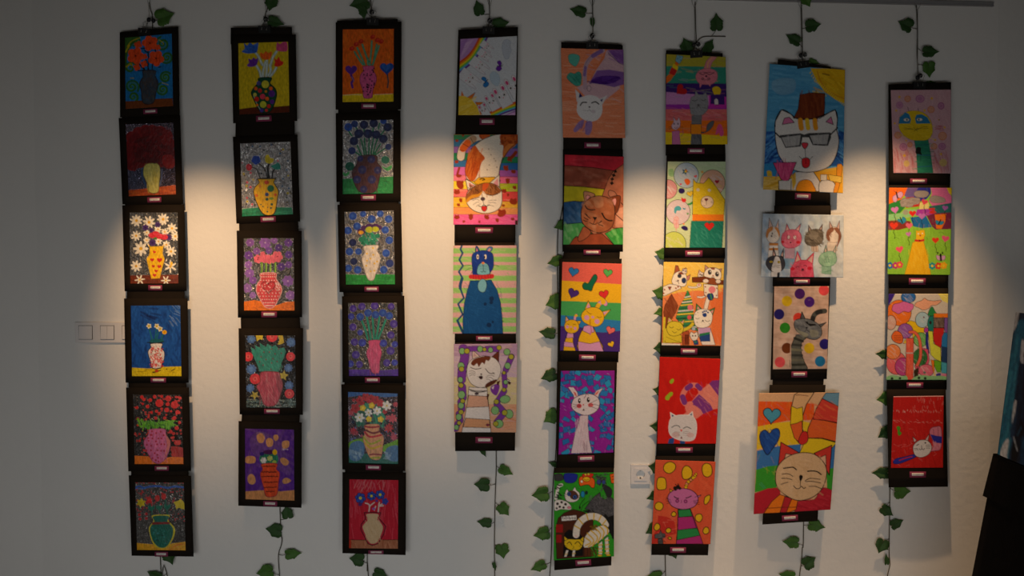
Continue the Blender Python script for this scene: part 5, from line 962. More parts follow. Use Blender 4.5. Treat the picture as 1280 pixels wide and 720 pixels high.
@art(7, (935, 484, 4), '108 -12 388 -12 348 669 72 687', '55 30 457 25 412 612 28 635', (210, 654, 80, 28), 'crayon',
     'large drawing of a beige smiling cat with two blue hearts on bold rainbow bands')
def _(p):
    p.bg('dcae84'); p.P('52 72 240 75 330 85 330 165 200 168 48 198', 'ea5a1c'); p.P('48 198 150 178 260 168 320 180 250 330 200 300 130 290 46 312', 'e6c020'); p.P('46 318 150 295 265 285 260 330 150 400 42 412', '3a74b4')
    p.P('42 412 100 395 150 390 150 500 36 525', '389a2c'); p.P('32 530 100 505 160 500 165 560 80 630 28 635', 'b82030')
    p.P('390 395 440 385 430 520 395 520', '389a2c'); p.P('400 320 442 275 440 400 395 410', '3a74b4')
    p.P('365 505 410 510 430 540 410 612 240 625 250 570 330 560', 'b82434', 2, 1); p.RS(30, 250, 530, 415, 615, 20, 50, 8, 'c83444 a01828', .5)
    p.RS(120, 50, 75, 330, 500, 70, 40, 6, 'f0a050 f0d048 5a90c8 4cac40', .12, 40)
    # arching body
    p.P('388 30 460 28 455 100 370 58', '6a98b4', 3, 0); p.P('370 58 455 100 450 180 390 168 322 160 340 110', 'd24034', 4, 0); p.P('320 160 390 168 450 182 445 275 370 255 292 255 300 205', 'e0622a', 4, 0); p.P('292 255 370 258 442 278 400 325 330 335 258 328', 'e4c420', 3, 0)
    p.RS(30, 320, 70, 450, 260, 30, 50, 6, 'e06048 e87840', .35)
    p.P('255 280 235 255 215 185 215 110 232 40 250 28 330 28 290 90 272 150 272 210 285 240', 'dcb080', 4, 0)
    p.P('217 95 245 108 272 100 275 172 245 180 212 188', 'e6c420', 3, 0); p.P('212 188 245 180 270 168 272 225 255 275 232 255', 'e0622a', 3, 0); p.P('252 272 268 228 290 222 300 245 295 275 270 288', 'cc2c28', 3, 1); p.L('240 42 260 40 300 45', 3, '6a3020')
    p.P('330 28 388 28 340 90 322 160 300 205 290 225 275 210 272 165 285 100', 'e0622a', 0, 0, INK, .0)
    p.H(120, 140, 44, '4a98b4', 5, 4); p.P('72 220 90 215 108 232 125 212 150 208 160 232 150 270 122 310 98 338 75 305 62 270 60 240', '1f4c9c', 4, 1); p.RS(24, 70, 225, 150, 310, 60, 40, 7, '2c60b0 183c80', .5)
    p.P('80 630 120 570 160 535 190 545 250 560 240 610 200 628', 'ea7a18', 3, 0); p.P('160 625 185 545 220 555 190 628', 'b82830', 3, 0); p.L('85 605 160 600 240 598', 3, '5a2010')
    p.P('150 410 165 275 260 330 200 350', 'cc3a30', 4, 0); p.P('180 365 190 332 222 338', 'e0b090', 3); p.P('330 330 418 290 405 440 385 400', 'cc3a30', 4, 0); p.P('358 352 388 338 390 395', 'e0b090', 3)
    p.P('138 450 150 395 195 350 260 328 330 335 380 380 392 435 370 505 320 550 250 565 190 540 148 500', 'd8b48a', 4, 1); p.RS(50, 160, 360, 370, 540, 60, 60, 9, 'e0c09a cca478', .4, 60)
    p.L('178 405 200 402 225 400 242 412', 6); p.L('298 420 320 418 345 422 365 436', 6); p.P('258 445 265 440 272 448 262 468', INK, 4, 1); p.L('262 465 260 492', 3); p.L('228 492 242 506 258 504 266 494 278 505 288 500', 4)
    for q in ('170 435 200 432 225 445', '168 455 195 455 220 462', '165 485 185 478 200 475', '285 468 310 455 360 460', '288 472 320 470 362 478', '305 495 335 495 370 508'): p.L(q, 3.5)

# ---- eighth strip
@art(8, (1105, 100, 5.4545), '30 30 458 15 452 695 32 695', '46 68 457 65 457 637 65 635', (236, 690, 115, 36), 'crayon',
     'pink drawing of a yellow masked creature on a green neck amid ovals and stars')
def _(p):
    p.bg('d0a4ae'); p.RS(160, 50, 70, 455, 630, 75, 60, 7, 'dcb4bc c494a0 d09aa2', .4, 40); p.RS(40, 60, 480, 210, 630, 80, 60, 8, 'b85a60 c47078', .4, 15); p.RS(40, 330, 490, 440, 620, 80, 60, 8, 'b85a60 c47078', .35, 15); p.RS(10, 350, 310, 400, 345, 0, 40, 5, 'b03040', .5)
    for x, y, rx, ry, c in ((246, 130, 28, 24, 'a85a94'), (108, 172, 22, 22, 'b070a0'), (388, 178, 20, 22, '9c3c88'), (395, 452, 23, 22, 'a85090'), (133, 456, 24, 24, 'a85a98')): p.E(x, y, rx, ry, 'c488a8', 4, 0, c); p.E(x, y, rx * .5, ry * .5, 'b878a0')
    for x, y, r in ((162, 130, 20), (320, 202, 22), (96, 376, 22), (398, 382, 27), (178, 440, 16), (340, 452, 20)): p.E(x, y, r, r, 'd89a80', 3.5, 0, 'd0702c')
    p.E(155, 568, 20, 22, 'd8b874'); p.E(402, 562, 26, 26, 'd8b874')
    for x, y, r in ((107, 117, 13), (325, 127, 14), (85, 210, 11), (75, 296, 11), (276, 209, 13), (412, 323, 11), (348, 408, 11), (152, 413, 9), (140, 514, 15), (387, 504, 12), (373, 272, 8)): p.S(x, y, r, 'e8b01c', 5)
    p.E(375, 272, 4, 4, '3a2c18')
    p.P('205 400 300 400 320 520 335 632 228 634 222 500', '2a8468', 2, 0, '1f5c48'); p.RS(30, 215, 420, 325, 630, 0, 50, 7, '389878 1f6c58', .45); p.L('225 510 320 512', 4, '2a6a9c'); p.L('228 590 330 585', 4, '2a6a9c'); p.L('215 445 300 440', 3, '1f5a70')
    p.P('215 485 225 458 250 460 252 490 258 510 240 505 220 502', '161a18', sm=1); p.L('250 515 250 560', 3, '1f4a40')
    p.L('162 185 170 215', 3); p.L('240 222 232 198 236 196', 3)
    p.P('102 295 110 250 150 220 200 210 255 218 300 250 325 300 330 360 300 405 240 412 180 405 130 370 105 330', 'e2c01c', 2, 1, '8a7410'); p.RS(30, 120, 300, 320, 400, 20, 60, 8, 'ecd038 d0ac14', .4)
    p.P('102 298 108 255 148 220 172 235 185 270 178 296', '2a80b4', 0, 0); p.P('220 298 212 262 222 238 255 234 295 255 318 296', '2a80b4', 0, 0); p.E(154, 272, 20, 11, 'e8e4d8', 2); p.E(157, 272, 6, 7, '3a4a50'); p.E(243, 270, 20, 11, 'e8e4d8', 2); p.E(238, 270, 6, 7, '3a4a50')
    p.L('140 328 180 332 217 338 260 322 295 318', 2.4, '5a4a20'); p.L('140 338 180 334 217 338 260 330 300 332', 2, '5a4a20'); p.L('205 325 217 338 230 326', 2.5); p.L('205 350 217 340 228 350', 2.5)

@art(8, (1105, 228, 5.4545), '35 -8 450 -8 438 708 30 708', '35 37 463 37 452 632 24 627', (227, 675, 115, 44), 'crayon',
     'drawing of a tall yellow cat on lime grass with heart balloons and patchwork sky')
def _(p):
    p.bg('8cc83c'); p.RS(140, 30, 325, 455, 625, 85, 60, 8, '9cd450 7cb830 94cc44', .4, 15)
    p.P('30 35 162 35 150 80 110 125 30 150', 'ee6c1c'); p.P('162 35 235 35 240 110 150 108 140 90', '6c5a98'); p.P('235 35 318 35 318 80 290 115 250 130 200 110', '2a2c98'); p.P('318 35 425 35 440 70 462 100 462 140 330 165 305 130 325 80', 'd870a8'); p.P('425 35 465 35 465 90 440 75', 'e8cc20')
    p.P('30 150 110 120 140 110 145 170 110 210 30 220', '2a8438'); p.P('140 108 205 100 250 130 240 165 150 175', 'c02c24'); p.P('245 140 300 130 310 165 300 185 240 185', 'e4d888'); p.P('305 165 462 140 462 205 350 215 310 190', '2a6a70')
    p.P('30 220 110 212 150 185 235 185 225 220 180 235 100 260 28 262', '8ccc88'); p.P('225 185 320 180 345 215 300 228 240 230 215 225', 'a83cac'); p.P('28 262 100 258 180 265 195 300 100 325 25 325', '883428'); p.P('180 240 285 228 325 305 260 312 200 300', '1f6cac'); p.P('290 228 345 212 462 205 462 318 350 322 325 300', '782848'); p.P('345 220 422 215 415 270 390 318 355 315', 'ee7c18')
    p.RS(70, 30, 40, 460, 320, 50, 35, 6, 'e8a060 5a80c8 b05060 60a868', .18, 60)
    p.RS(10, 310, 180, 345, 215, 0, 20, 12, 'd03028', .8)
    for q in ('112 130 130 110 160 112 190 105 215 105 245 112 240 145 210 150 185 170 150 168 120 165', '205 75 225 60 255 58 285 60 305 75 290 100 250 105 215 98', '310 110 335 92 370 95 410 110 415 135 370 142 325 135'): p.P(q, '98908e', 2, 1, '6a6462'); 
    p.RS(40, 120, 115, 240, 160, -20, 25, 4, 'b0a8a4 7c7472', .5); p.E(148, 205, 20, 18, '98a08c')
    # butterflies
    p.P('90 80 62 100 65 130 85 135 98 105 115 110 132 85 120 65 100 70', 'd4a0c8', 2, 1); p.L('85 70 95 108', 9); p.L('85 70 68 60', 2); p.L('85 70 92 55', 2)
    p.P('120 255 98 250 95 265 115 275 125 285 148 270 150 250 130 235', '2a90b8', 2, 1); p.L('112 240 128 278', 7)
    p.P('375 265 352 258 355 285 375 290 400 285 405 265', '2a90b8', 2, 1); p.L('370 288 385 255', 7)
    p.P('380 500 355 495 362 525 385 530 412 525 415 498', 'd4a4cc', 2, 1); p.L('384 490 387 530', 13); p.E(365, 480, 5, 8, INK); p.E(397, 480, 5, 8, INK)
    # balloons
    for x, y, r, c, t in ((76, 188, 26, 'c87cc4', -10), (70, 295, 28, 'e03c28', 0), (172, 295, 24, 'e06a88', 0), (168, 352, 18, 'c87cc4', -10), (108, 455, 26, 'ea5870', -12), (276, 135, 22, 'dc4c5c', 15), (195, 212, 24, 'dc2c28', 0), (258, 230, 24, 'c070c4', 0), (415, 175, 20, 'a060b8', 10), (350, 393, 24, 'e03c24', 0), (417, 383, 26, 'e05a80', 10)):
        p.H(x, y, r, c, t); p.L([(x, y + r), (x - 3, y + r + 20), (x + 5, y + r + 35), (x + 4, y + r + 60)], 3.5)
    p.P('195 410 240 390 270 400 300 520 320 630 140 630 165 540', 'ecb81c', 2, 0, '9a7410'); p.RS(50, 170, 420, 300, 625, 80, 50, 8, 'f4cc38 e0a814', .4)
    p.P('218 390 220 325 232 332 255 325 275 325 280 360 268 392', 'ecbc20', 2, 0, '9a7410'); p.E(235, 350, 5, 4, 'f4f0d8'); p.E(262, 348, 5, 4, 'f4f0d8'); p.E(247, 362, 5, 6, 'a0302c'); p.L('215 395 242 398 270 393', 14, 'c82828'); p.E(243, 395, 4, 5, '2a1c10'); p.L('290 375 298 388', 2); p.L('70 380 85 375 105 385', 1.5); p.L('370 345 390 340 410 350', 1.5)
    for x, y, c in ((42, 565, '1f78b8'), (80, 565, 'b83c80'), (108, 560, 'e05058'), (328, 568, '1f98a0'), (370, 568, 'dc3c24'), (405, 565, 'eeb01c')): p.FL(x, y, 24, c, 'f0d030', 6, x, .4, .35)

@art(8, (1100, 360, 5.76), '62 2 492 2 480 697 48 697', '62 42 492 42 480 662 45 662', (252, 700, 120, 40), 'crayon',
     'drawing of an orange cat seen among many coloured balloons')
def _(p):
    p.bg('d4ccc0'); p.RS(40, 60, 50, 480, 650, 30, 50, 5, 'e0d8cc c8c0b4', .4)
    p.P('62 42 112 42 85 95 55 140', '3a2488'); p.P('415 42 492 42 488 112 450 95', 'ece068'); p.RS(10, 430, 50, 488, 100, 40, 40, 7, 'f4ec98', .4)
    def C(x, y, rx, ry, c): p.E(x, y, rx, ry, c, 3.5); p.RS(18, x - rx * .6, y - ry * .6, x + rx * .6, y + ry * .6, 45, rx * .8, 6, 'e8d8d0 ' + c, .22)
    C(138, 180, 88, 92, 'f07824'); C(205, 68, 52, 42, '2a6cb8'); p.P('88 160 100 120 140 110 170 98 210 110 240 120 238 150 210 175 170 170 135 188 110 175', 'dc6cac', 3, 1)
    p.P('250 130 262 105 300 92 320 75 345 90 390 95 430 90 440 98 405 125 370 128 350 148 310 160 280 145', 'ecac8c', 3, 1); C(80, 250, 38, 52, 'd8aa9a'); p.P('190 250 220 235 270 250 330 300 280 370 240 400 235 320', 'ecc418', 3, 0); C(305, 230, 50, 56, 'a8c8d4'); p.E(315, 212, 6, 6, '6a4858'); C(183, 310, 54, 54, '9a5ab0')
    p.P('85 345 110 310 145 318 165 350 165 385 150 400 120 395 92 375', 'ec6c2c', 4, 1); p.P('160 392 175 405 182 398', 'ec6c2c')
    for k, y in enumerate((345, 360, 375)):
        for i in range(5): x = 102 + i * 11 + k * 2; p.L([(x, y), (x + 4, y - 5), (x + 7, y + 3)], 2, INK, 0)
    C(292, 372, 50, 52, '70b460'); p.P('330 280 350 300 345 380 355 470 340 470 328 400', '2a2c90', 2, 0); p.E(332, 303, 16, 18, 'b83ca8', 3)
    C(120, 540, 72, 82, 'ec6a6c'); C(165, 565, 55, 65, 'c0488c'); p.P('300 430 345 440 355 520 330 600 270 620 250 560', 'e05878', 3, 0); C(288, 500, 52, 62, '3a7c44'); p.RS(14, 260, 450, 320, 550, 100, 70, 9, '24582c', .4); C(95, 458, 54, 54, 'ee8a4c'); C(332, 592, 56, 44, 'de6c84'); p.E(320, 607, 10, 9, '6a7a70')
    p.P('245 590 275 570 275 640 245 640', '3a2c1c')
    # right tower
    p.P('345 185 362 145 378 138 395 170 410 190 390 200 350 200', '2a8a4c', 3, 1); p.P('345 230 355 205 385 200 385 312 350 310 340 260', '1f7c74', 3, 0); p.E(362, 250, 9, 13, '2a2024'); p.P('388 185 490 185 490 215 385 215', 'f08020', 2, 0)
    p.R(385, 215, 462, 285, '7a6860', 3); p.RS(50, 388, 220, 460, 282, 85, 40, 4, '4c3e38 94847a', .6, 15); p.P('462 215 490 215 490 330 465 320 460 280', '7c5aa8', 2, 0); p.P('385 288 460 288 455 350 435 430 395 410 380 360', 'cc2824', 3, 0); p.P('460 320 490 325 490 430 440 420 445 350', '2a7cbc', 2, 0); p.P('440 420 490 430 488 540 440 530', '24406c', 2, 0); p.P('440 530 488 540 482 615 440 610', '4aa8c0', 2, 0)
    p.P('345 310 378 312 385 400 435 430 438 530 395 510 365 480 355 400', 'dce048', 3, 0); p.P('388 515 440 530 435 605 410 605 390 560', '6cb424', 3, 0); p.P('365 515 388 520 390 600 380 600', 'ee8024', 2, 0); p.P('400 620 420 610 438 612 435 635 405 635', '4a2c98'); p.P('440 615 482 615 480 635 440 632', 'd87ca0'); p.L('388 600 395 630', 6, 'ecc030')
    # orange cat
    p.P('170 400 178 372 195 380 190 362 240 358 245 395', 'e4c040', 2, 0); p.P('190 362 242 360 240 660 185 660', 'e86048', 3, 0); p.RS(40, 190, 370, 240, 650, 85, 50, 7, 'f07c60 d04c38', .4); p.L('188 468 240 468', 8); p.L('190 468 238 468', 4, 'f4ece4')
    p.L('215 318 250 320 280 360 292 430 290 500 268 555', 24, INK); p.L('215 318 250 320 280 360 292 430 290 500 268 555', 19, 'e86a50')
    p.P('48 640 90 625 150 635 190 630 188 665 45 665', '8cc488', 0, 1); p.P('250 640 300 625 370 632 440 630 482 640 480 665 245 665', '8cc488', 0, 1); p.D('88 650 10 145 648 9 280 645 10 325 648 10', '2a3a28'); p.L('85 612 90 600', 3); p.L('178 612 180 600', 3)

@art(8, (1100, 480, 5.333), '45 8 438 8 453 685 58 690', '90 82 425 78 420 558 73 560', (252, 604, 110, 40), 'crayon',
     'small red felt-pen drawing of a white round-headed cat with blue and pink stripes')
def _(p):
    p.bg('c8201c'); p.RS(160, 80, 85, 420, 555, 85, 70, 7, 'd83028 b01814 c42420', .45, 12)
    p.RS(45, 85, 175, 415, 190, 88, 12, 2.5, 'e8b0a8', .7, 30); p.RS(30, 90, 240, 415, 260, 10, 20, 2.5, 'e8a098', .6, 30); p.RS(40, 85, 300, 400, 545, 20, 30, 2.2, 'e89088', .5, 60); p.L('90 86 420 82', 4, 'e8d8d4'); p.RS(24, 220, 95, 420, 160, 88, 25, 2, 'e8a8a0', .6, 15)
    p.P('112 290 125 280 138 295 132 312 145 328 128 345 118 325 120 312', '4a9820', sm=1)
    p.P('335 445 360 405 330 330 340 295 372 285 405 290 410 380 400 435 360 445', 'd47c94', 3, 1, '5a2c40'); p.P('335 335 375 345 412 350 408 395 365 390 350 370', '2c309c', 0, 0); p.L('355 300 358 340', 3, '8a4460'); p.L('385 290 388 345', 3, '8a4460'); p.RS(12, 345, 395, 400, 440, 80, 30, 5, 'e49cb0', .5)
    p.P('90 515 110 495 160 485 240 465 245 482 180 512 130 530 95 530', '2c309c', 3, 1); p.L('130 508 165 495 215 482', 7, 'c8201c'); p.E(105, 515, 15, 14, '2c309c')
    p.P('228 390 218 350 245 375', 'd8b4b4', 3); p.P('300 372 328 332 318 385', 'd8b4b4', 3)
    p.P('220 430 230 400 265 375 310 375 338 400 342 435 320 470 275 488 235 475', 'dcd6d4', 3, 1); p.L('245 408 258 402', 5); p.E(302, 392, 6, 5, INK); p.L('276 410 278 430 268 438 262 430', 3.5); p.L('278 430 290 438 296 428', 3.5)
    for q in ('225 430 242 428 252 432', '230 440 245 436 256 440', '305 410 320 405 335 408', '308 420 322 415 335 418', '308 428 322 426 332 428'): p.L(q, 2.5)

# ------------------------------------------------------------------ building helpers
def link(name, verts, faces, m, parent=None, origin=None, smooth=False):
    """one mesh object; verts are places in the room, stored about the origin (or the parent's base)"""
    me = bpy.data.meshes.new(name)
    o = bpy.data.objects.new(name, me)
    base = parent_base(parent) if parent else Vector(origin or (0, 0, 0))
    me.from_pydata([tuple(Vector(v) - base) for v in verts], [], faces)
    for k in (m if isinstance(m, (list, tuple)) else [m]): me.materials.append(k)
    me.update()
    if smooth:
        me.polygons.foreach_set('use_smooth', [True] * len(me.polygons))
    COL.objects.link(o)
    if parent: o.parent = parent
    else: o.location = base
    return o

def parent_base(p):
    b = Vector((0, 0, 0))
    while p: b = b + p.location; p = p.parent
    return b

def tag(o, label=None, cat=None, group=None, kind=None):
    for k, v in (('label', label), ('category', cat), ('group', group), ('kind', kind)):
        if v: o[k] = v
    return o

def thing(name, loc, label, cat, group=None):
    o = bpy.data.objects.new(name, None); COL.objects.link(o)
    o.empty_display_size = .05; o.location = loc
    return tag(o, label, cat, group)

class MB:
    def __init__(s): s.v, s.f, s.mi = [], [], []
    def add(s, v, f, mi=0):
        n = len(s.v); s.v += [Vector(k) for k in v]; s.f += [tuple(i + n for i in q) for q in f]; s.mi += [mi] * len(f)
    def box(s, lo, hi, mi=0, bev=0.0):
        bm = bmesh.new(); bmesh.ops.create_cube(bm, size=1)
        for v in bm.verts: v.co = Vector([lo[i] + (v.co[i] + .5) * (hi[i] - lo[i]) for i in range(3)])
        if bev: bmesh.ops.bevel(bm, geom=bm.edges[:], offset=bev, segments=2, affect='EDGES', profile=.5)
        bm.verts.index_update()
        s.add([v.co.copy() for v in bm.verts], [[v.index for v in f.verts] for f in bm.faces], mi); bm.free()
    def tube(s, pts, r, n=6, mi=0, cap=True):
        pts = [Vector(p) for p in pts]; rings = []
        for i, p in enumerate(pts):
            t = (pts[min(i + 1, len(pts) - 1)] - pts[max(i - 1, 0)]).normalized()
            a = t.cross(Vector((0, 1, 0)));
            if a.length < .05: a = t.cross(Vector((1, 0, 0)))
            a.normalize(); b = t.cross(a)
            rr = r[i] if isinstance(r, (list, tuple)) else r
            rings.append([p + a * rr * math.cos(k * math.tau / n) + b * rr * math.sin(k * math.tau / n) for k in range(n)])
        f = [(i * n + k, i * n + (k + 1) % n, (i + 1) * n + (k + 1) % n, (i + 1) * n + k) for i in range(len(pts) - 1) for k in range(n)]
        if cap: f += [tuple(range(n))[::-1], tuple((len(pts) - 1) * n + k for k in range(n))]
        s.add([v for q in rings for v in q], f, mi)
    def ball(s, c, r, mi=0, sx=1, sy=1, sz=1):
        bm = bmesh.new(); bmesh.ops.create_uvsphere(bm, u_segments=14, v_segments=9, radius=r); bm.verts.index_update()
        s.add([Vector((v.co.x * sx, v.co.y * sy, v.co.z * sz)) + Vector(c) for v in bm.verts], [[v.index for v in f.verts] for f in bm.faces], mi); bm.free()
    def build(s, name, m, parent=None, origin=None, smooth=False):
        o = link(name, s.v, s.f, m, parent, origin, smooth)
        o.data.polygons.foreach_set('material_index', s.mi); return o

# ------------------------------------------------------------------ materials in use
M = dict(
    wall=mat('plaster_white', (.76, .755, .735), .85, bump=.2, bscale=34, var=.02, vscale=3, spec=.2),
    ceil=mat('ceiling_white', (.3, .3, .29), .9),
    floor=mat('floor_grey', (.46, .44, .41), .6, var=.1, vscale=6),
    black=mat('black_card', (.0145, .0105, .0075), .85, spec=.08, var=.12, vscale=30),
    maroon=mat('maroon_card', (.25, .035, .09), .7, spec=.2, var=.08),
    white=mat('label_paper', (.8, .74, .70), .8, spec=.2),
    ink=mat('label_ink', (.25, .21, .20), .8),
    steel=mat('steel_wire', (.30, .29, .27), .4, metal=1),
    clip=mat('binder_black', (.010, .010, .010), .6, spec=.15),
    cord=mat('clear_cord', (.22, .21, .19), .45),
    knob=mat('stopper_black', (.012, .012, .013), .5),
    leaf=mat('leaf_green', (.058, .15, .024), .6, spec=.25, var=.45, vscale=35, bump=.2, bscale=150),
    leafd=mat('leaf_dark', (.028, .078, .018), .6, spec=.25, var=.4, vscale=35, bump=.2, bscale=150),
    stem=mat('vine_stem', (.055, .05, .03), .7, var=.3, vscale=30),
    rail=mat('aluminium_rail', (.34, .34, .35), .5, metal=.35, var=.05),
    plastic=mat('switch_plastic', (.74, .71, .70), .45, spec=.4),
    dark=mat('socket_dark', (.02, .02, .02), .5),
    cloth=mat('black_cloth', (.0045, .0042, .0042), .95, spec=.05, bump=.3, bscale=60),
    canvas=mat('canvas_white', (.7, .7, .68), .8, bump=.3, bscale=500),
    crayon=art_mat('crayon_paper', 'crayon'), wash=art_mat('watercolour_paper', 'wash'),
    paint=art_mat('painted_paper', 'paint'), foil=art_mat('foil_collage', 'foil'),
    paperback=mat('paper_back', (.7, .68, .64), .85),
)

# ------------------------------------------------------------------ strips of pictures
class Strip:
    """how far a strip's pictures hang in front of the wall"""
    OFF = {1: (.034, .014), 2: (.040, .014), 3: (.040, .010), 4: (.044, .014), 5: (.040, .02), 6: (.044, .02), 7: (.042, .016), 8: (.040, .022)}

def depth_fn(col, i, xl, xr, bulge):
    a, b = Strip.OFF[col]
    def f(px, py):
        u = np.clip((px - xl) / (xr - xl), -.45, 1.45)
        return -(a + b * (py - 40) / 650 + .003 * i + bulge * (1 - (2 * u - 1) ** 2))
    return f

def bil(c, u, v):
    tl, tr, br, bl = c
    return [tl[k] * (1 - u) * (1 - v) + tr[k] * u * (1 - v) + br[k] * u * v + bl[k] * (1 - u) * v for k in (0, 1)]

def sheet_arrays(c, df, extra, thick, nx, ny, step=1):
    """front grid, rim and coarser back of a curved sheet of card or paper"""
    U, V = np.meshgrid(np.linspace(0, 1, nx + 1), np.linspace(0, 1, ny + 1))
    px, py = bil(c, U, V)
    d = df(px, py) - extra
    front = at_np(px, py, d).reshape(-1, 3)
    idx = np.arange((nx + 1) * (ny + 1)).reshape(ny + 1, nx + 1)
    q = np.stack([idx[:-1, :-1], idx[1:, :-1], idx[1:, 1:], idx[:-1, 1:]], -1).reshape(-1, 4)
    ring = np.concatenate([idx[0, :-1], idx[:-1, -1], idx[-1, :0:-1], idx[:0:-1, 0]])
    n = len(front); rb = front[ring].copy(); rb[:, 1] += thick
    k = np.arange(len(ring)); k2 = (k + 1) % len(ring)
    rim = np.stack([ring[k], ring[k2], n + k2, n + k], -1)
    n2 = n + len(ring)
    bx, by = nx // step, ny // step
    sub = idx[::step, ::step]
    back = front[sub.reshape(-1)].copy(); back[:, 1] += thick
    bi = np.arange(sub.size).reshape(sub.shape) + n2
    bq = np.stack([bi[:-1, :-1], bi[:-1, 1:], bi[1:, 1:], bi[1:, :-1]], -1).reshape(-1, 4)
    return np.concatenate([front, rb, back]), np.concatenate([q, rim, bq]), len(front), len(q)

def np_mesh(name, verts, quads, mats, parent, smooth_n=0):
    me = bpy.data.meshes.new(name)
    base = np.array(parent_base(parent))
    v = (verts - base).astype(np.float32)
    me.vertices.add(len(v)); me.vertices.foreach_set('co', v.ravel())
    me.loops.add(len(quads) * 4); me.loops.foreach_set('vertex_index', quads.astype(np.int32).ravel())
    me.polygons.add(len(quads)); me.polygons.foreach_set('loop_start', np.arange(0, len(quads) * 4, 4, dtype=np.int32))
    me.update(calc_edges=True)
    for k in mats: me.materials.append(k)
    if smooth_n:
        s = np.zeros(len(quads), bool); s[:smooth_n] = True
        me.polygons.foreach_set('use_smooth', s)
    o = bpy.data.objects.new(name, me); COL.objects.link(o); o.parent = parent
    return o

def card(name, c, df, extra, thick, m, parent, nx=12, ny=10):
    v, q, _, nq = sheet_arrays(c, df, extra, thick, nx, ny)
    return np_mesh(name, v, q, [m], parent, nq)

def rot_rect(cx, cy, w, h, a):
    ca, sa = math.cos(a), math.sin(a)
    return [(cx + x * ca - y * sa, cy + x * sa + y * ca) for x, y in ((-w / 2, -h / 2), (w / 2, -h / 2), (w / 2, h / 2), (-w / 2, h / 2))]

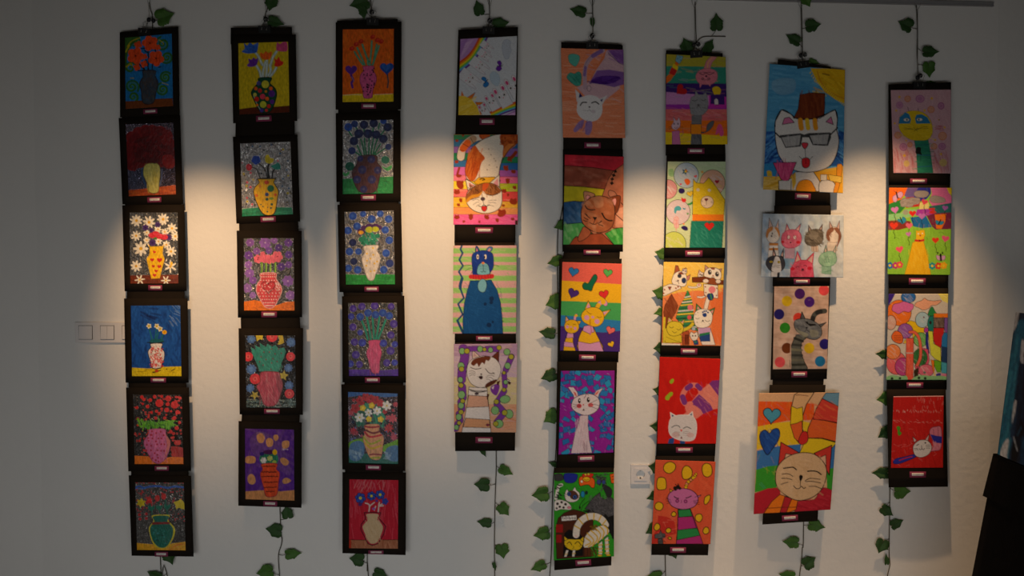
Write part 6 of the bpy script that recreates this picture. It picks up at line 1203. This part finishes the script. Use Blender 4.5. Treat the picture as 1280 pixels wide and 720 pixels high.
CLIPS = {}
per = {}
for k in ART: per.setdefault(k['col'], []).append(k)
rng = random.Random(5)
for col in sorted(per):
    items = per[col]
    for k in items:
        x0, y0, s = k['crop']
        pts = [float(t) for t in k['mount'].split()]; k['M'] = [(x0 + pts[i] / s, y0 + pts[i + 1] / s) for i in range(0, 8, 2)]
        pts = [float(t) for t in k['sheet'].split()]; k['Sc'] = [(pts[i], pts[i + 1]) for i in range(0, 8, 2)]
        k['S'] = [(x0 + a / s, y0 + b / s) for a, b in k['Sc']]
    for k, nx_ in zip(items, items[1:]):     # a card starts below the caption of the picture above it
        lb = k['crop'][1] + (k['tag'][1] + k['tag'][3] * .5) / k['crop'][2] + 1.6
        for c in (0, 1): nx_['M'][c] = (nx_['M'][c][0], max(nx_['M'][c][1], lb))
        if col > 3 and nx_['M'][0][1] - k['M'][3][1] < 6:
            for c, c2 in ((2, 1), (3, 0)): k['M'][c] = (k['M'][c][0], max(k['M'][c][1], nx_['M'][c2][1] + .8))
    for i, k in enumerate(items):
        x0, y0, s = k['crop']
        Mq = k['M']
        xl = (Mq[0][0] + Mq[3][0]) / 2; xr = (Mq[1][0] + Mq[2][0]) / 2
        bulge = .005 if col > 3 else rng.uniform(.004, .010)
        df = depth_fn(col, i, xl, xr, bulge)
        name = 'vase_painting' if col <= 3 else 'animal_drawing'
        grp = 'vase paintings on black card' if col <= 3 else 'animal drawings hung on black card'
        bx, by = (Mq[2][0] + Mq[3][0]) / 2, (Mq[2][1] + Mq[3][1]) / 2
        t = thing(name, at(bx, by, float(df(bx, by))), k['label'], 'painting' if col <= 3 else 'drawing', grp)
        card('mount_card', Mq, df, 0, .0012, M['black'], t)
        # narrower black card that carries the next picture
        if i + 1 < len(items):
            N = items[i + 1]['M']; ins = 3.2
            c = [(Mq[3][0] + ins, Mq[3][1] - 8), (Mq[2][0] - ins, Mq[2][1] - 8), (min(N[1][0], Mq[2][0] + 6) - ins, N[1][1] + 6), (max(N[0][0], Mq[3][0] - 6) + ins, N[0][1] + 6)]
            if c[2][1] - c[1][1] > 2:
                card('joining_card', c, df, -.0026, .001, M['black'], t, 8, 4)
        topc = (Mq[0], Mq[1])
        if k['top']:
            q = [float(v) for v in k['top'].split()]
            a, b = (x0 + q[0] / s, y0 + q[1] / s), (x0 + q[2] / s, y0 + q[3] / s)
            card('hanging_card', [a, b, (b[0], max(Mq[1][1] + 12, b[1] + 12)), (a[0], max(Mq[0][1] + 12, a[1] + 12))], df, -.0022, .001, M['black'], t, 8, 4)
            topc = (a, b)
        if i == 0: CLIPS[col] = (topc, df, k['label'])
        # the picture itself
        nx, ny = (100, 140) if abs(k['S'][1][0] - k['S'][0][0]) < 90 else ((140, 110) if col == 7 and i == 1 else (130, 180))
        brd = Board(k['Sc'], nx, ny); k['fn'](brd)
        pig = brd.done()
        v, q, nf, nq = sheet_arrays(k['S'], df, .0014, .0005, nx, ny, 10)
        o = np_mesh('painting' if col <= 3 else 'drawing', v, q, [M[k['kind']]], t, nq)
        colr = np.empty((len(v), 4), np.float32); colr[:, :3] = .6; colr[:, 3] = 0
        colr[:nf] = pig.reshape(-1, 4)
        at_ = o.data.color_attributes.new('pigment', 'FLOAT_COLOR', 'POINT')
        at_.data.foreach_set('color', colr.ravel())
        # caption label: maroon card, white slip, two lines of tiny print
        lx, ly, lw, lh = k['tag']
        ang = math.atan2(k['S'][2][1] - k['S'][3][1], k['S'][2][0] - k['S'][3][0])
        cx, cy = x0 + lx / s, y0 + ly / s; w, h = lw / s, lh / s
        lab = card('name_label', rot_rect(cx, cy, w, h, ang), df, .0013, .0006, M['maroon'], t, 4, 2)
        lab['label'] = 'maroon caption label with white slip'
        card('label_slip', rot_rect(cx + rng.uniform(-.3, .3), cy - .2, w * .72, h * .46, ang), df, .0017, .0003, M['white'], lab, 4, 2)
        mb = MB(); r2 = random.Random(col * 10 + i)
        for row, (wid, yy, hh) in enumerate(((.56, -.35, .9), (.16, .75, .5))):
            x = -w * wid / 2
            while x < w * wid / 2:
                gw = r2.uniform(.28, .5)
                p = [at_np(np.array(a), np.array(b), df(np.array(a), np.array(b)) - .00195) for a, b in rot_rect(cx + x * math.cos(ang), cy + yy + x * math.sin(ang) - .2, gw, hh * r2.uniform(.7, 1), ang)]
                mb.add(p, [(0, 3, 2, 1)]); x += gw + r2.uniform(.18, .4)
        mb.build('lettering', M['ink'], lab)

# ------------------------------------------------------------------ clips, cords, vines
def rail_y(px): return 6.0 - (1240 - px) * .024
TOPS = {1: (181, [(186, 24.6), (191.7, 25.7)]), 2: (331, [(332, 24)]), 3: (466, [(464.7, 15)]), 4: (611, [(612, 26)]), 5: (740, [(740.4, 44.6)]), 6: (870, [(868, 56), (873, 55.5)]), 7: (1003, [(1001, 69), (1006.2, 68.4)]), 8: (1149, [(1147, 97), (1150.5, 94.5)])}
SUB = {1: 'orange poppies painting', 2: 'five tulips painting', 3: 'orange heart painting', 4: 'white bunnies drawing', 5: 'diving cat drawing', 6: 'grey cat drawing', 7: 'sunglasses cat drawing', 8: 'yellow masked creature drawing'}
for col, ((a, b), df, lab) in CLIPS.items():
    cxp, knobs = TOPS[col]
    u = (cxp - a[0]) / (b[0] - a[0]); ty = a[1] + (b[1] - a[1]) * u
    d = float(df(cxp, ty)); ang = math.atan2(b[1] - a[1], b[0] - a[0])
    base = at(cxp, ty, d)
    t = thing('binder_clip', base, f'black binder clip with wire handles gripping the card above the {SUB[col]}', 'clip', 'binder clips on the strips')
    hw, hh = .026, .024
    R_ = Matrix.Rotation(-ang, 3, Vector((0, 1, 0)))
    prof = [(-.0025, -hh), (-.009, .004), (-.005, .006), (.007, .006), (.011, .004), (.0045, -hh), (.003, -hh), (.008, .003), (-.006, .003), (-.0012, -hh)]
    v = []
    for sx in (-hw, hw):
        for y, z in prof: v.append(base + R_ @ Vector((sx, y - .0005, z)))
    n = len(prof); f = [(i, (i + 1) % n, n + (i + 1) % n, n + i) for i in range(n)] + [tuple(range(n))[::-1], tuple(range(n, 2 * n))]
    link('clip_body', v, f, M['clip'], t)
    for sy, lean in ((-1, .5), (1, -.35)):
        mb = MB(); y = sy * .004 - .002
        pts = [(-.010, y * 1.2, -hh * .6), (-.012, y, .004), (-.007, y + sy * .004, .020), (-.009, y + sy * .006, .030), (0, y + sy * .007, .036), (.009, y + sy * .006, .030), (.007, y + sy * .004, .020), (.012, y, .004), (.010, y * 1.2, -hh * .6)]
        pts = [base + R_ @ Vector((q[0] + lean * max(0, q[2]) * .5, q[1] - (.008 if sy < 0 and q[2] < .004 else 0), q[2])) for q in pts]
        mb.tube(pts, .0009); mb.build('wire_handle', M['steel'], t, smooth=True)
    # cord from the rail
    kx, ky = knobs[0]
    top = at(kx, rail_y(kx), -.0175); kd = d + .002
    t = thing('hanging_cord', at(kx, ty, kd), f'thin forked cord with black stopper holding up the {SUB[col]}', 'cord', 'cords from the picture rail')
    mb = MB(); vx = at(kx, 9 if col < 6 else 10, -.021); vx.z = min(vx.z, top.z - .03)
    for sx in (-.012, .012): mb.tube([top + Vector((sx, 0, .0)), top.lerp(vx, .5) + Vector((sx * .8, 0, 0)), vx], .0009)
    kp = at(kx, ky, kd); mb.tube([vx, vx.lerp(kp, .5) + Vector((.001, 0, 0)), kp], .0013); mb.tube([kp, at(cxp, ty, d) + Vector((0, .002, .004))], .0011)
    mb.build('cord', M['cord'], t, smooth=True)
    for x, y in knobs:
        mb = MB(); mb.ball(at(x, y, kd), .0092 if len(knobs) == 2 else .0105, 0, 1, .7, 1.1); mb.build('stopper', M['knob'], t, smooth=True)

HALF = [(1.0, 0), (.84, .11), (.66, .26), (.50, .47), (.40, .58), (.30, .55), (.16, .55), (0, .58), (-.15, .52), (-.25, .37), (-.23, .18), (-.12, .05)]
def leaf_mesh(name, c, L, ang, join, m, parent, y, squash=1.0, fold=.25, seed=0):
    """ivy leaf: folded along the midrib, a little curled, with its stalk"""
    r = random.Random(seed)
    S = L / 1.25
    half = Board.smooth(HALF, False)
    mid = [max(-.12, min(1, p[0])) for p in half]
    def pt(x, yy):
        z = fold * abs(yy) + .12 * (x - .3) ** 2 - .10 * math.sin(6 * x + seed) * abs(yy)
        return x - .35, yy * squash, z
    ca, sa = math.cos(math.radians(ang)), math.sin(math.radians(ang))
    C0 = at(c[0], c[1], y)
    def W(x, yy):
        X, Y, Z = pt(x, yy)
        return C0 + Vector(((X * ca - Y * sa) * S, -Z * S * .8, (X * sa + Y * ca) * S))
    mb = MB()
    for sg in (1, -1):
        jit = [1 + r.uniform(-.08, .08) for _ in half]
        k = len(half)
        g = [W(x, 0) for x in mid] + [W(p[0], sg * p[1] * jit[i] * .5) for i, p in enumerate(half)] + [W(p[0], sg * p[1] * jit[i]) for i, p in enumerate(half)]
        q = [(j * k + i, j * k + i + 1, (j + 1) * k + i + 1, (j + 1) * k + i) for j in (0, 1) for i in range(k - 1)]
        off = Vector((0, .0007, 0)); n3 = len(g)
        bq = [tuple(n3 + t_ for t_ in w_[::-1]) for w_ in q]
        rim = [(2 * k + i, 2 * k + i + 1, n3 + 2 * k + i + 1, n3 + 2 * k + i) for i in range(k - 1)]
        fl_ = q + bq + rim
        mb.add(g + [v_ + off for v_ in g], fl_ if sg < 0 else [w_[::-1] for w_ in fl_])
    b0 = W(-.10, 0)
    if join:
        j = at(join[0], join[1], -.010); mdp = b0.lerp(j, .5) + Vector((0, -.002, -.003))
        mb.tube([W(.15, 0) + Vector((0, -.001, 0)), b0, mdp, j], [.0006, .0012, .0011, .0013], 5, 1)
    return mb.build(name, [m, M['stem']], parent, smooth=True)

# leaf: centre x, y, length in pixels, direction of the tip, stalk joins the stem at y (None: hidden)
VINES = {
 1: (((186.5, 3), (188, 12), (190.5, 22), (191, 60), (196, 350), (200, 690), (205, 706), (209, 720), (211, 740)),
     ((206.7, 21, 22, 20, 27, 1), (212, 695, 22, -70, 690, 0), (193, 719, 19, 150, 717, 0), (222, 731, 19, 10, 734, 0))),
 2: (((334, 2), (334, 12), (331, 22), (331, 60), (345, 400), (350, 640), (352.5, 675), (348, 694), (349.5, 722), (350, 745)),
     ((339, 5, 17, -105, 14, 0), (345, 28, 20, -15, 26, 0), (359, 640, 17, 100, 650, 0), (342.5, 662.5, 20, 170, 674, 0), (366.5, 692, 20, 5, 693.5, 1), (331.5, 715, 21, 188, 719, 1))),
 3: (((463, -2), (464, 10), (465, 22), (464, 60), (460, 400), (459, 690), (459.3, 704), (460.5, 724), (461, 745)),
     ((449.5, 4, 24, 195, 16, 0), (454, 16, 16, -80, 22, 0), (446, 699, 18, 172, 704, 0), (476, 718, 19, -20, 726, 0))),
 4: (((611, -2), (612, 14), (611.5, 26), (611, 60), (618, 400), (620.3, 566), (619.5, 605), (618.5, 640), (618, 680), (618.3, 722), (618, 745)),
     ((598, 10, 19, 105, 18, 0), (625.8, 30, 20, 12, 26, 0), (604, 565, 14, -60, 560, 0), (632.5, 588.5, 19, -28, 582, 1), (602.5, 605.5, 19, 178, 605, 0), (630, 637, 18, -50, 628, 1), (605.5, 653, 18, 172, 652.5, 0), (628, 689, 18, -80, 681, 1), (618.3, 708, 11, -75, None, 0))),
 5: (((740.5, -2), (741, 20), (740.5, 44), (735, 70), (703, 260), (697, 300), (697.5, 420), (696.5, 480), (695, 560), (691.5, 600), (690, 640), (689, 690), (687, 722), (686, 745)),
     ((722.5, 14, 20, 165, 16.5, 0), (740.6, 29, 13, -85, None, 0), (700.5, 282, 16, 200, None, 1), (694, 327, 19, 195, None, 1), (692, 378, 20, 200, None, 1), (684, 416, 20, 172, 416, 0), (686, 470, 20, 200, 466, 0), (688.5, 521.5, 20, 215, None, 1), (692, 580, 14, 160, None, 0), (675.5, 617.5, 21, 190, 614, 1), (677, 667, 20, 195, 659, 1), (673, 708, 20, 205, 703, 1))),
 6: (((869, 2), (869.5, 30), (870, 54), (866, 75), (835, 300), (830, 480), (829, 600), (831.5, 697), (832, 722), (832, 745)),
     ((895.5, 28, 21, 92, None, 0), (857.5, 57, 18, 108, 62, 0), (886, 58, 19, 60, 60, 0), (827, 317, 17, 165, None, 1), (825, 366, 19, 165, None, 1), (826, 390, 18, 195, None, 1), (825, 435, 16, 185, None, 0), (824, 488, 16, 170, None, 0), (821, 533, 18, 175, None, 0), (819, 584, 17, 170, None, 0), (818, 620, 20, 200, None, 0), (817, 661, 22, 210, None, 0), (842, 690, 17, -70, 688, 0), (818, 720, 20, 185, 713, 1))),
 7: (((1001.5, 2), (1002, 12), (1002.5, 35), (1003, 60), (1003, 90), (1004, 400), (1004.5, 655), (1003, 685), (1001.5, 705), (999.5, 720), (999, 745)),
     ((1008, 1, 16, -60, 6, 1), (1016, 32, 19, 10, 36, 0), (991.5, 49, 20, 150, 59, 0), (1018, 77.5, 14, -20, None, 1), (1020.5, 657, 21, -12, 656.5, 1), (988.5, 677.5, 20, 176, 681.5, 1), (1011.5, 702, 18, 35, 707, 0), (983.5, 719, 20, 170, 722, 1))),
 8: (((1145, 3), (1146, 16), (1147, 40), (1146.5, 65), (1147.5, 92), (1146, 130), (1122, 400), (1113, 560), (1112.5, 610), (1112, 650), (1111.5, 690), (1112.5, 706), (1109.5, 720), (1109, 745)),
     ((1131.5, 31, 18, 155, 36, 0), (1163, 65, 20, 2, 60, 0), (1161, 87, 19, -85, 81, 1), (1163, 104, 13, 10, None, 1), (1103.5, 443, 18, 175, None, 0), (1106, 498, 20, 190, None, 1), (1106, 541, 20, 215, None, 0), (1100.5, 591, 21, 180, None, 0), (1127.5, 614, 20, 0, 610, 1), (1108.5, 639, 18, -35, 627, 0), (1121, 654, 17, 28, 649, 0), (1101.5, 682.5, 18, 250, 673, 0), (1107.8, 699, 14, 95, 697, 0))),
}
WHERE = {1: 'behind the strip topped by orange poppies', 2: 'behind the strip topped by five tulips', 3: 'behind the strip topped by the orange heart painting', 4: 'behind the strip topped by white bunnies', 5: 'behind the strip topped by the diving cat', 6: 'behind the strip topped by the grey cat on stripes', 7: 'behind the strip topped by the cat in sunglasses', 8: 'behind the strip topped by the masked yellow creature'}
for col, (stem, leaves) in VINES.items():
    t = thing('ivy_garland', at(stem[-1][0], stem[-1][1], -.01), f'artificial ivy garland hanging {WHERE[col]}', 'garland', 'ivy garlands on the wall')
    path = Board.smooth(list(stem), False)
    mb = MB(); mb.tube([at(x, y, -.010) for x, y in path], .0019, 6)
    if col == 6: mb.tube([at(x, y, -.012) for x, y in Board.smooth([(870, 54), (874, 49), (880, 46), (890, 45.5), (907, 45.7)], False)], .0019, 6)
    mb.build('stem', M['stem'], t, smooth=True)
    for n, (x, y, L, a, j, lt) in enumerate(leaves):
        jp = None
        if j is not None:
            jx = np.interp(j, [p[1] for p in path], [p[0] for p in path]); jp = (float(jx), j)
        if col == 6 and n == 0: jp = (889, 45.5)
        sq = .45 if L <= 14 else .82 + .16 * math.sin(n * 2.3 + col)
        leaf_mesh('leaf', (x, y), L * .00372, a, jp, M['leaf'] if lt else M['leafd'], t, -.018 - .004 * math.sin(n * 1.7), sq, .22 + .12 * math.sin(n + col), n + col * 13)

# ------------------------------------------------------------------ room
XL, XR = at(47, 360).x, at(1241, 360).x
def wallslab(name, a, b, z0, z1, th=.12):
    a, b = Vector(a), Vector(b); d = (b - a).normalized(); n = Vector((-d.y, d.x, 0))
    v = []
    for p in (a, b):
        for q in (p, p + n * th):
            for z in (z0, z1): v.append((q.x, q.y, z))
    f = [(0, 1, 5, 4), (2, 6, 7, 3), (0, 4, 6, 2), (1, 3, 7, 5), (0, 2, 3, 1), (4, 5, 7, 6)]
    return tag(link(name, v, f, M['wall'], None, (a.x, a.y, z0)), kind='structure')
HC = 2.95
wallslab('wall_back', (XL, 0, 0), (XR, 0, 0), 0, HC)
aL, aR = math.radians(14), math.radians(-6)
wallslab('wall_left', (XL - 2.2 * math.cos(aL), -2.2 * math.sin(aL), 0), (XL, 0, 0), 0, HC)
wallslab('wall_right', (XR, 0, 0), (XR + 2.2 * math.cos(aR), -2.2 * math.sin(aR), 0), 0, HC)
fl = MB(); fl.box((-5, -8, -.1), (5, .8, 0)); tag(fl.build('floor', M['floor'], None, (0, -3, 0)), kind='structure')
ce = MB(); ce.box((-5, -4.2, HC), (5, .8, HC + .1)); tag(ce.build('ceiling', M['ceil'], None, (0, -3, HC)), kind='structure')
# picture rail
r0, r1 = at(-60, rail_y(-60), -.004), at(1241, rail_y(1241), -.004)
dx = (r1 - r0); ang = math.atan2(dx.z, dx.x); Ln = dx.length
mb = MB()
mb.box((0, -.010, -.009), (Ln, .004, .010), 0, .0015); mb.box((0, -.013, -.009), (Ln, -.009, -.005), 0, .0008); mb.box((0, -.013, .006), (Ln, -.009, .010), 0, .0008)
Rm = Matrix.Rotation(-ang, 3, 'Y'); mb.v = [r0 + Rm @ v for v in mb.v]
tag(mb.build('trim_1', M['rail'], None, r0), kind='structure')

# ------------------------------------------------------------------ light switch, socket
p0, p1 = at(94.3, 402.3), at(176, 428.4)
t = thing('light_switch', Vector(((p0.x + p1.x) / 2, 0, p1.z)), 'white three-gang light switch panel on the wall at the left strip', 'switch')
mb = MB(); W_, H_ = p1.x - p0.x, p0.z - p1.z
mb.box((p0.x, -.009, p1.z), (p1.x, .001, p0.z), 0, .003); mb.build('frame', M['plastic'], t)
g = W_ / 3
for i in range(3):
    cx, cz = p0.x + g * (i + .5), (p0.z + p1.z) / 2
    mb = MB(); mb.box((cx - .031, -.0095, cz - .031), (cx + .031, -.006, cz + .031)); o = mb.build('recess', M['dark'], t); o['label'] = 'dark gap around a rocker'
    halves = ((-.029, .029),) if i == 0 else ((-.029, -.0006), (.0006, .029))
    for xa, xb in halves:
        v = [(cx + x, y, cz + z) for x in (xa, xb) for z, y in ((-.029, -.0135), (.029, -.0105), (.029, -.006), (-.029, -.006))]
        bm = MB(); bm.add(v, [(0, 3, 2, 1), (4, 5, 6, 7), (0, 1, 5, 4), (1, 2, 6, 5), (2, 3, 7, 6), (3, 0, 4, 7)]); bm.build('rocker', M['plastic'], t)
p0, p1 = at(788.3, 580), at(812.3, 605)
c = Vector(((p0.x + p1.x) / 2, 0, (p0.z + p1.z) / 2)); a = (p1.x - p0.x) / 2
t = thing('wall_socket', Vector((c.x, 0, p1.z)), 'white square wall socket beside the red white-cat drawing', 'socket')
def ring_plate(mb, ax, y0, y1, r, n=32):
    """square plate with a round hole"""
    v = []; f = []
    for k in range(n):
        th = k * math.tau / n; x, z = math.cos(th), math.sin(th); q = ax / max(abs(x), abs(z))
        v += [(c.x + x * r, y0, c.z + z * r), (c.x + x * q, y0, c.z + z * q), (c.x + x * q, y1, c.z + z * q)]
    for k in range(n):
        i, j = 3 * k, 3 * ((k + 1) % n)
        f += [(i, i + 1, j + 1, j), (i + 1, i + 2, j + 2, j + 1)]
    mb.add(v, f)
mb = MB(); ring_plate(mb, a, -.009, .001, a * .66); 
for s_ in (1,): pass
mb.build('frame', M['plastic'], t)
mb = MB(); ring_plate(mb, a * .66, -.0115, -.006, .0195)
n = 32; v = []; f = []
for k in range(n):
    th = k * math.tau / n; x, z = math.cos(th), math.sin(th)
    v += [(c.x + x * .0195, -.0115, c.z + z * .0195), (c.x + x * .0180, .004, c.z + z * .0180)]
for k in range(n): i, j = 2 * k, 2 * ((k + 1) % n); f.append((i, j, j + 1, i + 1))
f.append(tuple(2 * k + 1 for k in range(n)))
mb.add(v, f); mb.build('insert', M['plastic'], t)
for sx in (-.0095, .0095):
    mb = MB(); mb.tube([(c.x + sx, .0025, c.z + .004), (c.x + sx, .006, c.z + .004)], .0042, 12); mb.build('pin_hole', M['dark'], t)
for sz in (-1, 1):
    mb = MB(); mb.box((c.x - .003, -.010, c.z + sz * .0165 - .002), (c.x + .003, .004, c.z + sz * .0165 + .002), 0, .0005); mb.build('earth_clip', M['dark'] if sz < 0 else M['steel'], t)

# ------------------------------------------------------------------ draped table and canvas
YB = -.78
bl = at(1242.5, 567, YB)
TX0, TX1, TZ = bl.x, bl.x + .95, bl.z
t = thing('draped_table', Vector(((TX0 + TX1) / 2, YB - .35, 0)), 'black cloth-covered table at the right edge of the picture', 'table')
def skirt(z_top, z_bot, flare_bot, wave, nseg, grow=0.0, seed=0):
    """closed loop of cloth hanging from the table's rim"""
    x0, x1, y0, y1 = TX0 - grow, TX1 + grow, YB - .7 - grow, YB + grow
    per_ = []
    for (ax, ay), (bx_, by_) in (((x0, y0), (x1, y0)), ((x1, y0), (x1, y1)), ((x1, y1), (x0, y1)), ((x0, y1), (x0, y0))):
        for k in range(nseg): per_.append((ax + (bx_ - ax) * k / nseg, ay + (by_ - ay) * k / nseg))
    cx, cy = (x0 + x1) / 2, (y0 + y1) / 2; rows = 10; v = []; f = []; n = len(per_)
    for r in range(rows + 1):
        q = r / rows; z = z_top + (z_bot - z_top) * q
        for k, (x, y) in enumerate(per_):
            w = wave * q * (math.sin(k * 1.9 + seed) + .5 * math.sin(k * 3.1 + seed * 2))
            fl_ = flare_bot * q
            v.append((x + (fl_ + w) * (1 if x > cx else -1) * min(1, abs(x - cx) / (x1 - cx)) ** 3, y + (fl_ + w) * (1 if y > cy else -1) * min(1, abs(y - cy) / (y1 - cy)) ** 3, z))
    for r in range(rows):
        for k in range(n): f.append((r * n + k, r * n + (k + 1) % n, (r + 1) * n + (k + 1) % n, (r + 1) * n + k))
    return v, f, n
def flare_for(px, py): return bl.x - at(px, py, YB).x
v, f, n = skirt(TZ - .004, 0.002, flare_for(1210, 730), .006, 14, -.003, 1)
link('cloth_skirt', v, f, M['cloth'], t, smooth=True)
zo = at(1228, 622, YB).z
v, f, n = skirt(TZ, zo, flare_for(1234, 622), .003, 14, .002, 4)
f.append(tuple(range(n)))
link('cloth_topper', v, f, M['cloth'], t, smooth=True)
for lx in (TX0 + .06, TX1 - .06):
    for ly in (YB - .62, YB - .08):
        mb = MB(); mb.tube([(lx, ly, 0), (lx, ly, TZ - .03)], .02, 10); mb.build('leg', M['dark'], t)
mb = MB(); mb.box((TX0 + .01, YB - .69, TZ - .03), (TX1 - .01, YB - .01, TZ - .006)); mb.build('table_top', M['dark'], t)

# abstract canvas standing on the table, leaning back to the right
e0 = at(1254.5, 569, YB - .03); e0.z = TZ + .002
e1 = at(1277.5, 391, YB - .03)
up = (e1 - e0); Hc = up.length; up.normalize()
side = Vector((0, -1, 0))
nrm = up.cross(side)
if nrm.x > 0: nrm = -nrm
Wc = .46; TH = .022
t = thing('abstract_canvas', e0 + side * Wc / 2, 'dark blue and turquoise abstract canvas standing on the black table', 'painting')
nx, ny = 60, 90
brd = Board([(0, 0), (400, 0), (400, 600), (0, 600)], nx, ny)
p = brd; p.bg('12243c')
p.RS(60, 0, 0, 400, 600, 92, 260, 24, '0c1a30 1c3c5c 16304c', .7, 12)
p.L('22 600 24 400 30 250 40 120 48 60', 60, '1f6c8c'); p.RS(30, 2, 120, 70, 600, 92, 200, 12, '2a7c98 1a5878 3890a8', .6, 5); p.L('0 600 0 0', 10, '1c4a62')
p.P('0 0 26 0 20 60 0 90', 'b8bcc0'); p.P('60 110 90 130 80 170 95 200 70 200 62 160', 'c8ccd0', sm=1); p.P('62 370 76 360 74 420 64 450', 'd0d4d8', sm=1); p.P('20 600 34 540 60 520 62 590 70 600', 'd4d8dc', sm=1); p.P('80 560 110 420 140 450 120 600 90 600', '060c18')
p.RS(20, 90, 20, 400, 580, 70, 60, 9, 'c0c8d0 2a6c8c 0a1424', .7, 50); p.RS(26, 100, 0, 400, 600, 92, 200, 26, '1c4c70 0c1830', .5, 15)
pig = brd.done()
U, V = np.meshgrid(np.linspace(0, 1, nx + 1), np.linspace(0, 1, ny + 1))
o3 = np.array(e0 + up * Hc + nrm * TH); S3, U3 = np.array(side) * Wc, np.array(up) * -Hc
fr = (o3 + U[..., None] * S3 + V[..., None] * U3).reshape(-1, 3) + np.array(nrm) * .0006
idx = np.arange(len(fr)).reshape(ny + 1, nx + 1)
q = np.stack([idx[:-1, :-1], idx[1:, :-1], idx[1:, 1:], idx[:-1, 1:]], -1).reshape(-1, 4)
o = np_mesh('painted_face', fr, q, [M['paint']], t, len(q))
ca_ = o.data.color_attributes.new('pigment', 'FLOAT_COLOR', 'POINT'); ca_.data.foreach_set('color', pig.reshape(-1, 4).astype(np.float32).ravel())
mb = MB(); mb.tube([e0 + side * Wc / 2 + up * Hc * .7 + Vector((.008, 0, 0)), Vector((e0.x + .22, e0.y - Wc / 2, TZ + .012))], .008, 8); mb.build('prop_strut', M['dark'], t)
v = [e0 + side * (Wc * a_) + up * (Hc * b_) + nrm * (TH * c_) for a_ in (0, 1) for b_ in (0, 1) for c_ in (0, 1)]
link('stretched_canvas', v, [(0, 1, 3, 2), (4, 6, 7, 5), (0, 4, 5, 1), (2, 3, 7, 6), (0, 2, 6, 4), (1, 5, 7, 3)], M['canvas'], t)

# ------------------------------------------------------------------ light
def spot(px, pz, y, target_py, energy, size, blend, colr, rad=.03, tx=None, down=False):
    d = bpy.data.lights.new('ceiling_spot', 'SPOT'); d.energy = energy; d.spot_size = math.radians(size); d.spot_blend = blend
    d.color = colr; d.shadow_soft_size = rad
    o = bpy.data.objects.new('ceiling_spot', d); COL.objects.link(o)
    p = at(px, 360); o.location = (p.x, y, pz)
    tg = at(tx if tx else px, target_py)
    o.rotation_euler = (math.radians(down), 0, 0) if down else (Vector(tg) - o.location).to_track_quat('-Z', 'Y').to_euler()
WARM = (1.0, .62, .32)
for px, d, z, tilt, size, e in ((262, 1.25, 2.46, 46, 37, 128), (545, 1.25, 2.58, 46, 37, 132), (814, .85, 2.44, 32, 46, 110), (1086, .5, 2.46, 12, 62, 108)):
    spot(px, z, -d, 0, e, size, 1.0, WARM, .02, down=tilt)

def area(name, loc, target, sx, sy, e, colr):
    d = bpy.data.lights.new(name, 'AREA'); d.shape = 'RECTANGLE'; d.size = sx; d.size_y = sy; d.energy = e; d.color = colr
    o = bpy.data.objects.new(name, d); COL.objects.link(o); o.location = loc
    o.rotation_euler = (Vector(target) - Vector(loc)).to_track_quat('-Z', 'Y').to_euler()
    return d
area('low_daylight_fill', (-.2, -4.7, .45), (0, 0, .25), 4.0, .8, 14.5, (1.0, .985, .96)).spread = math.radians(92)  # added ambient fill, no window built; low and narrowed so the upper wall darkens

w = bpy.data.worlds.new('room_dusk'); SC.world = w; w.use_nodes = True
w.node_tree.nodes['Background'].inputs[0].default_value = (1, .9, .78, 1)
w.node_tree.nodes['Background'].inputs[1].default_value = .014

cam = bpy.data.cameras.new('camera'); cam.sensor_width = 36; cam.lens = FPX * 36 / 1280
co = bpy.data.objects.new('camera', cam); COL.objects.link(co)
co.location = (0, -CAM_D, CAM_H); co.rotation_euler = (math.radians(90) - PITCH, 0, 0)
SC.camera = co
vs = SC.view_settings
SC.display_settings.display_device = 'sRGB'
vs.view_transform = 'Standard'; vs.look = 'None'; vs.exposure = 0; vs.gamma = 1; vs.use_curve_mapping = False
